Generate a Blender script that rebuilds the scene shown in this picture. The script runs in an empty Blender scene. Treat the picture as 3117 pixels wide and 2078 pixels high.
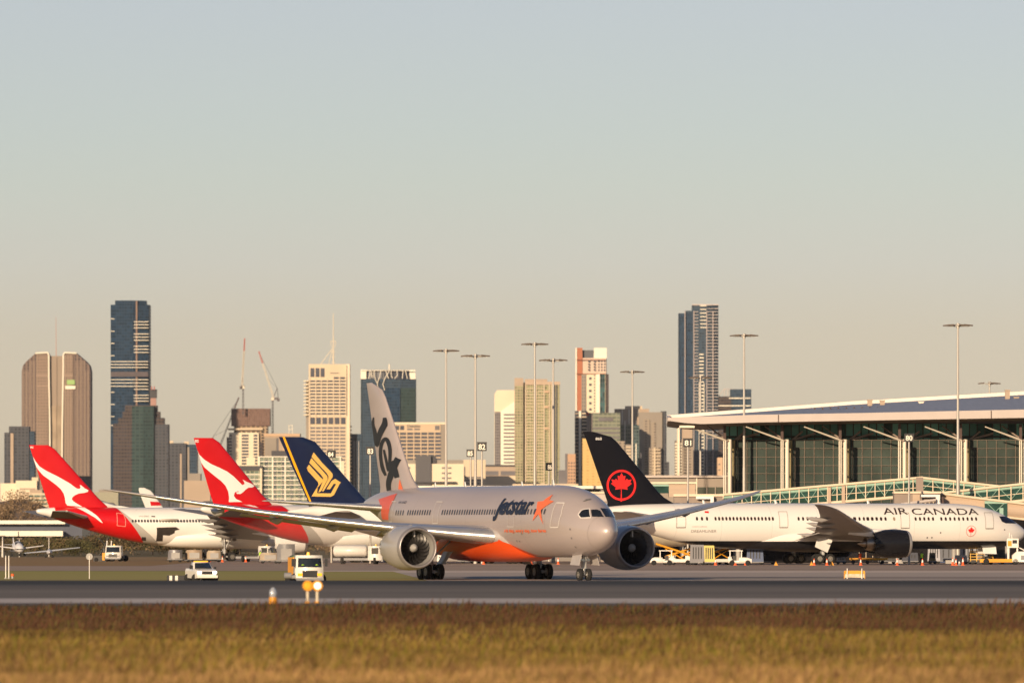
import bpy, bmesh, math, random
import numpy as np
from mathutils import Vector, Matrix
random.seed(7); rng = np.random.default_rng(7)
sc = bpy.context.scene
COL = sc.collection
R = math.radians
# ---------------------------------------------------------------- camera: long lens beside the runway
F, H, YH, CX = 25000.0, 3.47, 1637.0, 1558.5
cd = bpy.data.cameras.new('camera'); cam = bpy.data.objects.new('camera', cd); COL.objects.link(cam)
sc.camera = cam
cam.location = (0, 0, H); cam.rotation_euler = (R(90), 0, 0)
cd.sensor_width = 36; cd.lens = F / 3117 * 36
cd.shift_y = (YH - 1039) / 3117
cd.clip_start = 1; cd.clip_end = 60000
cd.dof.use_dof = True; cd.dof.focus_distance = 820; cd.dof.aperture_fstop = 1.75
# ---------------------------------------------------------------- light: low warm sun behind the camera, a little to the left
SUN_AZ, SUN_EL = R(-20), R(13)
s_dir = Vector((math.sin(SUN_AZ) * math.cos(SUN_EL), -math.cos(SUN_AZ) * math.cos(SUN_EL), math.sin(SUN_EL)))
sd = bpy.data.lights.new('sun', 'SUN'); sun = bpy.data.objects.new('sun', sd); COL.objects.link(sun)
sun.rotation_euler = s_dir.to_track_quat('Z', 'Y').to_euler()
sun.location = (0, -50, 60)
sd.energy = 5.0; sd.angle = R(0.6); sd.color = (1.0, 0.76, 0.5)
w = bpy.data.worlds.new('World'); sc.world = w; w.use_nodes = True
nt = w.node_tree; nt.nodes.clear()
out = nt.nodes.new('ShaderNodeOutputWorld'); bg = nt.nodes.new('ShaderNodeBackground')
sky = nt.nodes.new('ShaderNodeTexSky'); sky.sky_type = 'NISHITA'; sky.sun_disc = False
sky.sun_elevation = SUN_EL; sky.sun_rotation = math.atan2(s_dir.x, s_dir.y)
sky.altitude = 10; sky.air_density = 1.0; sky.dust_density = 0.3; sky.ozone_density = 1.0
tc = nt.nodes.new('ShaderNodeTexCoord'); sx = nt.nodes.new('ShaderNodeSeparateXYZ')
mr = nt.nodes.new('ShaderNodeMapRange'); mr.inputs[1].default_value = 0.0; mr.inputs[2].default_value = 0.5
ramp = nt.nodes.new('ShaderNodeValToRGB'); mul = nt.nodes.new('ShaderNodeMix'); mul.data_type = 'RGBA'; mul.blend_type = 'MULTIPLY'
mul.inputs[0].default_value = 1.0
SKYRAMP = [(0.0, (0.482, 0.481, 0.686)), (0.0246, (0.497, 0.496, 0.707)), (0.0494, (0.489, 0.474, 0.66)), (0.067, (0.491, 0.489, 0.703)), (0.0862, (0.487, 0.499, 0.688)), (0.099, (0.487, 0.498, 0.686)), (0.1302, (0.509, 0.49, 0.668)), (0.2, (0.6, 0.57, 0.66)), (0.4, (0.43, 0.43, 0.52)), (1.0, (0.43, 0.43, 0.52))]
el = ramp.color_ramp.elements
el[0].position = SKYRAMP[0][0]; el[0].color = (*SKYRAMP[0][1], 1)
el[1].position = SKYRAMP[-1][0]; el[1].color = (*SKYRAMP[-1][1], 1)
for p_, c_ in SKYRAMP[1:-1]:
    e_ = el.new(p_); e_.color = (*c_, 1)
nt.links.new(tc.outputs['Generated'], sx.inputs[0]); nt.links.new(sx.outputs[2], mr.inputs[0])
nt.links.new(mr.outputs[0], ramp.inputs[0])
nt.links.new(sky.outputs[0], mul.inputs[6]); nt.links.new(ramp.outputs[0], mul.inputs[7])
nt.links.new(mul.outputs[2], bg.inputs[0]); nt.links.new(bg.outputs[0], out.inputs[0])
bg.inputs[1].default_value = 0.13
sc.view_settings.view_transform = 'Standard'; sc.view_settings.look = 'None'
sc.view_settings.gamma = 1; sc.view_settings.exposure = 0.2
sc.render.engine = 'CYCLES'
sc.cycles.max_bounces = 6; sc.cycles.volume_bounces = 0; sc.cycles.diffuse_bounces = 2; sc.cycles.glossy_bounces = 3
sc.cycles.transmission_bounces = 3; sc.cycles.use_denoising = True; sc.cycles.sample_clamp_indirect = 4


HAZE = 7.5e-6
# ---------------------------------------------------------------- helpers
def P(px, py, D):
    """world point seen at photo pixel (px, py) at distance D"""
    return Vector(((px - CX) * D / F, D, H + (YH - py) * D / F))


def WX(px, D): return (px - CX) * D / F
def WZ(py, D): return H + (YH - py) * D / F


MATS = {}


def mat(name, col, rough=.6, metal=0., var=.08, vscale=.5, spec=.5, masks=None, emit=None, coat=0., bump=0., streak=None):
    """principled material; masks: list of (colour, [half-planes (nx,ny,nz,d): n.p > d]) in object space"""
    if name in MATS: return MATS[name]
    m = bpy.data.materials.new(name); MATS[name] = m; m.use_nodes = True
    t = m.node_tree; b = t.nodes['Principled BSDF']
    b.inputs['Roughness'].default_value = rough; b.inputs['Metallic'].default_value = metal
    b.inputs['Specular IOR Level'].default_value = spec; b.inputs['Coat Weight'].default_value = coat
    b.inputs['Coat Roughness'].default_value = .12
    tco = t.nodes.new('ShaderNodeTexCoord')
    cur = t.nodes.new('ShaderNodeRGB'); cur.outputs[0].default_value = (*col, 1); cur = cur.outputs[0]
    for c, hps in (masks or []):
        prev = None
        for (nx, ny, nz, d) in hps:
            dp = t.nodes.new('ShaderNodeVectorMath'); dp.operation = 'DOT_PRODUCT'; dp.inputs[1].default_value = (nx, ny, nz)
            t.links.new(tco.outputs['Object'], dp.inputs[0])
            g = t.nodes.new('ShaderNodeMath'); g.operation = 'GREATER_THAN'; g.inputs[1].default_value = d
            t.links.new(dp.outputs['Value'], g.inputs[0])
            if prev is None: prev = g.outputs[0]
            else:
                mm = t.nodes.new('ShaderNodeMath'); mm.operation = 'MULTIPLY'
                t.links.new(prev, mm.inputs[0]); t.links.new(g.outputs[0], mm.inputs[1]); prev = mm.outputs[0]
        mx = t.nodes.new('ShaderNodeMix'); mx.data_type = 'RGBA'; t.links.new(prev, mx.inputs[0])
        t.links.new(cur, mx.inputs[6]); mx.inputs[7].default_value = (*c, 1); cur = mx.outputs[2]
    if var or bump:
        n = t.nodes.new('ShaderNodeTexNoise'); n.inputs['Scale'].default_value = vscale; n.inputs['Detail'].default_value = 5
        if streak:
            mp = t.nodes.new('ShaderNodeMapping'); mp.inputs['Scale'].default_value = streak
            t.links.new(tco.outputs['Object'], mp.inputs[0]); t.links.new(mp.outputs[0], n.inputs['Vector'])
        else: t.links.new(tco.outputs['Object'], n.inputs['Vector'])
    if var:
        r_ = t.nodes.new('ShaderNodeMapRange'); r_.inputs[1].default_value = .3; r_.inputs[2].default_value = .7
        r_.inputs[3].default_value = 1 - var; r_.inputs[4].default_value = 1 + var
        t.links.new(n.outputs['Fac'], r_.inputs[0])
        vm = t.nodes.new('ShaderNodeVectorMath'); vm.operation = 'SCALE'
        t.links.new(cur, vm.inputs[0]); t.links.new(r_.outputs[0], vm.inputs['Scale']); cur = vm.outputs[0]
        rr = t.nodes.new('ShaderNodeMapRange'); rr.inputs[3].default_value = max(0, rough - .06); rr.inputs[4].default_value = min(1, rough + .06)
        t.links.new(n.outputs['Fac'], rr.inputs[0]); t.links.new(rr.outputs[0], b.inputs['Roughness'])
    if bump:
        bp = t.nodes.new('ShaderNodeBump'); bp.inputs['Strength'].default_value = bump; bp.inputs['Distance'].default_value = .05
        t.links.new(n.outputs['Fac'], bp.inputs['Height']); t.links.new(bp.outputs[0], b.inputs['Normal'])
    t.links.new(cur, b.inputs['Base Color'])
    if emit:
        b.inputs['Emission Color'].default_value = (*emit[0], 1); b.inputs['Emission Strength'].default_value = emit[1]
    return m


def facade(name, wall, glass, fh, bw, fz=.5, fx=.7, rough=.35, var=.35, x0=0., z0=0., metal=0., lines=None):
    """curtain wall: panels of glass (colour varied per panel) between slab edges and mullions, in object space"""
    if name in MATS: return MATS[name]
    m = bpy.data.materials.new(name); MATS[name] = m; m.use_nodes = True
    t = m.node_tree; b = t.nodes['Principled BSDF']; N = t.nodes.new; L = t.links.new; b.inputs['Specular IOR Level'].default_value = .06
    tco = N('ShaderNodeTexCoord'); sp = N('ShaderNodeSeparateXYZ'); L(tco.outputs['Object'], sp.inputs[0])

    def M(op, a, b_=None):
        n = N('ShaderNodeMath'); n.operation = op
        for i, v in enumerate((a, b_)):
            if v is None: continue
            if isinstance(v, (int, float)): n.inputs[i].default_value = v
            else: L(v, n.inputs[i])
        return n.outputs[0]
    xx = M('ADD', sp.outputs[0], M('MULTIPLY', sp.outputs[1], 1.0))
    gz = M('DIVIDE', M('SUBTRACT', sp.outputs[2], z0), fh); gx = M('DIVIDE', M('SUBTRACT', xx, x0), bw)
    isz = M('LESS_THAN', M('FRACT', gz), fz); isx = M('LESS_THAN', M('FRACT', gx), fx)
    msk = M('MULTIPLY', isz, isx)
    cv = N('ShaderNodeCombineXYZ'); L(M('FLOOR', gx), cv.inputs[0]); L(M('FLOOR', gz), cv.inputs[1])
    wn = N('ShaderNodeTexWhiteNoise'); L(cv.outputs[0], wn.inputs['Vector'])
    sc1 = N('ShaderNodeMapRange'); sc1.inputs[3].default_value = 1 - var; sc1.inputs[4].default_value = 1 + var
    L(wn.outputs['Value'], sc1.inputs[0])
    vm = N('ShaderNodeVectorMath'); vm.operation = 'SCALE'; vm.inputs[0].default_value = glass; L(sc1.outputs[0], vm.inputs['Scale'])
    big = N('ShaderNodeTexNoise'); big.inputs['Scale'].default_value = .02; L(tco.outputs['Object'], big.inputs['Vector'])
    bm_ = N('ShaderNodeMapRange'); bm_.inputs[3].default_value = .82; bm_.inputs[4].default_value = 1.18; L(big.outputs['Fac'], bm_.inputs[0])
    vm2 = N('ShaderNodeVectorMath'); vm2.operation = 'SCALE'; L(vm.outputs[0], vm2.inputs[0]); L(bm_.outputs[0], vm2.inputs['Scale'])
    mx = N('ShaderNodeMix'); mx.data_type = 'RGBA'; L(msk, mx.inputs[0]); mx.inputs[6].default_value = (*wall, 1)
    L(vm2.outputs[0], mx.inputs[7]); L(mx.outputs[2], b.inputs['Base Color'])
    b.inputs['Roughness'].default_value = rough; b.inputs['Metallic'].default_value = metal
    rg = M('SUBTRACT', .75, M('MULTIPLY', msk, .75 - rough)); L(rg, b.inputs['Roughness'])
    return m


class MB:
    def __init__(s): s.v = []; s.f = []; s.m = []; s.s = []
    def add(s, vs, fs, mi=0, sm=False):
        o = len(s.v); s.v += [tuple(v) for v in vs]
        for f in fs: s.f.append(tuple(i + o for i in f)); s.m.append(mi); s.s.append(sm)
        return s
    def box(s, x0, x1, y0, y1, z0, z1, mi=0):
        return s.add([(x0, y0, z0), (x1, y0, z0), (x1, y1, z0), (x0, y1, z0), (x0, y0, z1), (x1, y0, z1), (x1, y1, z1), (x0, y1, z1)],
                     [(0, 3, 2, 1), (4, 5, 6, 7), (0, 1, 5, 4), (1, 2, 6, 5), (2, 3, 7, 6), (3, 0, 4, 7)], mi)
    def taper(s, b0, b1, z0, z1, mi=0):
        """box with different rectangles (x0,x1,y0,y1) at bottom and top"""
        vs = [(x, y, z0) for x, y in ((b0[0], b0[2]), (b0[1], b0[2]), (b0[1], b0[3]), (b0[0], b0[3]))]
        vs += [(x, y, z1) for x, y in ((b1[0], b1[2]), (b1[1], b1[2]), (b1[1], b1[3]), (b1[0], b1[3]))]
        return s.add(vs, [(0, 3, 2, 1), (4, 5, 6, 7), (0, 1, 5, 4), (1, 2, 6, 5), (2, 3, 7, 6), (3, 0, 4, 7)], mi)
    def tube(s, p0, p1, r0, r1=None, n=10, mi=0, sm=True):
        r1 = r0 if r1 is None else r1
        p0 = Vector(p0); p1 = Vector(p1); d = (p1 - p0).normalized()
        a = d.orthogonal().normalized(); b = d.cross(a)
        vs = []
        for p, r in ((p0, r0), (p1, r1)):
            for i in range(n):
                t = 2 * math.pi * i / n; vs.append(p + a * (r * math.cos(t)) + b * (r * math.sin(t)))
        s.add(vs, [(i, (i + 1) % n, n + (i + 1) % n, n + i) for i in range(n)], mi, sm)
        s.add(vs[:n], [tuple(reversed(range(n)))], mi); s.add(vs[n:], [tuple(range(n))], mi)
        return s
    def loft(s, rings, mi=0, sm=True, caps=(True, True), close=True):
        n = len(rings[0]); vs = [p for r in rings for p in r]; fs = []
        for j in range(len(rings) - 1):
            for i in range(n if close else n - 1):
                a = j * n + i; b = j * n + (i + 1) % n
                fs.append((a, b, b + n, a + n))
        s.add(vs, fs, mi, sm)
        if caps[0]: s.add(rings[0], [tuple(reversed(range(n)))], mi)
        if caps[1]: s.add(rings[-1], [tuple(range(n))], mi)
        return s
    def prism(s, pts, y0, y1, mi=0):
        """outline in x,z extruded from y0 to y1 (outline clockwise seen from -y is fine)"""
        n = len(pts)
        s.add([(x, y0, z) for x, z in pts], [tuple(range(n))], mi)
        s.add([(x, y1, z) for x, z in pts], [tuple(reversed(range(n)))], mi)
        vs = [(x, y0, z) for x, z in pts] + [(x, y1, z) for x, z in pts]
        return s.add(vs, [(i, i + n, (i + 1) % n + n, (i + 1) % n) for i in range(n)], mi)
    def foot(s, pts, z0, z1, mi=0):
        """footprint polygon in x,y extruded from z0 to z1"""
        n = len(pts); vs = [(x, y, z0) for x, y in pts] + [(x, y, z1) for x, y in pts]
        return s.add(vs, [(i, (i + 1) % n, (i + 1) % n + n, i + n) for i in range(n)] + [tuple(range(n, 2 * n)), tuple(reversed(range(n)))], mi)
    def build(s, name, mats, parent=None, loc=None, rz=0.):
        me = bpy.data.meshes.new(name); me.from_pydata(s.v, [], s.f)
        if not isinstance(mats, (list, tuple)): mats = [mats]
        for m in mats: me.materials.append(m)
        if len(mats) > 1: me.polygons.foreach_set('material_index', s.m)
        me.polygons.foreach_set('use_smooth', s.s); me.validate(); me.update()
        bm = bmesh.new(); bm.from_mesh(me); bmesh.ops.recalc_face_normals(bm, faces=bm.faces); bm.to_mesh(me); bm.free()
        o = bpy.data.objects.new(name, me); COL.objects.link(o)
        if parent is not None: o.parent = parent
        if loc is not None: o.location = loc
        if rz: o.rotation_euler = (0, 0, rz)
        return o


def tag(o, label=None, cat=None, group=None, kind=None):
    if label: o['label'] = label
    if cat: o['category'] = cat
    if group: o['group'] = group
    if kind: o['kind'] = kind
    return o


def empty(name, loc=(0, 0, 0), rz=0., label=None, cat=None, group=None):
    o = bpy.data.objects.new(name, None); COL.objects.link(o); o.location = loc; o.rotation_euler = (0, 0, rz)
    o.empty_display_size = .5
    return tag(o, label, cat, group)


def clone(o, parent=None, loc=None, rz=None, label=None):
    c = o.copy(); COL.objects.link(c)
    if parent is not None: c.parent = parent
    if loc is not None: c.location = loc
    if rz is not None: c.rotation_euler = (0, 0, rz)
    if label: c['label'] = label
    for ch in list(o.children): clone(ch, c)
    return c


def inst(o, parent, loc):
    """another copy of a part at a new place (shared mesh)"""
    c = o.copy(); COL.objects.link(c); c.parent = parent; c.location = loc
    return c


def interp(xs, ys):
    """monotone cubic interpolation"""
    xs = np.array(xs, float); ys = np.array(ys, float); h = np.diff(xs); d = np.diff(ys) / h
    m = np.zeros(len(xs)); m[0] = d[0]; m[-1] = d[-1]
    for i in range(1, len(xs) - 1):
        m[i] = 0 if d[i - 1] * d[i] <= 0 else 2 * d[i - 1] * d[i] / (d[i - 1] + d[i])
    def f(x):
        x = min(max(x, xs[0]), xs[-1]); i = min(int(np.searchsorted(xs, x, 'right')) - 1, len(xs) - 2); i = max(i, 0)
        t = (x - xs[i]) / h[i]
        return ((2 * t**3 - 3 * t * t + 1) * ys[i] + (t**3 - 2 * t * t + t) * h[i] * m[i] + (-2 * t**3 + 3 * t * t) * ys[i + 1] + (t**3 - t * t) * h[i] * m[i + 1])
    return f


def text_mesh(body, bold=0., shear=0., extrude=0.):
    cu = bpy.data.curves.new('t', 'FONT'); cu.body = body; cu.size = 1; cu.offset = bold; cu.shear = shear; cu.extrude = extrude
    cu.resolution_u = 4
    o = bpy.data.objects.new('t', cu); COL.objects.link(o)
    bpy.context.view_layer.update()
    me = bpy.data.meshes.new_from_object(o); bpy.data.objects.remove(o); bpy.data.curves.remove(cu)
    return me


def flat_bm(pts):
    """filled polygon (list of 2-d points) as a bmesh in the x,y plane"""
    bm = bmesh.new(); vs = [bm.verts.new((x, y, 0)) for x, y in pts]
    f = bm.faces.new(vs); f.normal_update(); bmesh.ops.triangulate(bm, faces=[f], ngon_method='EAR_CLIP'); return bm


def stroke_pts(path, widths):
    """outline polygon of a stroke along path with given widths"""
    n = len(path); L_, R_ = [], []
    for i, (x, y) in enumerate(path):
        a = path[max(i - 1, 0)]; b = path[min(i + 1, n - 1)]
        dx, dy = b[0] - a[0], b[1] - a[1]; l = math.hypot(dx, dy) or 1
        w_ = (widths[i] if isinstance(widths, (list, tuple)) else widths) / 2
        L_.append((x - dy / l * w_, y + dx / l * w_)); R_.append((x + dy / l * w_, y - dx / l * w_))
    return L_, R_


def stroke_bm(path, widths, close=False):
    # smooth the path with Catmull-Rom
    pts, ws = [], []
    n = len(path); W = widths if isinstance(widths, (list, tuple)) else [widths] * n
    for i in range(n - 1):
        p0 = path[max(i - 1, 0)]; p1 = path[i]; p2 = path[i + 1]; p3 = path[min(i + 2, n - 1)]
        for k in range(5):
            t = k / 5
            c = [.5 * ((2 * p1[j]) + (-p0[j] + p2[j]) * t + (2 * p0[j] - 5 * p1[j] + 4 * p2[j] - p3[j]) * t * t + (-p0[j] + 3 * p1[j] - 3 * p2[j] + p3[j]) * t**3) for j in (0, 1)]
            pts.append(c); ws.append(W[i] * (1 - t) + W[i + 1] * t)
    pts.append(path[-1]); ws.append(W[-1])
    L_, R_ = stroke_pts(pts, ws)
    bm = bmesh.new(); a = [bm.verts.new((*p, 0)) for p in L_]; b = [bm.verts.new((*p, 0)) for p in R_]
    for i in range(len(a) - 1): bm.faces.new((a[i], a[i + 1], b[i + 1], b[i]))
    return bm


def slice_bm(bm, x0, x1, dx, y0, y1, dy):
    y = y0
    while y < y1:
        bmesh.ops.bisect_plane(bm, geom=bm.verts[:] + bm.edges[:] + bm.faces[:], plane_co=(0, y, 0), plane_no=(0, 1, 0)); y += dy
    x = x0
    while x < x1:
        bmesh.ops.bisect_plane(bm, geom=bm.verts[:] + bm.edges[:] + bm.faces[:], plane_co=(x, 0, 0), plane_no=(1, 0, 0)); x += dx


def bm_obj(bm, name, m, parent=None):
    me = bpy.data.meshes.new(name); bm.to_mesh(me); bm.free(); me.materials.append(m)
    o = bpy.data.objects.new(name, me); COL.objects.link(o)
    if parent is not None: o.parent = parent
    return o
# ================================================================ ground, runway, taxiways, grass
def ground_mat(name, cols, scale, rough=.9, dirs=(1, 1, 1), extra=None):
    m = bpy.data.materials.new(name); MATS[name] = m; m.use_nodes = True; t = m.node_tree; b = t.nodes['Principled BSDF']; N = t.nodes.new; L = t.links.new
    b.inputs['Roughness'].default_value = rough; b.inputs['Specular IOR Level'].default_value = .25
    tco = N('ShaderNodeTexCoord'); mp = N('ShaderNodeMapping'); mp.inputs['Scale'].default_value = dirs; L(tco.outputs['Object'], mp.inputs[0])
    n = N('ShaderNodeTexNoise'); n.inputs['Scale'].default_value = scale; n.inputs['Detail'].default_value = 8; n.inputs['Roughness'].default_value = .65; L(mp.outputs[0], n.inputs['Vector'])
    r = N('ShaderNodeValToRGB'); el = r.color_ramp.elements; el[0].position = .3; el[1].position = .7
    el[0].color = (*cols[0], 1); el[1].color = (*cols[-1], 1)
    for i, c in enumerate(cols[1:-1]): e = el.new(.3 + .4 * (i + 1) / (len(cols) - 1)); e.color = (*c, 1)
    L(n.outputs['Fac'], r.inputs[0]); cur = r.outputs[0]
    if extra:  # bands across y: list of (y0, y1, soft, colour, amount)
        sp = N('ShaderNodeSeparateXYZ'); L(tco.outputs['Object'], sp.inputs[0])
        n2 = N('ShaderNodeTexNoise'); n2.inputs['Scale'].default_value = .05; L(tco.outputs['Object'], n2.inputs['Vector'])
        for (y0, y1, soft, c, amt) in extra:
            def mrng(a, b_, x0, x1):
                q = N('ShaderNodeMapRange'); q.inputs[1].default_value = a; q.inputs[2].default_value = b_; q.inputs[3].default_value = x0; q.inputs[4].default_value = x1
                wv = N('ShaderNodeMath'); wv.operation = 'MULTIPLY_ADD'; L(n2.outputs['Fac'], wv.inputs[0]); wv.inputs[1].default_value = soft * .8; L(sp.outputs[1], wv.inputs[2]); L(wv.outputs[0], q.inputs[0]); return q.outputs[0]
            a = mrng(y0 - soft, y0 + soft, 0, 1); d = mrng(y1 - soft, y1 + soft, 1, 0)
            mu = N('ShaderNodeMath'); mu.operation = 'MULTIPLY'; L(a, mu.inputs[0]); L(d, mu.inputs[1])
            m2 = N('ShaderNodeMath'); m2.operation = 'MULTIPLY'; L(mu.outputs[0], m2.inputs[0]); m2.inputs[1].default_value = amt
            mx = N('ShaderNodeMix'); mx.data_type = 'RGBA'; L(m2.outputs[0], mx.inputs[0]); L(cur, mx.inputs[6]); mx.inputs[7].default_value = (*c, 1); cur = mx.outputs[2]
    L(cur, b.inputs['Base Color']); return m


# terrain profile along y: camera bank, grass flat, crowned runway, then down to the apron level
PROF = [(-3000, .1), (-60, .9), (0, 1.2), (60, .9), (100, .45), (150, .34), (312, .36), (319, .83), (320, .84), (380, 1.50), (440, .86), (470, .7), (560, .04), (620, 0), (1400, 0), (20000, 0), (30000, 0)]
def gz(y): return float(np.interp(y, [p[0] for p in PROF], [p[1] for p in PROF]))
def sheet(name, x0, x1, y0, y1, m, dz, label=None, nx=1, ys=None, xf=None):
    ys_ = sorted({y0, y1} | {p[0] for p in PROF if y0 < p[0] < y1} | set(ys or []))
    b = MB(); vs = []
    for y in ys_:
        a, c = (x0, x1) if xf is None else xf(y)
        vs += [(a, y, gz(y) + dz), (c, y, gz(y) + dz)]
    b.add(vs, [(2 * i, 2 * i + 1, 2 * i + 3, 2 * i + 2) for i in range(len(ys_) - 1)])
    return tag(b.build(name, m), kind='structure')
g_dry = ground_mat('dry_grass_soil', [(.09, .065, .025), (.14, .10, .035), (.11, .10, .03)], .05)
sheet('ground', -9000, 9000, -3000, 30000, g_dry, 0)
asph = ground_mat('runway_asphalt', [(.12, .10, .083), (.165, .14, .116), (.19, .163, .135)], .12, .85, (.15, 1, 1), extra=[(368, 420, 5, (.025, .023, .022), .9)])
sheet('runway', -900, 900, 320, 440, asph, .02)
paint = ground_mat('white_marking_paint', [(.38, .33, .29), (.56, .49, .44), (.48, .42, .37)], .5, .7, (.12, 1, 1))
sheet('runway_edge_line', -900, 900, 323.4, 333.5, paint, .04)
apr = ground_mat('apron_pavement', [(.28, .20, .148), (.40, .29, .215), (.33, .238, .175)], .03, .85, (.12, 1, 1))
sheet('apron', -900, 900, 868, 1420, apr, .02, xf=lambda y: (-900, 900))
conc = ground_mat('taxiway_concrete', [(.31, .25, .20), (.48, .39, .32), (.38, .31, .25)], .06, .8, (.08, 1, 1), extra=[(700, 742, 8, (.2, .16, .13), .6), (828, 880, 4, (.66, .53, .43), .85)])
sheet('taxiway', -10, 900, 640, 868, conc, .02, xf=lambda y: (-6 - (y - 640) * .03, 900))
sheet('taxiway', -60, 900, 850, 872, conc, .03, xf=lambda y: (-22, 900)).name = 'taxiway_shoulder'
verge = ground_mat('mown_grass', [(.27, .25, .05), (.35, .31, .065), (.36, .28, .085), (.27, .23, .05)], .08, .95, (.1, 1, 1))
sheet('grass_verge', -900, -6, 560, 866, verge, .012)
sheet('grass_strip', -900, 900, 440.5, 640, verge, .01)
dryg = ground_mat('dry_strip_grass', [(.27, .165, .06), (.33, .20, .08)], .1, .95, (.1, 1, 1))
sheet('dry_grass_strip', -900, -45, 1020, 1500, dryg, .03)
sheet('taxiway_line', -900, 900, 905, 906.5, ground_mat('faded_yellow_paint', [(.3, .24, .1), (.36, .28, .12)], 1), .03)


def blades(name, n, yr, xr, hr, mats, lean=.25, wd=.012, groups=1, zoff=0., seed=1):
    """a field of single grass blades (two stacked quads narrowing to a tip), clumped"""
    g = np.random.default_rng(seed)
    u = g.random(n); y = yr[0] + (yr[1] - yr[0]) * u
    hw = xr[0] + (xr[1] - xr[0]) * (y - yr[0]) / (yr[1] - yr[0])
    x = (g.random(n) * 2 - 1) * hw
    cl = .5 + .5 * np.sin(x * 1.3 + 2 * np.sin(y * .31)) * np.sin(y * .8 + x * .4); cl2 = .5 + .5 * np.sin(x * .23 + y * .11 + 1.3 * np.sin(y * .07))
    h = (hr[0] + (hr[1] - hr[0]) * g.random(n)**1.5) * (.65 + .35 * cl) * (.75 + .45 * cl2)
    z = np.interp(y, [p[0] for p in PROF], [p[1] for p in PROF]) + zoff
    a = g.random(n) * 2 * np.pi; lx = (g.normal(.5, .6, n)) * lean * h; ly = g.normal(0, .5, n) * lean * h
    w_ = wd * (.6 + .8 * g.random(n)); cx, sy = np.cos(a) * w_, np.sin(a) * w_
    V = np.zeros((n, 5, 3), np.float32)
    for k, (t, ww) in enumerate(((0, 1), (0, -1), (.55, .8), (.55, -.8), (1, 0))):
        V[:, k, 0] = x + lx * t**2 + cx * ww; V[:, k, 1] = y + ly * t**2 + sy * ww; V[:, k, 2] = z + h * t * (1 - .12 * t)
    me = bpy.data.meshes.new(name); me.vertices.add(n * 5); me.vertices.foreach_set('co', V.ravel())
    base = (np.arange(n) * 5)[:, None]
    quad = base + np.array([0, 1, 3, 2]); tri = base + np.array([2, 3, 4])
    loops = np.concatenate([quad, tri], 1).ravel(); me.loops.add(n * 7); me.loops.foreach_set('vertex_index', loops.astype(np.int32))
    st = (np.arange(n) * 7)[:, None] + np.array([0, 4]); me.polygons.add(2 * n); me.polygons.foreach_set('loop_start', st.ravel().astype(np.int32))
    me.polygons.foreach_set('loop_total', np.tile([4, 3], n).astype(np.int32))
    mi = g.integers(0, len(mats), n); me.polygons.foreach_set('material_index', np.repeat(mi, 2).astype(np.int32))
    for m in mats: me.materials.append(m)
    me.update(); me.validate(); o = bpy.data.objects.new(name, me); COL.objects.link(o); return tag(o, kind='stuff')


def gm(name, c): return mat(name, c, .85, var=.35, vscale=.12, spec=.15)
gb1 = [gm('seed_brown', (.09, .042, .024)), gm('seed_red', (.092, .038, .022)), gm('stem_dark', (.075, .045, .024)), gm('stem_olive', (.085, .07, .02))]
gb2 = [gm('blade_green', (.13, .125, .014)), gm('blade_olive', (.17, .13, .02)), gm('blade_gold', (.24, .15, .035)), gm('blade_brown', (.12, .065, .025)), gm('blade_straw', (.27, .18, .065)), MATS['seed_brown']]
gb3 = [gm('straw_light', (.38, .235, .10)), gm('straw_tan', (.29, .17, .068)), MATS['blade_straw'], MATS['straw_tan'], MATS['straw_light'], MATS['blade_olive'], MATS['seed_red']]
tag(blades('grass', 180000, (238, 318), (23, 31), (.22, .55), gb1, wd=.022, seed=3), 'dark brown seed-headed grass along the near runway edge', 'grass')
tag(blades('grass', 140000, (182, 258), (20, 27), (.3, .62), gb2, wd=.018, seed=4), 'green and olive tall grass in front of the brown seed heads', 'grass')
tag(blades('grass', 190000, (118, 204), (14, 21), (.25, .52), gb3, wd=.014, seed=5), 'straw-coloured dry grass along the bottom of the picture', 'grass')
# ================================================================ aircraft kit
def foil(x): return 5 * (.2969 * math.sqrt(max(x, 0)) - .126 * x - .3516 * x * x + .2843 * x**3 - .1036 * x**4)


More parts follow.
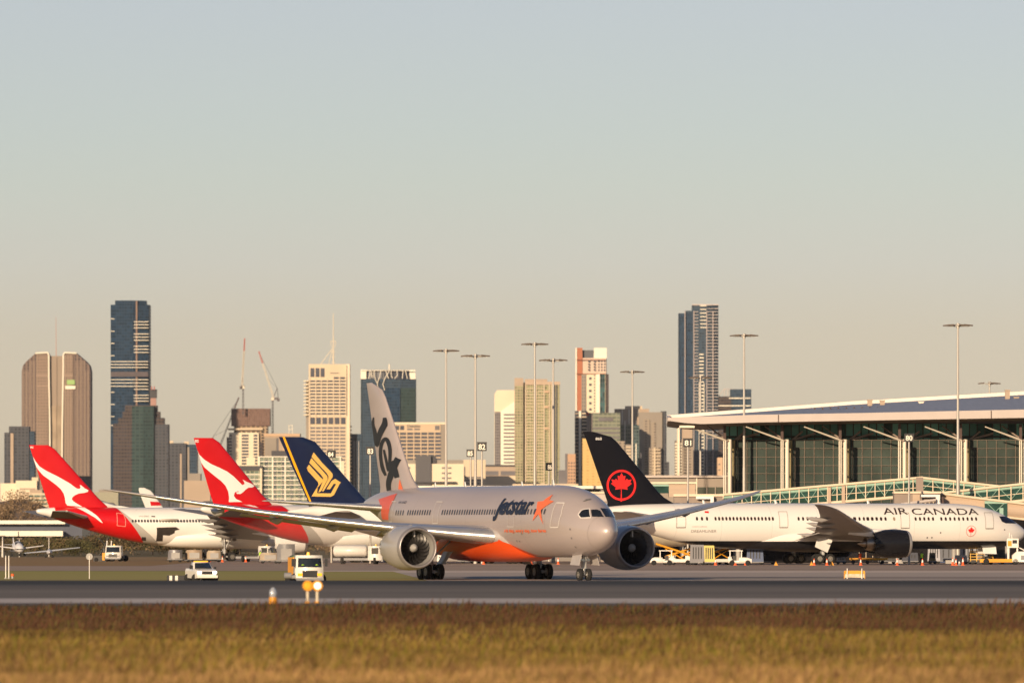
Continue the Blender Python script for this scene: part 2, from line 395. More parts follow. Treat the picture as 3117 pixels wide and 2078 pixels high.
class Craft:
    """local frame: x aft from the nose, y starboard, z up"""
    def __init__(s, name, loc, rz, fus, label, cat='airliner', group='airliners on the airfield'):
        s.root = empty(name, loc, rz, label, cat, group)
        s.mw = Matrix.Translation(loc) @ Matrix.Rotation(rz, 4, 'Z'); s.inv = s.mw.inverted()
        us = [r[0] for r in fus]
        s.us = us; s.top = interp(us, [r[1] for r in fus]); s.bot = interp(us, [r[2] for r in fus]); s.wid = interp(us, [r[3] for r in fus])
        s.L = us[-1]
    def zc(s, u): return (s.top(u) + s.bot(u)) / 2
    def hz(s, u): return max((s.top(u) - s.bot(u)) / 2, .01)
    def surf(s, u, z, off=.0, side=1):
        c = s.zc(u); h = s.hz(u); w_ = max(s.wid(u), .01); k = max(-.999, min(.999, (z - c) / h))
        y = w_ * math.sqrt(1 - k * k); n = Vector((0, y / w_**2, k * h / h**2)).normalized()
        return Vector((u, side * (y + n.y * off), c + k * h + n.z * off))
    def fuselage(s, mats, n=48, du=.5, name='fuselage'):
        b = MB(); rings = []; u = 0.0; ul = [0.004, .03, .08, .16, .28, .42, .6, .8, 1.05, 1.35, 1.7, 2.1, 2.6]
        while ul[-1] < s.L - .6: ul.append(ul[-1] + (.6 if ul[-1] < 12 or ul[-1] > s.L * .6 else 2.0))
        ul.append(s.L)
        for u in ul:
            c, h, w_ = s.zc(u), s.hz(u), max(s.wid(u), .01)
            rings.append([(u, w_ * math.sin(2 * math.pi * i / n), c - h * math.cos(2 * math.pi * i / n)) for i in range(n)])
        b.loft(rings, 0, True)
        s.fo = b.build(name, mats, s.root); return s.fo
    def ray(s, px, py):
        o = s.inv @ Vector((0, 0, H)); d = (s.inv @ P(px, py, 1000.)) - o; d.normalize(); return o, d
    def pick(s, px, py):
        """local u,z where the photo pixel meets the fuselage"""
        o, d = s.ray(px, py); mid = (s.mw @ Vector((s.L / 2, 0, 5))).y
        def g(t):
            p = o + d * t; u = p.x
            if u < .01 or u > s.L: return 1.
            return (p.y / max(s.wid(u), .01))**2 + ((p.z - s.zc(u)) / s.hz(u))**2 - 1
        t = mid - 45; best = None
        while t < mid + 60:
            v = g(t)
            if v < 0: break
            if best is None or v < best[0]: best = (v, t)
            t += .15
        else:
            p = o + d * best[1]; return p.x, p.z
        a, b_ = t - .15, t
        for _ in range(20):
            m = (a + b_) / 2
            if g(m) < 0: b_ = m
            else: a = m
        p = o + d * b_; return p.x, p.z
    def decal(s, bm, name, m, off=.035, parent=None, cut=.35, side=1):
        xs = [v.co.x for v in bm.verts]; ys = [v.co.y for v in bm.verts]
        slice_bm(bm, min(xs) + cut, max(xs), cut * 1.5, min(ys) + cut * .5, max(ys), cut)
        for v in bm.verts: v.co = s.surf(v.co.x, v.co.y, off, side)
        return bm_obj(bm, name, m, parent or s.fo)
    def decal_px(s, pts, name, m, off=.035, parent=None, cut=.35):
        return s.decal(flat_bm([s.pick(*p) for p in pts]), name, m, off, parent, cut)
    def outline_px(s, pts, name, m, wd=.09, off=.04, close=True):
        q = [s.pick(*p) for p in pts]
        if close: q = q + [q[0]]
        bm = bmesh.new()
        for a, b in zip(q, q[1:]):
            k = 10; l = math.hypot(b[0] - a[0], b[1] - a[1]) or 1; nx, ny = -(b[1] - a[1]) / l * wd / 2, (b[0] - a[0]) / l * wd / 2
            pr = None
            for i in range(k + 1):
                x = a[0] + (b[0] - a[0]) * i / k; y = a[1] + (b[1] - a[1]) * i / k
                v1 = bm.verts.new(s.surf(x + nx, y + ny, off)); v2 = bm.verts.new(s.surf(x - nx, y - ny, off))
                if pr: bm.faces.new((pr[0], v1, v2, pr[1]))
                pr = (v1, v2)
        return bm_obj(bm, name, m, s.fo)
    def text_on(s, body, ua, za, ub, zb, m, name='lettering', bold=.0, shear=0., off=.05, ybase=None, parent=None, xh=None):
        """text whose lower-left is (ua,za) and upper-right (ub,zb) on the starboard side (x grows towards the nose)"""
        me = text_mesh(body, bold, shear); bm = bmesh.new(); bm.from_mesh(me); bpy.data.meshes.remove(me)
        x0 = min(v.co.x for v in bm.verts); x1 = max(v.co.x for v in bm.verts)
        y0 = min(v.co.y for v in bm.verts) if ybase is None else ybase; y1 = max(v.co.y for v in bm.verts)
        if xh:  # taller lower-case letters
            for v in bm.verts:
                t = (v.co.y - y0) / (y1 - y0); v.co.y = y0 + (y1 - y0) * (t * xh[1] / xh[0] if t < xh[0] else xh[1] + (t - xh[0]) * (1 - xh[1]) / (1 - xh[0]))
        for v in bm.verts:
            v.co.x = ua + (v.co.x - x0) / (x1 - x0) * (ub - ua); v.co.y = za + (v.co.y - y0) / (y1 - y0) * (zb - za)
        return s.decal(bm, name, m, off, parent)
    # ---- lifting surfaces
    def wing(s, secs, side, mats, name='wing', slat=None, slat_x=.12, n=11, dih=None, camber=.0):
        b = MB(); rings = []; front = []
        for (v, ule, ch, z, tc) in secs:
            xs = [.5 - .5 * math.cos(math.pi * i / (n - 1)) for i in range(n)]
            up = [(ule + x * ch, side * v, z + foil(x) * tc * ch * 1.1 + camber * ch * math.sin(math.pi * x)) for x in reversed(xs)]
            lo = [(ule + x * ch, side * v, z - foil(x) * tc * ch * .9 + camber * ch * math.sin(math.pi * x)) for x in xs[1:-1]]
            rings.append(up + lo)
            xs = [slat_x * (1 - math.cos(math.pi / 2 * i / 5)) for i in range(6)]
            e = .025
            up = [(ule - e + x * (ch + e), side * v, z + e + foil(x) * tc * ch * 1.1 + camber * ch * math.sin(math.pi * x)) for x in reversed(xs)]
            lo = [(ule - e + x * (ch + e), side * v, z - e - foil(x) * tc * ch * .9 + camber * ch * math.sin(math.pi * x)) for x in xs[1:]]
            front.append(up + lo)
        b.loft(rings, 0, True); o = b.build(name, mats, s.root)
        if slat:
            c = MB(); c.loft(front[slat[1]:slat[2]], 0, True, close=True); c.build('slat', slat[0], o)
        return o
    def set_fin(s, pts, tc=.1):
        """pts: (z, uLE, uTE) rising"""
        zs = [p[0] for p in pts]
        s.fle = lambda z: float(np.interp(z, zs, [p[1] for p in pts])); s.fte = lambda z: float(np.interp(z, zs, [p[2] for p in pts]))
        s.ftc = tc; s.fz = (zs[0], zs[-1])
    def fin_y(s, u, z):
        a, b = s.fle(z), s.fte(z); x = (u - a) / (b - a)
        return foil(min(max(x, 0), 1)) * s.ftc * min(b - a, 8.5)
    def fin(s, mats, name='fin', z0=None, n=14, tip_round=.0):
        b = MB(); rings = []; z0 = s.fz[0] if z0 is None else z0; k = 16
        for j in range(k + 1):
            z = z0 + (s.fz[1] - z0) * j / k; a, c = s.fle(z), s.fte(z); q = 1.0
            xs = [.5 - .5 * math.cos(math.pi * i / (n - 1)) for i in range(n)]
            rings.append([(a + (c - a) * x, s.fin_y(a + (c - a) * x, z), z) for x in xs] + [(a + (c - a) * x, -s.fin_y(a + (c - a) * x, z), z) for x in reversed(xs[1:-1])])
        b.loft(rings, 0, True); s.fin_o = b.build(name, mats, s.root); return s.fin_o
    def pick_fin(s, px, py):
        o, d = s.ray(px, py); y = 0.
        for _ in range(4):
            t = (y - o.y) / d.y; p = o + d * t; y = s.fin_y(p.x, p.z)
        return p.x, p.z
    def fin_decal(s, bm, name, m, off=.03, cut=.5):
        xs = [v.co.x for v in bm.verts]; ys = [v.co.y for v in bm.verts]
        slice_bm(bm, min(xs) + cut, max(xs), cut, min(ys) + cut, max(ys), cut * 1.5)
        for v in bm.verts:
            u, z = v.co.x, v.co.y; a, b = s.fle(z), s.fte(z); u = min(max(u, a + .02), b - .01)
            v.co = (u, s.fin_y(u, z) + off, z)
        return bm_obj(bm, name, m, s.fin_o)
    def fin_poly_px(s, pts, name, m, off=.03): return s.fin_decal(flat_bm([s.pick_fin(*p) for p in pts]), name, m, off)
    def fin_stroke_px(s, pts, wpx, name, m, off=.035):
        bm = stroke_bm(pts, list(wpx) if isinstance(wpx, (list, tuple)) else [wpx] * len(pts))
        for v in bm.verts: u, z = s.pick_fin(v.co.x, v.co.y); v.co = (u, z, 0)
        return s.fin_decal(bm, name, m, off)
    def fin_text(s, body, u0, z0, u1, z1, m, bold=0., rot=False):
        me = text_mesh(body, bold); bm = bmesh.new(); bm.from_mesh(me); bpy.data.meshes.remove(me)
        x0 = min(v.co.x for v in bm.verts); x1 = max(v.co.x for v in bm.verts); y0 = min(v.co.y for v in bm.verts); y1 = max(v.co.y for v in bm.verts)
        for v in bm.verts: v.co.x = u0 + (v.co.x - x0) / (x1 - x0) * (u1 - u0); v.co.y = z0 + (v.co.y - y0) / (y1 - y0) * (z1 - z0)
        return s.fin_decal(bm, 'lettering', m, .04)
    # ---- engine
    def engine(s, u, y, z, k, mcowl, mlip, mdark, mmetal, mblade, pylon=None, chev=True, mpyl=None, k2=1.0, blades=18, inner=None):
        """k scales the radius, k2 the length; mesh origin at the inlet centre"""
        def ring(x, r, n=36): return [(x * k2, r * k * math.sin(2 * math.pi * i / n), r * k * math.cos(2 * math.pi * i / n)) for i in range(n)]
        b = MB()
        rs = [ring(.42, 1.745), ring(1.2, 1.84), ring(2.2, 1.87), ring(3.2, 1.82), ring(4.2, 1.66)]
        n = 36
        b.loft(rs, 0, True, (False, False))
        if chev:
            last = [(5.0 * k2 + (.28 if i % 2 else -.02), 1.47 * k * math.sin(2 * math.pi * i / n), 1.47 * k * math.cos(2 * math.pi * i / n)) for i in range(n)]
        else: last = ring(5.1, 1.45)
        b.loft([rs[-1], last], 0, False, (False, False))
        b.loft([last, ring(4.5, 1.4), ring(3.5, 1.2)], 1, True, (False, True))
        e = b.build('engine', [mcowl, mdark], s.root, (u, y, z))
        b = MB(); b.loft([ring(.425, 1.75), ring(.2, 1.71), ring(.06, 1.65), ring(0, 1.585), ring(.04, 1.53), ring(.16, 1.48), ring(.3, 1.455)], 0, True, (False, False))
        b.build('inlet_lip', mlip, e)
        b = MB(); b.loft([ring(.3, 1.455), ring(.7, 1.42), ring(1.25, 1.42)], 0, True, (False, False))
        b.loft([ring(1.25, 1.42), ring(1.9, 1.40)], 1, True, (False, True)); b.build('inlet_duct', [inner or mcowl, mdark], e)
        b = MB(); nb = blades
        for i in range(nb):
            t0 = 2 * math.pi * i / nb; vs = []
            for j in range(7):
                r = (.34 + (1.405 - .34) * j / 6) * k; sw = .30 * (j / 6)**2 - .10 * math.sin(math.pi * j / 6)
                cw = .21 * k * (1 + .25 * math.sin(math.pi * j / 6)); pitch = R(28 + 34 * j / 6)
                for sg in (-1, 1):
                    dth = (sg * cw * math.sin(pitch) / r) + sw; x = 1.12 * k2 + .25 * j / 6 * 0 + sg * cw * math.cos(pitch) * .8
                    vs.append((x, r * math.sin(t0 + dth), r * math.cos(t0 + dth)))
            b.add(vs, [(2 * j, 2 * j + 1, 2 * j + 3, 2 * j + 2) for j in range(6)], 0, True)
        b.build('fan', mblade, e)
        b = MB(); b.loft([ring(.6, .02, 24), ring(.66, .1, 24), ring(.82, .22, 24), ring(1.0, .32, 24), ring(1.2, .38, 24)], 0, True, (True, False)); b.build('spinner', mmetal, e)
        b = MB(); b.loft([ring(3.9, 1.12), ring(5.2, .98), ring(6.0, .78)], 0, True, (False, False)); b.loft([ring(6.0, .78), ring(5.4, .7)], 0, True, (False, True))
        b.loft([ring(5.4, .5), ring(6.3, .38), ring(7.0, .06)], 0, True, (False, True)); b.build('exhaust_nozzle', mmetal if not chev else MATS['nozzle'], e)
        if pylon:
            b = MB(); zt = pylon - z; w_ = .26
            pr = [(.9, 1.86 * k - .35, .05), (1.6, 1.86 * k + .05, w_), (3.2, zt + .05, w_ + .05), (5.4, zt + .18, w_ + .1), (8.3, zt + .1, .1)]
            rings = []
            for x, zz, ww in pr:
                zb_ = .9 * k if x < 6 else zt - .5
                rings.append([(x, -ww, zb_), (x, ww, zb_), (x, ww, zz - .1), (x, 0, zz + .05), (x, -ww, zz - .1)])
            b.loft(rings, 0, True); b.build('pylon', mpyl or mcowl, e)
        return e
    def wheel(s, parent, pos, r=.65, wd=.42, label=None):
        b = MB(); n = 24
        def ring(y, rr): return [(rr * math.cos(2 * math.pi * i / n), y, rr * math.sin(2 * math.pi * i / n)) for i in range(n)]
        h = wd / 2
        b.loft([ring(-h * .8, r * .5), ring(-h, r * .8), ring(-h * .75, r * .97), ring(0, r), ring(h * .75, r * .97), ring(h, r * .8), ring(h * .8, r * .5)], 0, True)
        b.loft([ring(h * .8, r * .5), ring(h * .92, r * .47), ring(h * .55, r * .38), ring(h * .6, r * .16), ring(h * .95, r * .12)], 1, True)
        b.loft([ring(-h * .95, r * .12), ring(-h * .6, r * .16), ring(-h * .55, r * .38), ring(-h * .92, r * .47), ring(-h * .8, r * .5)], 1, True)
        return b.build('wheel', [MATS['tyre'], MATS['rim']], parent, pos)
    def gear(s, u, y, zt, axles=2, pitch=1.46, track=1.1, r=.66, wd=.48, name='main_gear', doors=None):
        b = MB(); zr = r
        b.tube((u, y, zr), (u, y, zt), .17, .2, 12, 1); b.tube((u, y, zr + .5), (u, y, zr + 1.1), .24, .24, 12, 0)
        b.tube((u, y, zr + .9), (u - 1.2 if axles > 1 else u - .9, y, zt), .09, .09, 8, 0)
        b.tube((u, y, zr + 1.0), (u, y * .55 if axles > 1 else y, zt), .08, .08, 8, 0)
        b.tube((u + .25, y, zr + .25), (u + .42, y, zr + .75), .06, .06, 8, 1); b.tube((u + .42, y, zr + .75), (u + .2, y, zr + 1.2), .06, .06, 8, 1)
        if axles > 1: b.tube((u - pitch / 2 - .1, y, zr), (u + pitch / 2 + .1, y, zr), .14, .14, 10, 0)
        ax = [u + (i - (axles - 1) / 2) * pitch for i in range(axles)]
        for a in ax: b.tube((a, y - track / 2 - wd * .3, zr), (a, y + track / 2 + wd * .3, zr), .1, .1, 10, 0)
        g = b.build(name, [MATS['gear_paint'], MATS['chrome']], s.root)
        first = None
        for a in ax:
            for sd in (-1, 1):
                p = (a, y + sd * track / 2, zr)
                first = s.wheel(g, p, r, wd) if first is None else (inst(first, g, p), first)[1]
        return g
    def windows(s, ranges, z, m, w_=.27, h=.46, side=1):
        for (ua, ub, n) in ranges:
            for i in range(n):
                u = ua + (ub - ua) * (i / (n - 1) if n > 1 else 0)
                pts = []
                for k in range(12):
                    t = 2 * math.pi * k / 12; c, q = math.cos(t), math.sin(t)
                    pts.append((u + w_ / 2 * math.copysign(abs(c)**.7, c), z + h / 2 * math.copysign(abs(q)**.7, q)))
                b = MB(); b.add([s.surf(x, zz, .03, side) for x, zz in pts], [tuple(range(12))]); b.build('window', m, s.fo)
    def pane_yz(s, quad, m, name='cockpit_window', off=.03, k=8, side=1):
        """pane given by corners (y, z) on the nose; u solved on the surface"""
        def uof(y, z):
            lo, hi = .05, 12.
            for _ in range(40):
                u = (lo + hi) / 2; c, h, w_ = s.zc(u), s.hz(u), s.wid(u)
                ok = abs(z - c) < h and w_ * math.sqrt(max(0, 1 - ((z - c) / h)**2)) > y
                if ok: hi = u
                else: lo = u
            return hi
        b = MB(); vs = []
        for i in range(k + 1):
            for j in range(k + 1):
                a, c = i / k, j / k
                p = [quad[0][q] * (1 - a) * (1 - c) + quad[1][q] * a * (1 - c) + quad[2][q] * a * c + quad[3][q] * (1 - a) * c for q in (0, 1)]
                u = uof(abs(p[0]), p[1]); e = .01
                n = Vector((-1., p[0] * .8, .8)); n.normalize()
                vs.append((u + n.x * off, side * (p[0] + n.y * off), p[1] + n.z * off))
        b.add(vs, [(i * (k + 1) + j, (i + 1) * (k + 1) + j, (i + 1) * (k + 1) + j + 1, i * (k + 1) + j + 1) for i in range(k) for j in range(k)], 0, True)
        return b.build(name, m, s.fo)


# shared aircraft materials
mat('tyre', (.012, .012, .013), .85, var=.2, vscale=3)
mat('rim', (.32, .3, .27), .45, .3); mat('gear_paint', (.38, .38, .38), .5); mat('chrome', (.6, .6, .6), .2, 1.)
mat('nozzle', (.33, .27, .21), .35, .9, var=.15, vscale=2); mat('fan_dark', (.032, .03, .03), .35, .3)
mat('black_hole', (.006, .006, .007), .9, var=0); mat('lip_metal', (.55, .55, .56), .22, .95)
mat('spinner_grey', (.35, .34, .33), .4); mat('cab_glass', (.012, .014, .018), .06, spec=.8, var=0)
mat('pane_dark', (.03, .03, .035), .15, var=0); mat('white_trim', (.75, .74, .72), .4)
mat('slat_metal', (.7, .68, .66), .28, .75, var=.1); mat('wing_grey', (.42, .42, .43), .42, .1, var=.1, vscale=.4)
mat('wing_under', (.36, .36, .37), .45)
F787 = [(0, 4.02, 3.98, .02), (.06, 4.26, 3.72, .24), (.2, 4.45, 3.5, .44), (.5, 4.72, 3.2, .72), (1.0, 5.08, 2.88, 1.04), (1.7, 5.52, 2.58, 1.38), (2.5, 6.0, 2.34, 1.68), (3.5, 6.5, 2.15, 1.98),
        (5, 7.06, 2.0, 2.33), (7, 7.52, 1.93, 2.62), (9, 7.74, 1.9, 2.78), (11.5, 7.84, 1.9, 2.885), (14, 7.84, 1.9, 2.885), (34, 7.84, 1.9, 2.885), (37, 7.84, 1.98, 2.87), (40, 7.83, 2.3, 2.78), (43, 7.8, 2.85, 2.52),
        (46, 7.76, 3.6, 2.12), (49, 7.66, 4.4, 1.62), (52, 7.42, 5.2, 1.08), (54.5, 7.05, 5.8, .62), (56, 6.72, 6.15, .3), (56.3, 6.6, 6.3, .12)]


def stretch(u, d1, d2): return u + (d1 if u > 13 else 0) + (d2 if u > 33 else 0)


def seven87(name, loc, rz, label, M_, d1=0., d2=0., doors=True):
    S = lambda u: stretch(u, d1, d2)
    fus = [(S(u), t, b, w_) for u, t, b, w_ in F787]
    c = Craft(name, loc, rz, fus, label); c.S = S
    c.fuselage(M_['body'])
    # belly fairing
    b = MB(); rings = []
    for u, hw, zb in ((14.2, .4, 2.0), (15.2, 1.6, 1.8), (17, 2.6, 1.6), (19.5, 3.1, 1.5), (24, 3.2, 1.48), (28, 3.15, 1.5), (31, 2.9, 1.6), (33.5, 2.2, 1.8), (35.5, 1.2, 2.0), (36.5, .3, 2.2)):
        rings.append([(S(u) if u < 30 else u + d1 + (d2 * (u - 30) / 6.5), hw * math.copysign(abs(math.cos(t))**.6, math.cos(t)), 3.4 + (3.4 - zb) * math.copysign(abs(math.sin(t))**.75, math.sin(t)) * (1 if math.sin(t) < 0 else .45)) for t in [2 * math.pi * i / 32 for i in range(32)]])
    b.loft(rings, 0, True); b.build('belly_fairing', M_['fairing'], c.root)
    secs = []
    zf = lambda v: 3.28 + .085 * v + .0019 * v * v
    for v, ule, ch, tc in ((1.5, 15.6, 14.2, .13), (3.0, 17.9, 12.2, .13), (5.5, 19.75, 10.2, .12), (9.6, 22.7, 7.6, .11), (14, 25.8, 6.0, .1), (19, 29.3, 4.6, .1), (24, 32.8, 3.4, .095), (26.8, 34.9, 2.65, .09), (28.2, 36.2, 2.1, .09), (29.3, 37.5, 1.5, .09), (30.05, 38.8, .65, .09)):
        secs.append((v, ule + d1, ch, zf(v), tc))
    for side in (1, -1):
        wg = c.wing(secs, side, M_['wing'], slat=(M_['slat'], 1, 8), slat_x=.11, camber=.012)
        for v in (6.2, 12.5, 16.8, 21.2):
            ch = np.interp(v, [s_[0] for s_ in secs], [s_[2] for s_ in secs]); ul = np.interp(v, [s_[0] for s_ in secs], [s_[1] for s_ in secs])
            b = MB(); z = zf(v); l = 2.2 + ch * .35; x0 = ul + ch * .62
            b.loft([[(x0 + l * t, side * v + r * .26 * math.cos(a), z - .12 * (1 - t) - .28 * math.sin(math.pi * min(t * 1.1, 1)) * 1.0 + r * .3 * math.sin(a)) for a in [2 * math.pi * i / 12 for i in range(12)]] for t, r in ((0, .05), (.15, .7), (.4, 1), (.75, .85), (1, .05))], 0, True)
            b.build('flap_fairing', M_['wing'], wg)
        # hanging inboard and outboard flap pieces
        for v0, v1 in ((3.4, 8.6), (10.6, 19.5)):
            b = MB(); rr = []
            for v in (v0, v1):
                ch = np.interp(v, [s_[0] for s_ in secs], [s_[2] for s_ in secs]); ul = np.interp(v, [s_[0] for s_ in secs], [s_[1] for s_ in secs]); fc = ch * .17
                ang = R(16); xx = ul + ch * .93; z = zf(v) - .10
                ring = [(xx + t * fc * math.cos(ang) + 0, side * v, z - t * fc * math.sin(ang) + h * .05 * fc) for t, h in ((0, 0), (.1, 1), (.4, 1.2), (1, 0), (.4, -.8), (.1, -.9))]
                rr.append(ring)
            b.loft(rr, 0, True); b.build('flap', M_['wing'], wg)
        st = [(0.3, S(45.6), 7.4, 5.95, .1), (1.2, S(46.3), 6.7, 6.0, .1), (5.5, S(50.0), 4.2, 6.35, .09), (9.2, S(53.2), 2.3, 6.65, .09), (9.9, S(54.2), 1.3, 6.7, .08)]
        c.wing(st, side, M_['stab'], name='stabilizer', slat=(M_['slat'], 1, 4), slat_x=.1)
    c.set_fin([(6.6, S(40.6), S(53.0)), (7.7, S(43.2), S(52.55)), (8.25, S(44.4), S(52.75)), (9.0, S(45.35), S(53.0)), (15.9, S(51.5), S(55.55)), (16.5, S(52.35), S(55.8)), (16.85, S(53.3), S(55.95)), (16.98, S(54.6), S(56.0))])
    c.fin(M_['fin'])
    # gears
    for y in (4.9, -4.9): c.gear(27.7 + d1, y, 3.6)
    g = c.gear(5.6, 0, 2.6, axles=1, track=.75, r=.5, wd=.38, name='nose_gear')
    for sd in (-1, 1):
        b = MB(); b.loft([[(4.5, sd * .62, 2.25), (6.4, sd * .62, 2.1), (6.4, sd * .68, 2.1), (4.5, sd * .68, 2.25)], [(4.5, sd * .86, 1.25), (6.4, sd * .86, 1.3), (6.4, sd * .92, 1.3), (4.5, sd * .92, 1.25)]], 0, False); b.build('gear_door', M_['door'], g)
    b = MB(); b.tube((5.3, -.22, 1.7), (5.2, -.22, 1.7), .12, .12, 12); b.tube((5.3, .22, 1.7), (5.2, .22, 1.7), .12, .12, 12); b.box(5.3, 5.5, -.4, .4, 1.6, 1.8); b.build('taxi_light', MATS['chrome'], g)
    for sd in ((1, -1) if doors else ()):
        b = MB(); b.loft([[(26.9 + d1, sd * 3.2, 2.35), (28.9 + d1, sd * 3.2, 2.35), (28.9 + d1, sd * 3.28, 2.35), (26.9 + d1, sd * 3.28, 2.35)], [(27.0 + d1, sd * 3.9, 1.3), (28.7 + d1, sd * 3.9, 1.25), (28.7 + d1, sd * 3.98, 1.25), (27.0 + d1, sd * 3.98, 1.3)]], 0); b.build('gear_door', M_['door'], c.root)
    # radome seam ring and aerials
    for u, h in ((12, .45), (19, .35), (32, .4), (39, .4)):
        b = MB(); u = S(u); z = c.top(u); b.loft([[(u - .02, -.03, z - .05), (u + .42, -.03, z - .05), (u + .42, .03, z - .05), (u - .02, .03, z - .05)], [(u + .25, -.01, z + h), (u + .5, -.01, z + h), (u + .5, .01, z + h), (u + .25, .01, z + h)]], 0); b.build('antenna', MATS['white_trim'], c.root)
    return c
# ================================================================ the silver and orange airliner turning in front
def c5(x, y): return (1100 + x / 4.611, 1160 + y / 4.611)
def c8(x, y): return (1460 + x / 4.2, 1440 + y / 4.2)
def c7(x, y): return (1120 + x / 4.356, 1440 + y / 4.356)
def c6(x, y): return (800 + x / 3.563, 1420 + y / 3.563)
ORANGE = (.58, .062, .008)
SEAMS = lambda us, c: [(c, [(1, 0, 0, u), (-1, 0, 0, -u - .035)]) for u in us]
silver = mat('silver_paint', (.47, .405, .39), .36, .22, var=.07, vscale=.5, streak=(.12, 1, 1), coat=.25, masks=SEAMS((7.6, 12.3, 18.6, 24.9, 31.2, 37.4, 43.5, 47.8), (.33, .28, .27)) + [(ORANGE, [(1, 0, -3.3, 13.6 - 3.3 * 2.17 + .1), (0, 0, -1, -3.9), (-1, 0, 0, -36)]), ((.2, .19, .19), [(0, 0, -1, -2.02)])])
fair_or = mat('orange_fairing', ORANGE, .4, var=.05, masks=[((.40, .365, .35), [(0, 0, 1, 3.92)]), ((.40, .365, .35), [(-1, 0, 3.3, -13.6 + 3.3 * 2.17 - .1)])])
jwing = mat('silver_wing', (.46, .43, .42), .4, .2, var=.07, vscale=.8)
jcowl = mat('silver_cowling', (.46, .44, .43), .33, .25, var=.05, vscale=1.2, coat=.3)
jlip = mat('matt_lip', (.33, .31, .31), .35, .5)
navy = mat('logo_navy', (.012, .016, .035), .45, var=0); black = mat('logo_black', (.012, .012, .014), .45, var=0)
starc = mat('logo_orange', (.80, .16, .06), .45, var=0); pink = mat('logo_coral', (.66, .11, .055), .4, var=.04)
line_c = mat('door_line', (.62, .58, .55), .4, var=0); seam = mat('seam_line', (.17, .16, .16), .6, var=0)
win_j = mat('cabin_window', (.05, .05, .06), .2, var=.3, vscale=.4)
A1 = math.radians(21.63)
js = seven87('airliner', (7.94, 664.6, 0), math.pi / 2 + A1, 'silver and orange twin-engine airliner taxiing nose towards us in the middle', dict(
    body=silver, fairing=fair_or, wing=jwing, stab=jwing, fin=silver, slat=MATS['slat_metal'], door=jwing))
for y in (9.75, -9.75):
    js.engine(17.9, y, 2.67, 1., jcowl, jlip, MATS['black_hole'], MATS['spinner_grey'], MATS['fan_dark'], pylon=4.3, inner=mat('inlet_liner', (.42, .41, .40), .4, .3))
# cockpit panes
js.pane_yz([(.07, 5.2), (1.02, 5.18), (.9, 5.86), (.07, 5.9)], MATS['cab_glass'], side=-1)
js.pane_yz([(1.12, 5.18), (1.72, 5.16), (1.62, 5.8), (1.0, 5.86)], MATS['cab_glass'], side=-1)
js.decal_px([c8(1255, 530), c8(1295, 470), c8(1340, 455), c8(1415, 450), c8(1432, 575), c8(1290, 578)], 'window_surround', line_c, off=.03, cut=.15)
js.decal_px([c8(1272, 530), c8(1308, 478), c8(1345, 465), c8(1403, 462), c8(1418, 560), c8(1302, 566)], 'cockpit_window', MATS['cab_glass'], off=.045, cut=.15)
js.decal_px([c8(1428, 468), c8(1500, 466), c8(1562, 480), c8(1592, 560), c8(1442, 556)], 'cockpit_window', MATS['cab_glass'], off=.045, cut=.15)
# doors: outlines of the four cabin doors and the seams
js.outline_px([c8(905, 690), c8(925, 560), c8(985, 378), c8(1088, 382), c8(1050, 520), c8(1010, 688)], 'door', line_c, .09)
js.outline_px([c7(862, 665), c7(868, 540), c7(915, 378), c7(990, 380), c7(938, 520), c7(930, 662)], 'door', line_c, .07)
js.outline_px([c7(285, 640), c7(290, 500), c7(320, 375), c7(372, 375), c7(330, 500), c7(322, 640)], 'door', line_c, .07)
js.outline_px([c8(360, 680), c8(362, 560), c8(412, 375), c8(505, 378), c8(450, 520), c8(440, 682)], 'door', line_c, .06)
pts = [(1.75 + .0 * i, 0) for i in range(2)]
b = MB(); q = []
for i in range(49):
    t = 2 * math.pi * i / 48; u = 1.55 + .25 * math.cos(t); c_, h_, w_ = js.zc(u), js.hz(u), js.wid(u)
    q.append([(u - .012, (w_ + .012) * math.sin(t), c_ - (h_ + .012) * math.cos(t)), (u + .012, (w_ + .012) * math.sin(t), c_ - (h_ + .012) * math.cos(t))])
b.loft(q, 0, close=False, caps=(False, False)); b.build('radome_seam', seam, js.fo)
for p_ in (c8(1178, 825), c8(1230, 938), c8(1160, 713), c8(480, 862), c8(515, 865), c8(1360, 350), c8(1470, 330), c8(540, 770)):
    u, z = js.pick(*p_); b = MB()
    pp = [js.surf(u + .09 * math.cos(t), z + .09 * math.sin(t), .04) for t in [i * math.pi / 3 for i in range(6)]]
    b.add(pp, [tuple(range(6))]); b.build('vent_port', seam, js.fo)
# cabin windows (pixel ends of each run)
def run(c, pa, pb, n): ua, ub = c.pick(*pa)[0], c.pick(*pb)[0]; return (ua, ub, n)
zw = js.pick(*c7(1200, 515))[1]
js.windows([run(js, c7(378, 505), c7(472, 505), 4), run(js, c7(537, 505), c7(827, 505), 10), run(js, c7(990, 512), c7(1650, 515), 21), (js.pick(*c8(160, 500))[0] - .6, js.pick(*c8(350, 500))[0], 6), run(js, c8(470, 505), c8(700, 505), 7), run(js, c8(712, 505), c8(828, 505), 4)], zw, win_j)
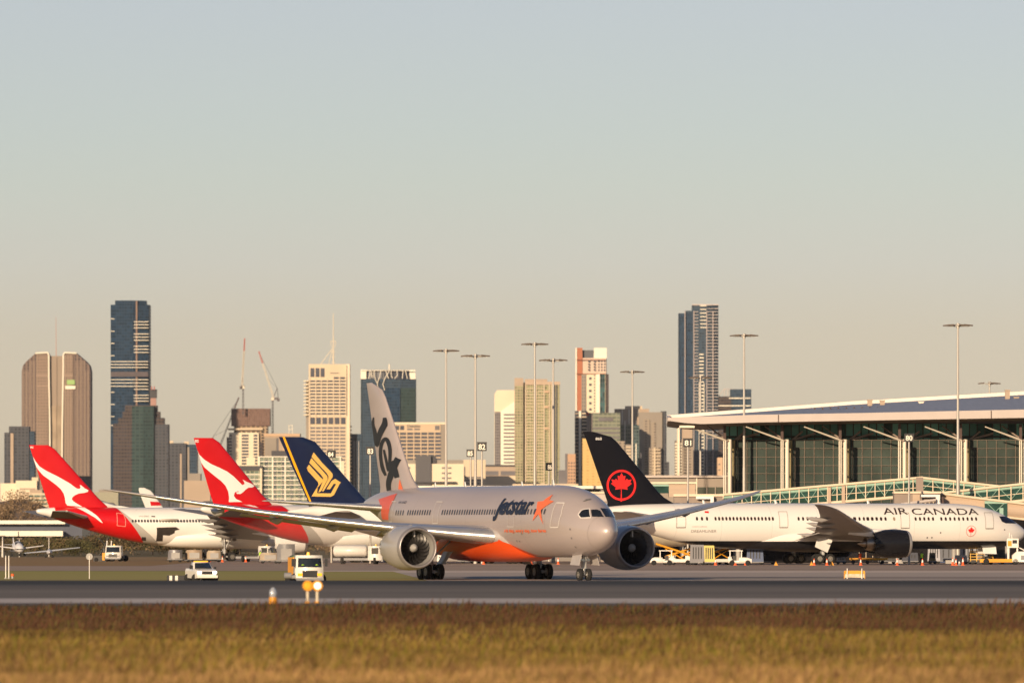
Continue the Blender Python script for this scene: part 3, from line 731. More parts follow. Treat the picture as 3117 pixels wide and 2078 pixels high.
# wordmark, star and slogan
ua, za = js.pick(*c8(172, 608)); ub, zb = js.pick(*c8(742, 318))
js.text_on('Jetstar', ua, za, ub, zb, navy, bold=.041, shear=.24, xh=(.62, .74))
star = [(748, 365), (820, 358), (850, 330), (945, 272), (895, 345), (955, 360), (860, 415), (790, 470), (822, 650), (758, 520), (683, 610), (735, 470)]
js.decal_px([c8(*p) for p in star], 'star_emblem', starc, off=.06)
ua, za = js.pick(*c8(325, 765)); ub, zb = js.pick(*c8(850, 712))
js.text_on('All day, every day, low fares', ua, za, ub, zb, starc, bold=.03, xh=(.62, .76))
js.decal_px([c6(1258, 355), c6(1330, 330), c6(1460, 290), c6(1430, 350), c6(1385, 440), c6(1368, 575), c6(1300, 570), c6(1292, 440)], 'aft_band', pink)
ua, za = js.pick(*c7(400, 402)); ub, zb = js.pick(*c7(525, 370)); js.text_on('VH-VKD', ua, za, ub, zb, navy)
js.fin_stroke_px([c5(330, 510), c5(330, 600), c5(285, 690), c5(250, 780), c5(222, 900), c5(205, 790), c5(185, 690), c5(165, 610), c5(175, 505)], [10, 18, 18, 15, 11, 14, 12, 10, 3], 'lettering', black)
js.fin_poly_px([c5(325, 520), c5(372, 620), c5(330, 690), c5(300, 640)], 'lettering', black)
js.fin_stroke_px([c5(318, 960), c5(345, 1080), c5(385, 1250), c5(402, 1130), c5(405, 960), c5(375, 840), c5(335, 810), c5(295, 860), c5(272, 970), c5(280, 1110), c5(305, 1230), c5(345, 1320)], [6, 8, 9, 9, 11, 12, 11, 10, 10, 10, 11, 7], 'lettering', black, off=.036)
js.fin_stroke_px([c5(520, 1080), c5(470, 1180), c5(420, 1310), c5(385, 1430), c5(395, 1560)], [19, 20, 19, 15, 12], 'lettering', black, off=.04)
js.fin_stroke_px([c5(425, 1120), c5(470, 1230), c5(505, 1350)], [13, 17, 15], 'lettering', black, off=.044)
js.fin_poly_px([c5(541, 1370), c5(590, 1528), c5(522, 1528)], 'tail_emblem', starc)

# ================================================================ white and black airliner at the gate
def c9(x, y): return (1740 + x / 3.267, 1280 + y / 3.267)
def c10(x, y): return (2200 + x / 4.704, 1460 + y / 4.704)
def c11(x, y): return (2620 + x / 4.732, 1460 + y / 4.732)
BLK = (.011, .011, .014)
wht = mat('white_black_paint', (.80, .77, .73), .3, var=.04, streak=(.12, 1, 1), coat=.3, masks=SEAMS((10.5, 17, 24, 30.5, 37, 44, 50), (.62, .58, .54)) + [(BLK, [(0, 0, -1, -2.95)])])
wht_f = mat('white_fairing', (.78, .76, .73), .35, var=.03, masks=[(BLK, [(0, 0, -1, -2.9)])])
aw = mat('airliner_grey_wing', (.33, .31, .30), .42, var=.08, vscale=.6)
blk = mat('gloss_black', BLK, .25, var=.1, spec=.3); redl = mat('leaf_red', (.85, .02, .018), .4, var=0)
finblk = mat('black_fin', (.009, .009, .013), .3, var=.1, spec=.15)
B1 = math.radians(20.57)
ac = seven87('airliner', (67.25, 1076.2, .15), math.pi + B1, 'white airliner with black tail, black belly and black engine parked by the terminal', dict(
    body=wht, fairing=wht_f, wing=aw, stab=mat('white_stab', (.72, .70, .67), .4), fin=finblk, slat=mat('wing_edge_light', (.5, .48, .46), .35, .3), door=MATS['white_trim']), d1=3.05, d2=3.05, doors=False)
for y in (9.75, -9.75):
    ac.engine(20.95, y, 2.6, 1., blk, mat('lip_grey', (.42, .40, .39), .35, .4), MATS['black_hole'], MATS['spinner_grey'], MATS['fan_dark'], pylon=4.3, mpyl=MATS['white_trim'])
u, z = ac.pick(*c11(330, 498)); u2, z2 = ac.pick(*c11(1662, 408))
ac.text_on('AIR', u, z, ac.pick(*c11(682, 498))[0], z2, mat('logo_brown_black', (.03, .015, .014), .5, var=0), bold=.004)
ac.text_on('CANADA', ac.pick(*c11(745, 502))[0], z - .05, u2, z2 - .05, MATS['logo_brown_black'], bold=.004)
zc_ = ac.pick(*c10(650, 555))[1]
ac.windows([run(ac, c9(1245, 970), c9(1345, 970), 3), run(ac, c9(1430, 970), c10(716, 555), 17), run(ac, c10(1085, 555), c10(1340, 555), 5), (ac.pick(*c10(1400, 555))[0], ac.pick(*c10(1880, 555))[0], 7), run(ac, c10(1895, 557), c10(2330, 557), 8), run(ac, c11(95, 560), c11(355, 562), 5), run(ac, c11(790, 565), c11(1040, 565), 5), run(ac, c11(1160, 567), c11(1662, 570), 9)], zc_, mat('cabin_window_brown', (.035, .022, .018), .25, var=0), w_=.30, h=.47)
ac.windows([run(ac, c11(480, 562), c11(480, 562), 1)], zc_, mat('cabin_window_shaded', (.3, .24, .17), .5, var=0), w_=.32, h=.47)
dl = mat('door_line_grey', (.33, .30, .27), .5, var=0); dk = mat('door_sill', (.05, .04, .04), .5, var=0)
for q in (((1040, 955), (1132, 955), (1132, 1060), (1040, 1060), c9), ((792, 455), (915, 455), (930, 680), (812, 680), c10), ((562, 475), (690, 475), (700, 693), (578, 693), c11), ((1775, 472), (1888, 472), (1910, 700), (1798, 700), c11)):
    f_ = q[4]; d_ = ac.outline_px([f_(*p) for p in q[:4]], 'door', dl, .06)
    ac.outline_px([f_(*q[3]), f_(*q[2])], 'door_sill', dk, .12, close=False)
ac.decal_px([c11(1990, 524), c11(2120, 526), c11(2170, 560), c11(2236, 628), c11(2085, 624), c11(2032, 600)], 'cockpit_mask', mat('mask_black', (.01, .012, .03), .25, var=0), cut=.2)
def leaf(cx, cy, r):
    half = [(0, 1.0), (.17, .68), (.36, .76), (.30, .30), (.52, .50), (.58, .36), (.92, .42), (.80, .17), (.95, .06), (.50, -.27), (.57, -.46), (.10, -.40), (.05, -.40)]
    pts = half + [(-x, y) for x, y in reversed(half[1:])]
    return [(cx - x * r, cy + y * r) for x, y in pts]
def ring_bm(cx, cy, r0, r1, n=64):
    bm = bmesh.new(); a = [bm.verts.new((cx + r0 * math.cos(2 * math.pi * i / n), cy + r0 * math.sin(2 * math.pi * i / n), 0)) for i in range(n)]
    c = [bm.verts.new((cx + r1 * math.cos(2 * math.pi * i / n), cy + r1 * math.sin(2 * math.pi * i / n), 0)) for i in range(n)]
    for i in range(n): bm.faces.new((a[i], a[(i + 1) % n], c[(i + 1) % n], c[i]))
    return bm
u, z = ac.pick_fin(*c9(495, 640)); rr_ = 1.98
ac.fin_decal(ring_bm(u, z, rr_ - .27, rr_), 'roundel', redl); ac.fin_decal(flat_bm(leaf(u, z + .12, 1.48)), 'maple_leaf', redl)
ac.fin_decal(flat_bm([(u - .02, z - .5), (u + .06, z - .5), (u + .1, z - 2.1), (u - .06, z - 2.1)]), 'leaf_stem', redl, off=.034)
u, z = ac.pick(*c11(1590, 735)); ac.decal(ring_bm(u, z, .66, .71), 'roundel', mat('leaf_red_dark', (.6, .04, .02), .4, var=0)); ac.decal(flat_bm(leaf(u, z + .05, .5)), 'maple_leaf', redl, off=.045)
ac.decal(flat_bm([(u - .015, z - .15), (u + .03, z - .15), (u + .04, z - .62), (u, z - .62)]), 'leaf_stem', redl, off=.04)
a_ = ac.pick_fin(*c9(238, 192)); b_ = ac.pick_fin(*c9(298, 165)); ac.fin_text('860', a_[0], a_[1], b_[0], b_[1], MATS['white_trim'], bold=.02)
a_ = ac.pick(*c9(1185, 1108)); b_ = ac.pick(*c9(1440, 1082)); ac.text_on('DREAMLINER', a_[0], a_[1], b_[0], b_[1], mat('logo_grey', (.32, .29, .27), .5, var=0))
a_ = ac.pick(*c9(1200, 1056)); b_ = ac.pick(*c9(1345, 1047)); ac.text_on('NORTH AMERICA', a_[0], a_[1], b_[0], b_[1], MATS['logo_grey'])
for p_ in ((957, 828), (1023, 828), (1148, 758), (2070, 716)):
    u, z = ac.pick(*c11(*p_)); b = MB(); b.add([ac.surf(u + .1 * math.cos(t), z + .1 * math.sin(t), .04) for t in [i * math.pi / 4 for i in range(8)]], [tuple(range(8))]); b.build('vent_port', dk, ac.fo)
ac.decal_px([c9(1322, 898), c9(1362, 900), c9(1364, 918), c9(1322, 915)], 'flag', redl)
# big open gear door hanging under the wing
b = MB(); b.loft([[(31.9, 5.8, 3.5), (29.8, 5.8, 3.15), (30.7, 6.1, 1.45), (32.4, 6.1, 2.2)], [(31.9, 5.9, 3.5), (29.8, 5.9, 3.15), (30.7, 6.2, 1.45), (32.4, 6.2, 2.2)]], 0); b.build('gear_door', MATS['white_trim'], ac.root)

# ================================================================ two red-tailed white airliners
def c4(x, y): return (x / 3.734, 1280 + y / 3.734)
def c12(x, y): return (300 + x / 3.267, 1300 + y / 3.267)
RED = (.58, .005, .008)
L33 = 58.0
F330 = [(0, 4.75, 4.7, .02), (.1, 5.1, 4.35, .35), (.4, 5.5, 4.0, .75), (1, 6.0, 3.55, 1.2), (2, 6.7, 3.1, 1.75), (3.5, 7.4, 2.7, 2.3), (5.5, 7.9, 2.45, 2.65), (8, 8.05, 2.4, 2.82), (12, 8.07, 2.4, 2.82), (38, 8.07, 2.4, 2.82), (41, 8.07, 2.62, 2.8),
        (44.5, 8.08, 3.25, 2.6), (48, 8.12, 4.1, 2.2), (51.5, 8.15, 5.1, 1.68), (54.5, 8.12, 6.1, 1.08), (56.4, 7.98, 6.75, .62), (57.7, 7.85, 7.1, .4), (58, 7.7, 7.3, .2)]
rq = mat('red_white_paint', (.82, .79, .75), .3, var=.03, coat=.3, masks=[((.45, .43, .40), [(1, 0, -1.2, 36.3)]), (RED, [(1, 0, -.8, 39.5)]), ((.74, .72, .69), [(1, 0, 0, 55.3)])])
finred = mat('red_fin', RED, .35, var=.05, coat=.2); qw = mat('kangaroo_white', (.85, .84, .8), .4, var=0)
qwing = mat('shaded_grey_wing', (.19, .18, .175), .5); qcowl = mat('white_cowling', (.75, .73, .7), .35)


def a330(loc, rz, label):
    c = Craft('airliner', loc, rz, F330, label); c.fuselage(rq)
    b = MB(); rings = []
    for u, hw, zb in ((17, .4, 2.5), (19, 2.2, 2.1), (23, 3.1, 1.85), (32, 3.1, 1.85), (37, 2.4, 2.1), (40, .5, 2.5)):
        rings.append([(u, hw * math.cos(t), 3.7 + (3.7 - zb) * math.sin(t) * (1 if math.sin(t) < 0 else .4)) for t in [2 * math.pi * i / 24 for i in range(24)]])
    b.loft(rings, 0, True); b.build('belly_fairing', MATS['kangaroo_white'], c.root)
    secs = [(1.5, 18.8, 12.5, 3.7, .13), (2.9, 19.8, 11.4, 3.8, .13), (9.4, 25.0, 7.6, 4.6, .11), (18, 30.6, 4.9, 5.8, .1), (28.4, 37.3, 2.5, 7.6, .09), (29.6, 38.6, 1.4, 8.9, .08)]
    for sd in (1, -1):
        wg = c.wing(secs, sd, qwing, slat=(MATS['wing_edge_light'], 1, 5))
        for v in (6.5, 12, 17, 22):
            ch = np.interp(v, [s_[0] for s_ in secs], [s_[2] for s_ in secs]); ul = np.interp(v, [s_[0] for s_ in secs], [s_[1] for s_ in secs]); z = np.interp(v, [s_[0] for s_ in secs], [s_[3] for s_ in secs])
            b = MB(); x0 = ul + ch * .55; l = 2.6 + ch * .3
            b.loft([[(x0 + l * t, sd * v + r * .28 * math.cos(a), z - .2 - .35 * math.sin(math.pi * min(t * 1.1, 1)) + r * .34 * math.sin(a)) for a in [2 * math.pi * i / 10 for i in range(10)]] for t, r in ((0, .05), (.2, .8), (.5, 1), (1, .05))], 0, True); b.build('flap_fairing', qwing, wg)
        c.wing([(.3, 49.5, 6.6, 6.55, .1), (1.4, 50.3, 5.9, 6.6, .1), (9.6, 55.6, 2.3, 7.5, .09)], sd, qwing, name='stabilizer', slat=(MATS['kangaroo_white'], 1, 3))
        c.engine(18.8, sd * 9.37, 2.9, .86, qcowl, MATS['lip_metal'], MATS['black_hole'], MATS['spinner_grey'], MATS['fan_dark'], pylon=4.6, chev=False)
        c.gear(30.3, sd * 5.3, 4, pitch=1.98, track=1.4, r=.69)
    c.gear(6.7, 0, 3, axles=1, track=.8, r=.52, wd=.38, name='nose_gear')
    c.set_fin([(7.7, 46.5, 56.0), (8.15, 46.9, 56.05), (9.2, 48.2, 56.45), (17.3, 55.65, 59.1), (17.39, 56.2, 59.13)])
    c.fin(finred)
    b = MB(); b.loft([[(43.6, -.05, 8.0), (43.6, .05, 8.0), (43.6, 0, 8.1)], [(46.0, -.12, 8.0), (46.0, .12, 8.0), (46, 0, 8.5)], [(48.2, -.25, 8.0), (48.2, .25, 8.0), (48.2, 0, 9.2)]], 0, True); b.build('dorsal_fillet', MATS['kangaroo_white'], c.root)
    return c


def face_at(tail_px, yaw, D, Lc=58.0):
    """nose location for an aircraft heading away to the right by yaw, its tail cone at tail_px, distance D"""
    x = WX(tail_px, D); return (x + Lc * math.cos(yaw), D + Lc * math.sin(yaw), 0)


yq1, yq2 = R(17), R(28)
q1 = a330(face_at(111, yq1, 1229), math.pi + yq1, 'white airliner with red kangaroo tail and open cargo hatch, leftmost of the two red tails')
q2 = a330(face_at(612, yq2, 1141), math.pi + yq2, 'white airliner with red kangaroo tail, partly hidden behind the silver airliner wing')
K1 = [(362, 385), (400, 455), (450, 520), (520, 565), (590, 600), (660, 635), (740, 680), (800, 715), (845, 750), (880, 772), (903, 772), (916, 758), (905, 732), (918, 730), (960, 765), (1005, 788), (1000, 805), (960, 818), (900, 824), (855, 842), (825, 865), (815, 890), (835, 915), (880, 945), (935, 975), (765, 962), (745, 935), (738, 880), (722, 825), (690, 775), (640, 730), (560, 670), (490, 620), (440, 565), (410, 520), (385, 455)]
q1.fin_poly_px([c4(*p) for p in K1], 'kangaroo_emblem', qw)
q1.decal_px([c4(*p) for p in ((765, 962), (935, 975), (1000, 1010), (1090, 1070), (1130, 1110), (1170, 1162), (1140, 1147), (1080, 1100), (1010, 1060), (940, 1022), (870, 990))], 'kangaroo_emblem', qw)
K2 = [(968, 210), (1000, 270), (1050, 320), (1120, 365), (1200, 400), (1280, 440), (1340, 485), (1395, 540), (1430, 575), (1452, 560), (1440, 530), (1430, 517), (1470, 540), (1520, 560), (1550, 582), (1530, 597), (1490, 598), (1465, 615), (1440, 640), (1410, 662), (1375, 660), (1368, 645), (1400, 640), (1385, 634), (1355, 645), (1345, 680), (1365, 710), (1430, 740), (1295, 742), (1297, 700), (1290, 640), (1262, 580), (1220, 535), (1150, 480), (1090, 430), (1050, 395), (1020, 350), (990, 280)]
q2.fin_poly_px([c12(*p) for p in K2], 'kangaroo_emblem', qw)
q2.decal_px([c12(*p) for p in ((1295, 742), (1430, 738), (1500, 765), (1590, 800), (1520, 790), (1400, 765))], 'kangaroo_emblem', qw)
for c_, f_, a_, b_ in ((q1, c4, (345, 312), (378, 290)), (q2, c12, (960, 150), (994, 122))):
    p0 = c_.pick_fin(*f_(*a_)); p1 = c_.pick_fin(*f_(*b_)); c_.fin_text('BG' if c_ is q1 else 'BS', p0[0], p0[1], p1[0], p1[1], qw, bold=.02)
zq = q1.pick(*c12(700, 930))[1]
wq = mat('cabin_window_dark', (.03, .03, .035), .3, var=0)
q1.windows([run(q1, c12(338, 915), c12(1030, 937), 24)], zq, wq, w_=.3, h=.42)
q1.outline_px([c4(1325, 1048), c4(1330, 1190), c4(1425, 1200), c4(1425, 1120), c4(1400, 1060)], 'door', mat('door_line_pink', (.75, .25, .2), .5, var=0), .1)
q1.decal_px([c12(578, 995), c12(770, 990), c12(808, 1015), c12(760, 1025), c12(755, 1050), c12(700, 1075), (c12(640, 1070)), c12(635, 1130), c12(570, 1130)], 'cargo_hatch', mat('hold_dark', (.03, .022, .018), .8, var=.3, vscale=2))
q1.decal_px([c12(428, 1088), c12(470, 1090), c12(470, 1125), c12(428, 1122)], 'cargo_hatch', MATS['hold_dark'])
a_ = q1.pick(*c12(400, 892)); b_ = q1.pick(*c12(500, 877)); q1.text_on('VH-EBG', a_[0], a_[1], b_[0], b_[1], MATS['logo_grey'])
q1.decal_px([c12(525, 880), c12(562, 882), c12(562, 892), c12(525, 890)], 'flag', wq)
u_, z_ = q1.pick(*c12(690, 1000))
b = MB(); p_ = q1.surf(u_, z_ + 1.0, 0); b.loft([[(u_ - 1.3, p_.y - .1, p_.z), (u_ + 1.3, p_.y - .1, p_.z), (u_ + 1.3, p_.y, p_.z + .08), (u_ - 1.3, p_.y, p_.z + .08)], [(u_ - 1.3, p_.y + 1.5, p_.z + .35), (u_ + 1.3, p_.y + 1.5, p_.z + .35), (u_ + 1.3, p_.y + 1.5, p_.z + .43), (u_ - 1.3, p_.y + 1.5, p_.z + .43)]], 0); b.build('cargo_door', qw, q1.root)

# ================================================================ blue-tailed airliner behind
F350 = [(0, 4.6, 4.55, .02), (.1, 4.95, 4.2, .35), (.4, 5.35, 3.85, .75), (1, 5.9, 3.4, 1.2), (2, 6.6, 2.95, 1.8), (3.5, 7.3, 2.55, 2.35), (6, 8.0, 2.3, 2.8), (9, 8.25, 2.25, 2.98), (44, 8.25, 2.25, 2.98), (48, 8.25, 2.7, 2.9), (53, 8.25, 3.8, 2.4), (58, 8.1, 5.1, 1.7), (62, 7.8, 6.2, 1.0), (65.2, 7.3, 6.75, .4), (65.8, 7.1, 6.9, .15)]
s_body = mat('white_blue_paint', (.80, .78, .74), .3, var=.03, coat=.2, masks=[((.015, .03, .12), [(0, 0, -1, -5.0), (0, 0, 1, 4.55)]), ((.70, .62, .47), [(0, 0, -1, -4.4)])])
sq = Craft('airliner', face_at(877, R(28), 1104, 65.8), math.pi + R(28), F350, 'white airliner with navy tail and golden bird, behind the silver airliner')
sq.fuselage(s_body)
secs = [(1.5, 21, 14, 3.8, .13), (3, 22, 12.6, 3.9, .13), (10.5, 28.2, 8.4, 4.7, .11), (20, 35, 5.2, 6.0, .1), (29, 41.2, 2.9, 7.6, .09), (31.2, 43.6, 1.9, 8.6, .09), (32.3, 46, .7, 9.6, .09)]
for sd in (1, -1):
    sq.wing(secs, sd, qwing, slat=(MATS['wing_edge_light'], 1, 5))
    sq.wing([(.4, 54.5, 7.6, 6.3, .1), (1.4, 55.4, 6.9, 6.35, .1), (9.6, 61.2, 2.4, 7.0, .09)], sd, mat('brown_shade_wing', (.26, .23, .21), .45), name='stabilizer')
    sq.engine(21.5, sd * 10.5, 2.75, .98, mat('gold_cowling', (.62, .55, .42), .35), MATS['lip_metal'], MATS['black_hole'], MATS['spinner_grey'], MATS['fan_dark'], pylon=4.7, chev=False)
    sq.gear(33.5, sd * 5.3, 4, pitch=1.9, track=1.4, r=.69)
sq.gear(5, 0, 3, axles=1, track=.8, r=.52, wd=.38, name='nose_gear')
sq.set_fin([(7.6, 53.0, 62.7), (8.3, 53.8, 62.75), (16.6, 61.9, 67.0), (16.95, 62.7, 67.15), (17.05, 63.6, 67.2)])
navyf = mat('navy_fin', (.008, .015, .055), .3, var=.1, coat=.3); gold = mat('bird_gold', (.80, .50, .13), .4, var=0); amber = mat('rudder_edge_amber', (.9, .45, .01), .4, var=0)
sq.fin(navyf)
def c2(x, y): return (560 + x / 3.016, 980 + y / 3.016)
sq.fin_poly_px([c2(903, 1050), c2(924, 1052), c6(422, 130), c6(527, 382), c6(506, 382), c6(380, 90), c6(341, 0)], 'rudder_stripe', amber)
def feather(pts):
    ax = sum(p[0] for p in pts) / len(pts); ay = sum(p[1] for p in pts) / len(pts); pts = [(ax + (p[0] - ax) * .955, ay + (p[1] - ay) * .965) for p in pts]; sq.fin_poly_px(pts, 'bird_emblem', gold)
feather([c2(1185, 1187), c2(1270, 1290), c2(1350, 1370), c2(1368, 1395), c2(1368, 1420), c2(1330, 1480), c6(655, 275), c6(640, 268), c6(712, 130), c6(712, 100), c6(690, 65), c6(560, -70), c2(1165, 1230)])
feather([c2(1165, 1240), c2(1290, 1380), c2(1318, 1412), c2(1322, 1440), c2(1290, 1500), c6(630, 272), c6(600, 285), c6(655, 150), c6(655, 120), c6(625, 80), c6(520, -25), c2(1145, 1285)])
feather([c2(1140, 1300), c2(1250, 1420), c2(1275, 1440), c2(1275, 1460), c2(1200, 1545), c6(585, 290), c6(740, 292), c6(800, 185), c6(775, 182), c6(730, 245), c6(690, 245), c6(750, 150), c6(790, 128), c6(855, 170), c6(840, 185), c6(775, 310), c6(740, 330), c6(522, 325), c6(600, 195), c6(595, 165), c6(480, 40), c6(465, 0), c2(1118, 1335)])

# ================================================================ small white and red tail in the distance
F737 = [(0, 3.4, 3.35, .02), (.3, 3.9, 2.9, .6), (1.2, 4.7, 2.2, 1.2), (3, 5.3, 1.6, 1.7), (5, 5.5, 1.4, 1.88), (26, 5.5, 1.4, 1.88), (30, 5.5, 2.0, 1.7), (34, 5.4, 3.2, 1.2), (38, 5.0, 4.3, .5), (39, 4.8, 4.5, .15)]
far = Craft('airliner', (WX(447, 1760) + 39 * math.cos(R(24)), 1760 + 39 * math.sin(R(24)), 0), math.pi + R(24), F737, 'small distant jet with white and red rounded tail seen over the leftmost fuselage')
far.fuselage(mat('far_white', (.78, .76, .73), .4))
for sd in (1, -1):
    far.wing([(1, 13, 7.6, 2.2, .12), (5.5, 16.8, 4.6, 2.6, .11), (16.9, 24.0, 1.7, 3.7, .1), (17.5, 25.3, 1.0, 6.0, .09)], sd, MATS['far_white'])
    far.wing([(.2, 32.5, 4.6, 5.0, .1), (7.0, 37.2, 1.5, 5.5, .1)], sd, MATS['far_white'], name='stabilizer')
    far.engine(12.3, sd * 4.9, 1.5, .56, MATS['far_white'], MATS['lip_metal'], MATS['black_hole'], MATS['spinner_grey'], MATS['fan_dark'], pylon=2.4, chev=False, k2=.7)
    far.gear(19.5, sd * 2.8, 2.2, axles=1, track=.85, r=.55, wd=.35)
far.gear(4, 0, 1.8, axles=1, track=.5, r=.35, wd=.2, name='nose_gear')
far.set_fin([(5.0, 29.5, 37.4), (6.0, 32.2, 37.6), (13.4, 37.8, 40.8), (14.0, 38.6, 40.9), (14.25, 39.6, 40.8)]); far.fin(MATS['far_white'])
far.fin_poly_px([c4(1745, 840), c4(1800, 835), c4(1830, 860), c4(1760, 865)], 'tail_emblem', finred)
far.fin_poly_px([c4(1705, 915), c4(1860, 925), c4(1900, 960), c4(1715, 965)], 'tail_emblem', finred)
# ================================================================ city skyline, about 9.5 km away
CD = 9500.0
class Tower:
    def __init__(s, name, label, px0, px1, D=CD, group='towers of the city skyline', cat='tower'):
        s.D = D; s.k = D / F; s.cx = (px0 + px1) / 2; s.root = empty(name, (WX(s.cx, D), D, 0), 0, label, cat, group); s.px0, s.px1 = px0, px1
    def X(s, px): return (px - s.cx) * s.k
    def Z(s, py): return H + (YH - py) * s.k
    def blk(s, px0, px1, py, m, part='block', depth=30, y=0., pyb=None, parent=None):
        b = MB(); b.box(s.X(px0), s.X(px1), y, y + depth, 0 if pyb is None else s.Z(pyb), s.Z(py)); return b.build(part, m, parent or s.root)
    def foot(s, pts, py, m, part='block', pyb=None, parent=None):
        """pts: (px, depth) front outline left to right; closed behind"""
        p = [(s.X(a), d) for a, d in pts]; dmax = max(d for _, d in pts) + 25
        p = p + [(p[-1][0], dmax), (p[0][0], dmax)]; b = MB(); b.foot(p, 0 if pyb is None else s.Z(pyb), s.Z(py)); return b.build(part, m, parent or s.root)
    def bands(s, px0, px1, ys, hpx, m, part='window_band', proud=.25, y=0., parent=None, depth=.3):
        b = MB(); b.box(s.X(px0), s.X(px1), y - proud, y - proud + depth, 0, hpx * s.k); first = None
        for py in ys:
            if first is None: first = b.build(part, m, parent or s.root, (0, 0, s.Z(py)))
            else: inst(first, parent or s.root, (0, 0, s.Z(py)))
    def cols(s, xs, wpx, py0, py1, m, part='pier', proud=.5, y=0., parent=None, depth=.6):
        b = MB(); b.box(-wpx * s.k / 2, wpx * s.k / 2, y - proud, y - proud + depth, s.Z(py1), s.Z(py0)); first = None
        for px in xs:
            if first is None: first = b.build(part, m, parent or s.root, (s.X(px), 0, 0))
            else: inst(first, parent or s.root, (s.X(px), 0, 0))
    def grid(s, x0, x1, nx, wpx, ys, hpx, m, part='window', proud=.2, y=0.):
        b = MB(); b.box(0, wpx * s.k, y - proud, y - proud + .3, 0, hpx * s.k); first = None
        for i in range(nx):
            px = x0 + (x1 - x0 - wpx) * (i / (nx - 1) if nx > 1 else 0)
            for py in ys:
                if first is None: first = b.build(part, m, s.root, (s.X(px), 0, s.Z(py)))
                else: inst(first, s.root, (s.X(px), 0, s.Z(py)))
    def rod(s, p0, p1, w, m, part='mast', w1=None, n=6, y=5.):
        b = MB(); b.tube((s.X(p0[0]), y, s.Z(p0[1])), (s.X(p1[0]), y, s.Z(p1[1])), w * s.k / 2, (w if w1 is None else w1) * s.k / 2, n); return b.build(part, m, s.root)
def seq(a, b_, st): return list(np.arange(a, b_, st))

cream = mat('cream_concrete', (.62, .50, .36), .8, var=.06, vscale=.04); cream2 = mat('pale_cream', (.72, .62, .46), .8, var=.05, vscale=.04)
tan = mat('tan_concrete', (.40, .31, .235), .85, var=.08, vscale=.04); grayb = mat('gray_brown_wall', (.27, .235, .20), .85, var=.08, vscale=.04)
dgl = mat('dark_window_glass', (.055, .06, .085), .25, var=.25, vscale=.06); dgl2 = mat('grey_window', (.12, .11, .12), .35, var=.2, vscale=.05)
roofg = mat('dark_roof_grey', (.06, .058, .065), .8); whitec = mat('white_balcony', (.80, .74, .62), .7, var=.04)
goldw = mat('gold_wall', (.62, .42, .16), .8, var=.05, vscale=.05); gplant = mat('plant_red', (.45, .08, .06), .6)
fa_blue = facade('navy_curtain_wall', (.028, .052, .09), (.014, .036, .070), 3.6, 3.0, .7, .8, .22)
fa_navy2 = facade('slate_curtain_wall', (.055, .082, .115), (.026, .047, .078), 3.4, 2.6, .65, .8, .28)
fa_green = facade('green_curtain_wall', (.05, .075, .075), (.026, .052, .056), 3.8, 3.2, .6, .75, .3)
fa_brown = facade('brown_curtain_wall', (.09, .07, .066), (.042, .042, .052), 3.8, 3.2, .55, .75, .35)
fa_ribs = facade('ribbed_tan_wall', (.20, .15, .13), (.065, .055, .06), 3.6, 4.2, .8, .45, .6, var=.2)
fa_ribl = facade('ribbed_light_wall', (.28, .21, .17), (.15, .115, .1), 3.6, 3.2, .6, .6, .6, var=.15)
fa_teal = facade('teal_apartment_wall', (.36, .36, .27), (.10, .15, .13), 3.1, 4.6, .72, .8, .35, var=.5)
fa_grn2 = facade('olive_apartment_wall', (.36, .33, .20), (.15, .17, .105), 3.05, 3.2, .62, .62, .45, var=.45)
fa_dk = facade('dark_office_wall', (.085, .088, .10), (.045, .052, .068), 3.5, 4.0, .6, .6, .4, var=.3)
fa_tanw = facade('tan_apartment_wall', (.31, .26, .21), (.15, .13, .12), 3.1, 5.2, .5, .5, .6, var=.3)
fa_gold = facade('gold_apartment_wall', (.60, .41, .17), (.52, .34, .13), 3.2, 6, .4, .4, .7, var=.2)
fa_grayg = facade('sage_glass_wall', (.24, .25, .19), (.14, .16, .13), 4.2, 5, .55, .8, .35, var=.25)

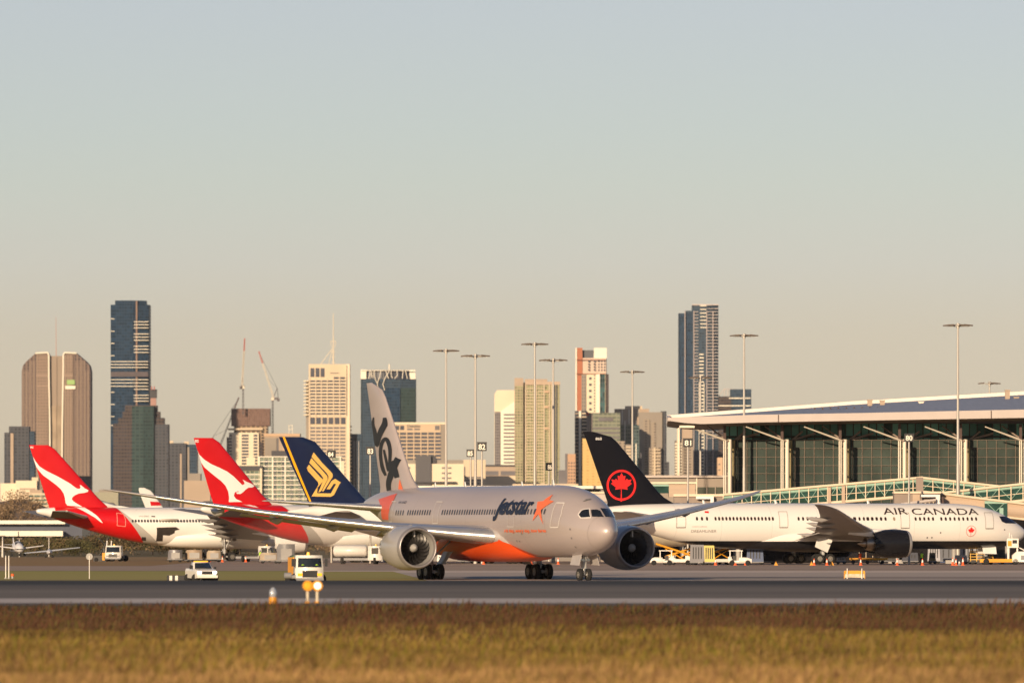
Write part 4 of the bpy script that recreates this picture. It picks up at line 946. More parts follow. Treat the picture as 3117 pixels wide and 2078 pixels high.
# rounded brown tower with mast
t = Tower('office_tower', 'broad brown ribbed tower with rounded shoulders and a mast, at far left', 66, 278)
for sd, (xa, xb, xc, xd) in ((0, (66, 108, 145, 152)), (1, (276, 233, 197, 190))):
    pts = [(xa, 1640), (xa, 1130), (xa + (4 if sd == 0 else -4), 1112), (xa + (14 if sd == 0 else -14), 1100), (xb, 1075), (xc, 1073), (xc + (3 if sd == 0 else -3), 1078), (xd - (2 if sd == 0 else -2), 1120), (xd, 1640)]
    if sd: pts = pts[::-1]
    b = MB(); b.prism([(t.X(x), t.Z(y)) for x, y in pts], 0, 40); lobe = b.build('lobe', fa_ribs, t.root)
    x0, x1 = (110, 147) if sd == 0 else (195, 222)
    b = MB(); b.box(t.X(x0), t.X(x1), -1.2, .5, t.Z(1640), t.Z(1080)); b.build('light_bay', fa_ribl, lobe)
    b = MB()
    for i, px in enumerate(seq(x0 + 1, x1, 4.1)): b.box(t.X(px), t.X(px + 1.2), -1.9, -1.15, t.Z(1640), t.Z(1082))
    for px in (seq(70, 108, 5) if sd == 0 else seq(230, 274, 5)): b.box(t.X(px), t.X(px + 1.3), -.7, .1, t.Z(1640), t.Z(1128 if (px < 90 or px > 255) else 1098))
    b.build('ribs', mat('tan_rib', (.36, .275, .22), .8), lobe)
    e = [(xc, 1073), (xc + (4 if sd == 0 else -4), 1080), (xd - (3 if sd == 0 else -3), 1120), (xd, 1300), (xd + (2 if sd == 0 else -2), 1640)]
    b = MB()
    for p_, q_ in zip([(xb, 1075)] + e, e): b.tube((t.X(p_[0]), -1.5, t.Z(p_[1])), (t.X(q_[0]), -1.5, t.Z(q_[1])), 1.1, None, 6)
    b.build('white_edge', whitec, lobe)
    for py in (1140, 1172): b = MB(); b.box(t.X(x0), t.X(x1), -1.5, 0, t.Z(py + 4), t.Z(py)); b.build('floor_band', mat('band_brown', (.36, .26, .2), .8), lobe)
t.blk(151, 191, 1083, mat('smooth_tan', (.27, .215, .17), .7, var=.06, vscale=.03), 'core_panel', 38, 3)
t.blk(153, 189, 1235, mat('mirror_panel', (.30, .23, .16), .6, 0., var=.4, vscale=.05), 'core_glass', 3, 2.4, 1640)
t.rod((170.5, 1085), (169.5, 963), 2.0, mat('mast_red', (.55, .25, .17), .6), w1=.8); t.rod((170, 1400), (170, 1085), 1.2, MATS['band_brown'], 'mast', y=-.5)
t.blk(204, 228, 1156, mat('sign_green', (.25, .42, .12), .5, var=0), 'roof_sign', .6, -2.6, 1170); t.blk(199, 230, 1174, whitec, 'roof_sign', .6, -2.6, 1184)
# tall dark blue tower
t = Tower('glass_tower', 'tallest dark blue glass tower with white balcony lines, on the left', 336, 455, 9300)
t.foot([(336, 6), (350, 0), (404, 0), (420, 3), (452, 8), (455, 14)], 927, fa_blue); t.foot([(350, 3), (404, 3), (420, 5), (444, 10)], 914, fa_blue, 'crown')
t.blk(413, 418, 915, mat('copper_glint', (.20, .135, .11), .25, .3), 'corner_highlight', 1, 1.2)  # lighter coppery strip paints the highlight on this glass corner
t.bands(400, 452, [980, 989, 998.5, 1017, 1026.5, 1036, 1054, 1063.5, 1073, 1185, 1203, 1212, 1221], 1.8, whitec, 'balcony', 1.4, 2, depth=8)
t.bands(337, 451, [1101, 1110, 1119, 1156, 1166, 1176], 1.8, whitec, 'balcony', 1.4, 0, depth=8)
t.bands(337, 351, [971, 1008.5, 1045.5, 1083, 1194, 1231, 1268, 1295], 1.8, whitec, 'balcony', 1.4, 2, depth=6)
t.blk(337, 451, 1131, mat('plant_level', (.06, .045, .055), .6, var=.3, vscale=.1), 'plant_floor', 1, -.6, 1146)
# stepped dark green tower
t = Tower('office_tower', 'stepped dark green glass tower in front of the tall blue one', 344, 513, 8950)
t.blk(344, 513, 1291, fa_dk); t.blk(344, 402, 1289, fa_brown, 'wing', 2, -1.5); t.blk(359, 499, 1271, fa_brown, 'upper_block', 26, 3)
t.blk(372, 486, 1252, fa_brown, 'upper_block', 22, 5); t.blk(380, 478, 1233, fa_brown, 'upper_block', 18, 7); t.foot([(402, -3), (436, -7), (469, -3)], 1236, fa_green, 'glass_bay')
t.blk(455, 476, 1184, roofg, 'roof_tower', 8, 9, 1210); t.blk(457, 474, 1208, mat('tower_pink', (.35, .2, .17), .7), 'roof_tower', 6, 10, 1236)
for px in (461, 469): t.rod((px, 1186), (px, 1175), 3, gplant, 'beacon')
# dark far-left tower
t = Tower('office_tower', 'short dark grey tower, leftmost in the skyline', 13, 104, 8800)
t.blk(13, 42, 1316, fa_dk); t.blk(27, 88, 1297, fa_dk, 'block', 30, 1); t.blk(44, 104, 1312, fa_navy2, 'block', 30, 3); t.blk(32, 41, 1318, tan, 'pale_strip', 1, -.6)
t = Tower('office_tower', 'low dark block behind the leftmost red tail', 180, 275, 9000); t.blk(228, 275, 1448, fa_dk); t.blk(180, 232, 1468, fa_dk, 'wing', 20, 5)
# dark group right of the stepped tower
t = Tower('office_tower', 'dark grey tower between the stepped tower and the second red tail', 514, 600, 8850)
t.blk(516, 566, 1348, fa_dk); t.blk(556, 600, 1352, fa_navy2, 'wing', 24, 4); t.blk(548, 553, 1380, tan, 'pale_strip', 1, -.6); t.blk(570, 576, 1360, grayb, 'pale_strip', 1, 3.4); t.blk(516, 527, 1341, cream, 'roof_plant', 6, 4); t.blk(560, 574, 1343, cream, 'roof_plant', 6, 6)
# tower under construction
t = Tower('unfinished_tower', 'unfinished tower wrapped in rusty formwork between the cranes', 693, 822, 9560)
rust = facade('rusty_formwork', (.21, .13, .105), (.11, .085, .08), 2.4, 2.0, .6, .55, .8, var=.5)
t.blk(704, 822, 1243, rust, 'formwork', 30, 0, 1296); t.blk(712, 815, 1293, facade('open_floors', (.36, .27, .19), (.05, .045, .05), 3.4, 5.5, .6, .6, .8, var=.5), 'open_floors', 24, 2)
t.bands(694, 800, [1308], 5, cream, 'deck', 3, 0, depth=20); t.blk(697, 788, 1316, cream2, 'block', 25, -3)
for x0, x1 in ((697, 706), (736, 757), (772, 784)): t.bands(x0, x1, seq(1328, 1500, 9.5), 6, dgl, y=-3)
t.blk(690, 704, 1330, fa_tanw, 'wing', 20, 0); t.blk(788, 800, 1345, fa_brown, 'wing', 20, 0)
crred = mat('crane_red', (.5, .12, .09), .6); crw = mat('crane_white', (.68, .60, .48), .6); crd = mat('crane_dark', (.10, .09, .10), .6)


def crane(label, D, mast, mtop, mbot, jib, tail, apex, mw=4.5):
    k = D / F; c = empty('tower_crane', (WX(mast, D), D, 0), 0, label, 'crane', 'tower cranes over the unfinished tower')
    X = lambda p: (p - mast) * k; Z = lambda p: H + (YH - p) * k
    def lattice(p, q, w_, m, part, seg):
        b = MB(); p = Vector(p); q = Vector(q); d = q - p; n = max(2, int(d.length / seg)); ax = d.normalized(); s1 = Vector((0, 1, 0)); s2 = ax.cross(s1).normalized(); o_ = [s1 * a * w_ / 2 + s2 * e * w_ / 2 for a, e in ((-1, -1), (-1, 1), (1, 1), (1, -1))]
        for o in o_: b.tube(p + o, q + o * .6, .32, .26, 5)
        for i in range(n):
            a = p + d * i / n; e = p + d * (i + 1) / n
            for j in range(4): b.tube(a + o_[j], e + o_[(j + 1) % 4], .16, None, 4)
        return b.build(part, m, c)
    lattice((0, 0, Z(mbot)), (0, 0, Z(mtop)), mw * k * .7, crd, 'tower_mast', 4)
    p0 = Vector((X(jib[0][0]), 0, Z(jib[0][1]))); p1 = Vector((X(jib[1][0]), 0, Z(jib[1][1]))); pm = p0.lerp(p1, .74)
    lattice(p0, pm, mw * k * .62, crw, 'jib', 3.5); lattice(pm, p1, mw * k * .5, crred, 'jib_tip', 3)
    b = MB(); b.box(X(tail[0]) if tail[0] < mast else -1, X(tail[0]) if tail[0] >= mast else 2, -1.4, 1.4, Z(tail[1]) - 1.2, Z(tail[1]) + 1.5); b.box(X(tail[0]) - 1.6, X(tail[0]) + 1.6, -1.6, 1.6, Z(tail[1]) - 3, Z(tail[1]) + .5); b.build('counterweight', crd, c)
    b = MB(); A = Vector((X(apex[0]), 0, Z(apex[1])))
    b.tube((0, 0, Z(mtop)), A, .5, .4, 5); b.tube((X(tail[0]), 0, Z(tail[1])), A, .4, .4, 5); b.build('a_frame', crd, c)
    b = MB(); b.tube(A, p0.lerp(p1, .95), .22, None, 4); b.tube(A, p0.lerp(p1, .4), .18, None, 4); b.build('stay', crd, c)
    b = MB(); b.box(-1.6, 1.6, -1.6, -.2, Z(mtop) - 1, Z(mtop) + 2.4); b.build('cab', crw, c)
crane('tower crane with near-vertical white jib and red tip, mast standing on the formwork', 9550, 740, 1180, 1262, ((737, 1178), (745, 1029)), (734, 1176), (738, 1148), 6.5)
crane('tower crane leaning its white jib up to the left, on a tall lattice mast', 9580, 830, 1215, 1330, ((832, 1208), (788, 1069)), (847, 1213), (844, 1181), 7)
crane('low tower crane behind the second red tail with its jib up to the right', 9600, 645, 1352, 1430, ((664, 1372), (727, 1209)), (647, 1340), (649, 1328), 7)
# brown block behind, teal apartments
t = Tower('office_block', 'tan block with a rooftop frame just left of the navy tail top', 806, 914, 9500)
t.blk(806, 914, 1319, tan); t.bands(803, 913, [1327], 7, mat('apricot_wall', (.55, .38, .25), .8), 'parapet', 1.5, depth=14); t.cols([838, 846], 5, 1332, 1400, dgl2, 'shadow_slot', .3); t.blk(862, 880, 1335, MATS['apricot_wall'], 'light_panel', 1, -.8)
for px in (879, 890): t.rod((px, 1320), (px, 1293), 2, whitec, 'roof_frame')
for py in (1294, 1306): t.rod((878, py), (891, py), 2, whitec, 'roof_frame')
t.blk(806, 842, 1332, grayb, 'wing', 8, -2)
t = Tower('apartment_block', 'long teal glass apartment block with cream frames behind the navy tail', 722, 1048, 8600)
t.blk(788, 1040, 1392, fa_teal); t.bands(787, 1041, seq(1391, 1640, 14.2), 2.8, whitec, 'floor_slab', 1.2, depth=4); t.cols([789, 830, 868, 1036], 4, 1390, 1640, whitec, 'frame_post', 1.5, depth=2)
t.grid(806, 1020, 9, 10, seq(1409, 1560, 14.2), 10, dgl, 'window', .5)
t.blk(826, 888, 1371, roofg, 'roof_plant', 10, 4, 1392); t.blk(1034, 1048, 1402, cream2, 'wing', 10, -1)
t.blk(722, 792, 1421, fa_teal, 'wing', 24, -4); t.blk(718, 799, 1417, roofg, 'roof_plant', 24, -6, 1431); t.bands(722, 796, seq(1445, 1640, 14.2), 2.6, whitec, 'floor_slab', 1.2, -4, depth=4); t.blk(792, 798, 1425, cream2, 'frame_post', 4, -7); t.blk(750, 776, 1391, cream2, 'roof_plant', 8, 2)
# cream tower with mast
t = Tower('office_tower', 'cream tower with left balconies, dark window rows and a tall roof mast', 938, 1067, 9380)
t.blk(940, 1065, 1108, cream); t.blk(1055, 1065, 1108, cream2, 'corner_pier', 3, -2)
ys = seq(1157, 1262, 9.9); t.bands(944, 1052, [y + 5.4 for y in ys], 6.6, dgl); t.bands(942, 1054, ys, 1.5, cream2, 'floor_slab', 1.0, depth=2)
t.bands(944, 1052, seq(1305, 1600, 10.8), 6.2, dgl2); t.cols([943, 961, 978, 996, 1015, 1034, 1053], 2.6, 1150, 1640, cream, 'pier', .9)
t.grid(945, 988, 3, 12, [1147], 27, dgl, 'plant_opening', .4); t.grid(944, 1052, 6, 14, [1290], 20, dgl, 'plant_opening', 1.1); t.bands(1005, 1032, [1136], 2, dgl, 'vent_slot', .5); t.grid(1016, 1050, 2, 15, [1153], 6, dgl, 'window', .5)
t.bands(924, 944, seq(1161, 1272, 10.3), 3.4, cream2, 'balcony', 2, 2, depth=18); t.blk(931, 940, 1160, grayb, 'wing', 14, 6); t.cols([1056], 2, 1112, 1265, dgl, 'slot', 2.4)
t.rod((1014.5, 1108), (1014.5, 1062), 4.2, cream2, w1=3.4); t.rod((1014.5, 1062), (1014.5, 953), 3.2, cream2, w1=1.6)
t.rod((976, 1108), (1011, 1060), 2, cream2, 'stay'); t.rod((1000, 1108), (1011, 1064), 1.6, cream2, 'stay')
for py in (1038, 1054, 1070, 1086, 1102): t.rod((1008, py), (1021, py), 1.8, cream2, 'antenna')
for px in (1007, 1021): t.rod((px, 1050), (px, 1036), 1.8, cream2, 'antenna')
t.bands(1063, 1070, seq(1300, 1600, 11), 5, cream, 'balcony', 0, 4, depth=10)
t = Tower('office_tower', 'narrow dark tower with pale ribs beside the cream mast tower', 1066, 1102, 9400)
t.blk(1066, 1102, 1320, fa_navy2); t.cols([1078, 1085, 1092], 2.2, 1342, 1640, mat('steel_rib', (.34, .33, .33), .5), 'rib', .8)
# dark glass tower with branching crown
t = Tower('glass_tower', 'dark glass tower with white branching lines on its crown', 1098, 1266, 9400)
t.foot([(1098, 5), (1104, 0), (1168, 0), (1218, 2), (1266, 9)], 1153, fa_navy2); t.foot([(1114, 6), (1168, 4), (1218, 5), (1246, 9)], 1125, mat('crown_navy', (.03, .038, .065), .4), 'crown', 1153)
t.blk(1168, 1218, 1180, fa_blue, 'dark_bay', 2, -1.3); t.foot([(1218, .5), (1265, 7.5)], 1180, fa_green, 'green_bay')
t.blk(1098, 1115, 1125, whitec, 'crown_screen', 2, 1, 1153); t.blk(1246, 1264, 1125, whitec, 'crown_screen', 2, 7, 1153); t.bands(1098, 1264, [1128], 1.8, whitec, 'crown_edge', 1, depth=2)
def br(pts, w=2.4):
    for a, e in zip(pts, pts[1:]): t.rod(a, e, w, whitec, 'branch', y=-2.6)
c3 = lambda x, y: (880 + x / 2.8, 920 + y / 2.8)
br([c3(725, 580), c3(725, 630), c3(752, 690), c3(760, 750)]); br([c3(780, 580), c3(775, 625), c3(752, 690)]); br([c3(690, 580), c3(690, 620), c3(675, 650)]); br([c3(705, 590), c3(708, 640)])
br([c3(820, 575), c3(848, 650)]); br([c3(860, 575), c3(815, 650), c3(800, 700), c3(815, 748)]); br([c3(870, 575), c3(870, 625), c3(882, 645)]); br([c3(922, 575), c3(922, 625), c3(898, 650)])
br([c3(972, 575), c3(965, 650)]); br([c3(992, 580), c3(1008, 650)]); br([c3(795, 750), c3(795, 860)], 1.4); t.rod((1185, 1124), (1185, 1108), 5, whitec, 'roof_plant')
# sign block
t = Tower('office_block', 'wide cream block with seven bays of dark windows and a roof sign', 1195, 1358, 9300)
t.foot([(1195, 0), (1341, 0), (1358, 16)], 1287, mat('sand_concrete', (.55, .42, .29), .8, var=.05, vscale=.04)); t.blk(1194, 1358, 1285, cream2, 'parapet', 3, -.8, 1291)
t.bands(1198, 1357, seq(1323, 1480, 11.15), 7.4, dgl, proud=.3, depth=.9); t.cols([1197, 1216, 1238, 1259.5, 1281, 1302, 1323], 3, 1312, 1480, MATS['sand_concrete'], 'pier', .9)
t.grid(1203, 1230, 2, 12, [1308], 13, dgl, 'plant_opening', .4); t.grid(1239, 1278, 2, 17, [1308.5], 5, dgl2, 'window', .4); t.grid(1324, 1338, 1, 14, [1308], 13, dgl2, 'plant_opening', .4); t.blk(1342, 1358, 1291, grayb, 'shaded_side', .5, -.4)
me = text_mesh('Deloitte', .01, extrude=.2); me.materials.append(dgl2); o = bpy.data.objects.new('lettering', me); COL.objects.link(o); o.parent = t.root; o.rotation_euler = (R(90), 0, 0)
xs_ = [v.co.x for v in me.vertices]; sc_ = 39 * t.k / (max(xs_) - min(xs_)); o.scale = (sc_, sc_, 1); o.location = (t.X(1239), -.8, t.Z(1300))
# cream boxes
t = Tower('office_block', 'low cream building with a dark grey central panel behind the nose-in fuselage top', 1226, 1412, 8900)
t.blk(1226, 1412, 1411, cream2); t.blk(1226, 1410, 1399, grayb, 'roof_plant', 16, 5, 1412); t.blk(1265, 1312, 1386, mat('charcoal_panel', (.085, .082, .09), .7, var=.05), 'grey_panel', 4, -3); t.blk(1310, 1327, 1386, roofg, 'roof_plant', 14, 2, 1412)
t.grid(1345, 1374, 2, 11, [1426, 1442, 1457], 5, dgl2, 'window', .3); t.grid(1240, 1252, 1, 9, [1426, 1442, 1457], 5, dgl2, 'window', .3); t.bands(1256, 1388, [1470], 5, roofg, 'canopy', 6, depth=6)
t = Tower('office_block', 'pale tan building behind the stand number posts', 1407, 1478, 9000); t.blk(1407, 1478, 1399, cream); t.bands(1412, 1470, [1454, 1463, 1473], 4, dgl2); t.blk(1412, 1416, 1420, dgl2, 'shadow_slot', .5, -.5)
t = Tower('office_block', 'low tan building with two dark roof openings below the white striped tower', 1470, 1569, 9100); t.blk(1472, 1569, 1417, tan); t.bands(1474, 1568, [1419], 5, roofg, 'parapet', 1.2, depth=4); t.grid(1473, 1568, 2, 44, [1446], 13, dgl2, 'plant_opening', .5); t.blk(1470, 1569, 1448, cream, 'podium', 10, -4)
# white striped tower
t = Tower('office_tower', 'white tower with chamfered top and dark horizontal window stripes', 1505, 1569, 9300)
b = MB(); b.prism([(t.X(x), t.Z(y)) for x, y in ((1505, 1640), (1505, 1199), (1513, 1187), (1569, 1187), (1569, 1640))], 0, 26); b.build('block', cream2, t.root)
b = MB(); b.prism([(t.X(x), t.Z(y)) for x, y in ((1524, 1640), (1524, 1252), (1568, 1220), (1568, 1640))], -1.2, -.05); b.build('white_face', whitec, t.root)
t.blk(1506, 1523.5, 1253, facade('grid_wall', (.24, .22, .22), (.06, .06, .075), 3.3, 2.4, .6, .6, .5), 'grid_face', 1, -.8); t.bands(1533, 1568, seq(1264, 1420, 11.2), 4.8, dgl2, proud=1.6, depth=.6)
# olive residential
t = Tower('apartment_tower', 'olive green balconied apartment tower behind two light masts', 1566, 1705, 9200)
t.blk(1566, 1593, 1150, tan); t.blk(1568, 1592, 1174, fa_grn2, 'glass_face', 1, -.6); t.blk(1592, 1600, 1163, tan, 'slot_wall', 20, 6); t.blk(1598, 1666, 1153, tan, 'upper_block', 26, 5); t.blk(1598, 1704, 1163, fa_grn2, 'block', 26, 1)
t.blk(1598, 1705, 1161, mat('tan_parapet', (.46, .35, .26), .8), 'parapet', 10, -.5, 1171)
t.bands(1602, 1630, seq(1183, 1475, 9.3), 2.2, cream, 'balcony', 1.4, 1, depth=2); t.bands(1568, 1591, seq(1183, 1475, 9.3), 1.8, tan, 'balcony', 1, 0, depth=1); t.bands(1635, 1655, seq(1183, 1475, 9.3), 2.2, cream, 'balcony', 1.4, 1, depth=2)
t.cols([1600, 1632, 1656, 1672, 1680], 3, 1170, 1640, cream, 'pier', 1.2, 1); t.cols([1688, 1694], 3, 1172, 1640, dgl, 'glass_strip', 1.2, 1); t.blk(1658, 1670, 1188, MATS['apricot_wall'], 'orange_panel', .6, -1.2, 1195)
for py in (1235, 1300): t.blk(1658, 1670, py, MATS['apricot_wall'], 'orange_panel', .6, -1.2, py + 6)
# small block
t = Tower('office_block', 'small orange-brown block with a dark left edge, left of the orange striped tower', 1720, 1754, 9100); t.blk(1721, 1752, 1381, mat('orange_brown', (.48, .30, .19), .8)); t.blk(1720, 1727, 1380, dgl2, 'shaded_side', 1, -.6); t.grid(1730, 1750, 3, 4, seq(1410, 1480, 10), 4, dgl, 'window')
# orange striped tower
t = Tower('apartment_tower', 'slim cream tower with an orange stripe and a white roof block', 1751, 1855, 9400)
orw = mat('orange_wall', (.38, .125, .06), .7); t.blk(1753, 1773, 1058, orw, 'orange_wall', 24, 2); t.blk(1752, 1756, 1058, whitec, 'white_edge', 22, 1); t.blk(1771, 1814, 1065, mat('slate_screen', (.075, .08, .095), .6), 'roof_screen', 12, 8); t.blk(1808, 1847, 1058, whitec, 'roof_block', 14, 6)
t.blk(1770, 1845, 1089, mat('rose_cream', (.60, .47, .38), .8), 'block', 22, 3); t.blk(1785, 1843, 1138, cream2, 'lower_block', 20, 0); t.blk(1815, 1826, 1138, whitec, 'white_pier', 2, -1.5); t.blk(1826, 1841, 1138, facade('teal_strip_wall', (.10, .12, .13), (.03, .085, .09), 5.5, 5.5, .85, .9, .25, var=.7), 'glass_strip', 2, -1)
t.blk(1842, 1853, 1138, fa_brown, 'side_strip', 14, 2); t.blk(1770, 1784, 1138, grayb, 'balcony_strip', 2, -.5)
t.grid(1790, 1812, 2, 5, seq(1102, 1134, 8.5), 5, dgl, 'window'); t.grid(1821, 1843, 3, 4.5, seq(1102, 1136, 9), 5.5, dgl, 'window', y=3); t.grid(1793, 1801, 1, 8, seq(1155, 1260, 18.8), 7, dgl, 'window', .3); t.grid(1808, 1813, 1, 4, seq(1145, 1260, 9), 5, dgl2, 'window', .3); t.grid(1772, 1782, 2, 3, seq(1150, 1280, 11), 6, dgl2, 'window', .8)
t.bands(1754, 1844, [1095, 1138], 1.5, orw, 'ledge_and_balcony', 1, -1, depth=2)
t.blk(1750, 1786, 1250, fa_dk, 'lower_tower', 22, -3); t.blk(1762, 1769, 1250, whitec, 'white_pier', 2, -5); t.bands(1771, 1785, seq(1260, 1500, 11), 4, cream, 'balcony', 2, -3.5, depth=2); t.bands(1750, 1761, seq(1260, 1500, 11), 3, tan, 'balcony', 2, -3.5, depth=2)
t = Tower('apartment_block', 'plain gold building left of the black tail', 1770, 1834, 9000); t.blk(1773, 1834, 1342, fa_gold); t.blk(1773, 1795, 1334, goldw, 'roof_plant', 10, 4)
# mixed cluster right of it
t = Tower('office_block', 'sage green glass block above the black tail tip', 1786, 1888, 9300); t.blk(1804, 1888, 1256, fa_grayg); t.blk(1786, 1806, 1256, facade('striped_grey_wall', (.28, .24, .22), (.14, .12, .13), 3.3, 2.2, .9, .4, .6), 'wing', 20, 2); t.blk(1783, 1793, 1255, gplant, 'red_box', 4, -.5, 1264)
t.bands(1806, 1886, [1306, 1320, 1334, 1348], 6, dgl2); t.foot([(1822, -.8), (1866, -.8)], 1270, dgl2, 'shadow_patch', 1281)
t = Tower('apartment_tower', 'wide tan block with white vertical strips behind the short light mast', 1868, 1976, 9500); t.blk(1871, 1976, 1244, tan); t.blk(1903, 1955, 1235, cream, 'roof_plant', 14, 5); t.cols([1894, 1915, 1943], 2.6, 1246, 1290, whitec, 'white_strip'); t.blk(1874, 1943, 1293, fa_grayg, 'lower_block', 20, -6); t.cols([1872, 1902, 1936], 2.6, 1280, 1400, whitec, 'white_strip', 7)
t = Tower('office_tower', 'narrow teal glass tower directly behind the black tail', 1920, 1953, 9000); t.blk(1924, 1946, 1293, facade('teal_dark_wall', (.10, .13, .13), (.035, .065, .075), 3.6, 3, .6, .8, .3, var=.5), 'block', 24, 0); t.blk(1930, 1953, 1378, fa_dk, 'lower_block', 20, 2); t.cols([1936], 3, 1350, 1450, whitec, 'white_strip')
t = Tower('apartment_block', 'low tan and grey flats half hidden by the black tail', 1872, 1925, 8900); t.blk(1874, 1902, 1342, fa_tanw); t.blk(1898, 1922, 1352, grayb, 'wing', 20, 2); t.bands(1905, 1921, seq(1362, 1480, 10), 4, cream, 'balcony', 1, 1, depth=2)
t = Tower('apartment_tower', 'grey-brown apartment tower with balconies left of the terminal roof', 1945, 2031, 9400)
t.blk(1944, 2016, 1254, grayb); t.blk(2012, 2029, 1251, fa_dk, 'dark_side', 26, 3); t.blk(1960, 1978, 1275, fa_tanw, 'window_bay', 2, -1); t.blk(1984, 1996, 1285, fa_tanw, 'window_bay', 2, -1); t.blk(1940, 1962, 1268, tan, 'wing', 20, 4)
t.blk(1972, 2012, 1362, fa_tanw, 'lower_tower', 14, -6); t.bands(1985, 2010, seq(1370, 1500, 10), 3, cream, 'balcony', 3, -6, depth=3); t.blk(1990, 1995, 1362, cream, 'pier', 2, -9.5); t.blk(2026, 2037, 1405, fa_dk, 'low_wing', 12, 2)
# twin tower
t = Tower('glass_tower', 'tall dark twin glass tower with white balconies behind the terminal roof', 2066, 2187, 9600)
t.foot([(2066, 8), (2070, 2), (2107, 0)], 953, fa_blue); t.foot([(2086, 4), (2110, 3)], 945, fa_navy2, 'upper_block'); t.foot([(2107, 0), (2152, -2), (2187, 3)], 928, fa_navy2, 'block')
t.cols([2085, 2112, 2151, 2170], 2.6, 946, 1640, mat('pale_pier', (.36, .31, .31), .6), 'pier', 2.6); t.bands(2131, 2150, seq(932, 1000, 11), 2.6, whitec, 'balcony', 3, depth=3); t.bands(2152, 2186, seq(940, 1340, 9.6), 1.6, mat('grey_balcony', (.50, .44, .42), .7), 'balcony', 2.8, depth=2); t.bands(2112, 2126, seq(950, 1300, 9.6), 1.6, MATS["grey_balcony"], "ledge_and_balcony", 2.4, depth=2)  # both grey stacks are balconies; the second only carries another name
t.bands(2128, 2142, seq(1080, 1500, 10.5), 3.4, whitec, 'balcony', 3, depth=3); t.cols([2128, 2143], 1.6, 1165, 1500, whitec, 'white_strip', 3.2); t.bands(2107, 2187, [929], 3, MATS['grey_balcony'], 'parapet', 2.4, depth=3)
t = Tower('glass_tower', 'square dark blue tower right of the tall twin tower', 2187, 2287, 9600); t.blk(2187, 2226, 1206, fa_brown); t.blk(2224, 2287, 1184, fa_navy2, 'block', 30, 1); t.bands(2219, 2285, [1213], 3, whitec, 'white_line', 1.2); t.bands(2187, 2285, [1236], 3, whitec, 'white_line', 1.4)
for a, e in (((2187, 1206), (2206, 1183)), ((2206, 1183), (2228, 1184)), ((2206, 1183), (2206, 1206)), ((2216, 1184), (2216, 1206)), ((2228, 1184), (2262, 1186))): t.rod(a, e, 2.4, MATS['grey_balcony'], 'roof_frame')
t = Tower('apartment_block', 'cream balconied flats seen under the left end of the terminal roof', 2052, 2112, 9000); t.blk(2055, 2110, 1340, fa_tanw); t.blk(2061, 2069, 1300, cream2, 'white_pier', 6, -4); t.blk(2076, 2108, 1302, tan, 'block', 18, 3); t.bands(2054, 2076, seq(1352, 1460, 9), 3, whitec, 'balcony', 1.5, depth=3); t.bands(2080, 2096, seq(1360, 1460, 9), 3, cream, 'balcony', 0, depth=4)
t = Tower('apartment_block', 'small apricot block beside the first terminal column', 2184, 2200, 9000); t.blk(2184, 2200, 1392, MATS['apricot_wall']); t.grid(2187, 2197, 1, 5, [1415, 1432], 5, dgl2, 'window')
# low buildings at far left
def low(name, label, D, parts, cat='building'):
    t = Tower(name, label, parts[0][0], parts[0][1], D, 'low buildings between the airport and the city', cat)
    for i, (x0, x1, y, m) in enumerate(parts): t.blk(x0, x1, y, m, 'block' if i == 0 else 'wing', 20, i * 3)
    return t
t = low('office_block', 'cream building left of the leftmost red tail', 6200, [(48, 112, 1462, cream2), (96, 116, 1452, cream), (0, 48, 1470, cream2)]); t.bands(60, 108, [1490, 1503, 1516], 5, tan)
t = low('office_block', 'cream block with window rows right beside the leftmost red tail fin', 5600, [(58, 150, 1500, cream), (90, 128, 1490, tan)]); t.bands(88, 145, [1512, 1524, 1536], 6, fa_teal, 'window_band')
low('office_block', 'pale block behind the raised left wing tip', 6500, [(288, 360, 1497, mat('sage_wall', (.30, .29, .22), .8)), (300, 345, 1490, grayb)])
low('office_block', 'brown low buildings behind the second red tail', 6000, [(560, 640, 1462, tan), (575, 610, 1440, grayb)])
low('office_block', 'distant cream roofs behind the stand post eighty-six', 7600, [(1560, 1760, 1472, cream), (1700, 1725, 1430, dgl2)])
# long low pale building, far left
D_ = 2150; t = Tower('hangar', 'long low building with two cream bands and dark glass between, far left', -60, 195, D_, None, 'building'); s_ = t
b = MB(); b.box(t.X(-60), t.X(250), 0, 40, 0, t.Z(1594)); b.build('glass_wall', mat('hangar_glass', (.055, .065, .10), .3, var=.1, vscale=.05), t.root)
b = MB(); b.box(t.X(-64), t.X(200), -3, 42, t.Z(1594), t.Z(1583)); b.build('upper_band', whitec, t.root)
b = MB(); b.box(t.X(-64), t.X(195), -6, -1, t.Z(1631), t.Z(1615)); b.build('lower_band', whitec, t.root)
b = MB(); b.box(t.X(59), t.X(60.5), -6.4, -6.05, t.Z(1631), t.Z(1617)); b.build('joint', dgl2, t.root)
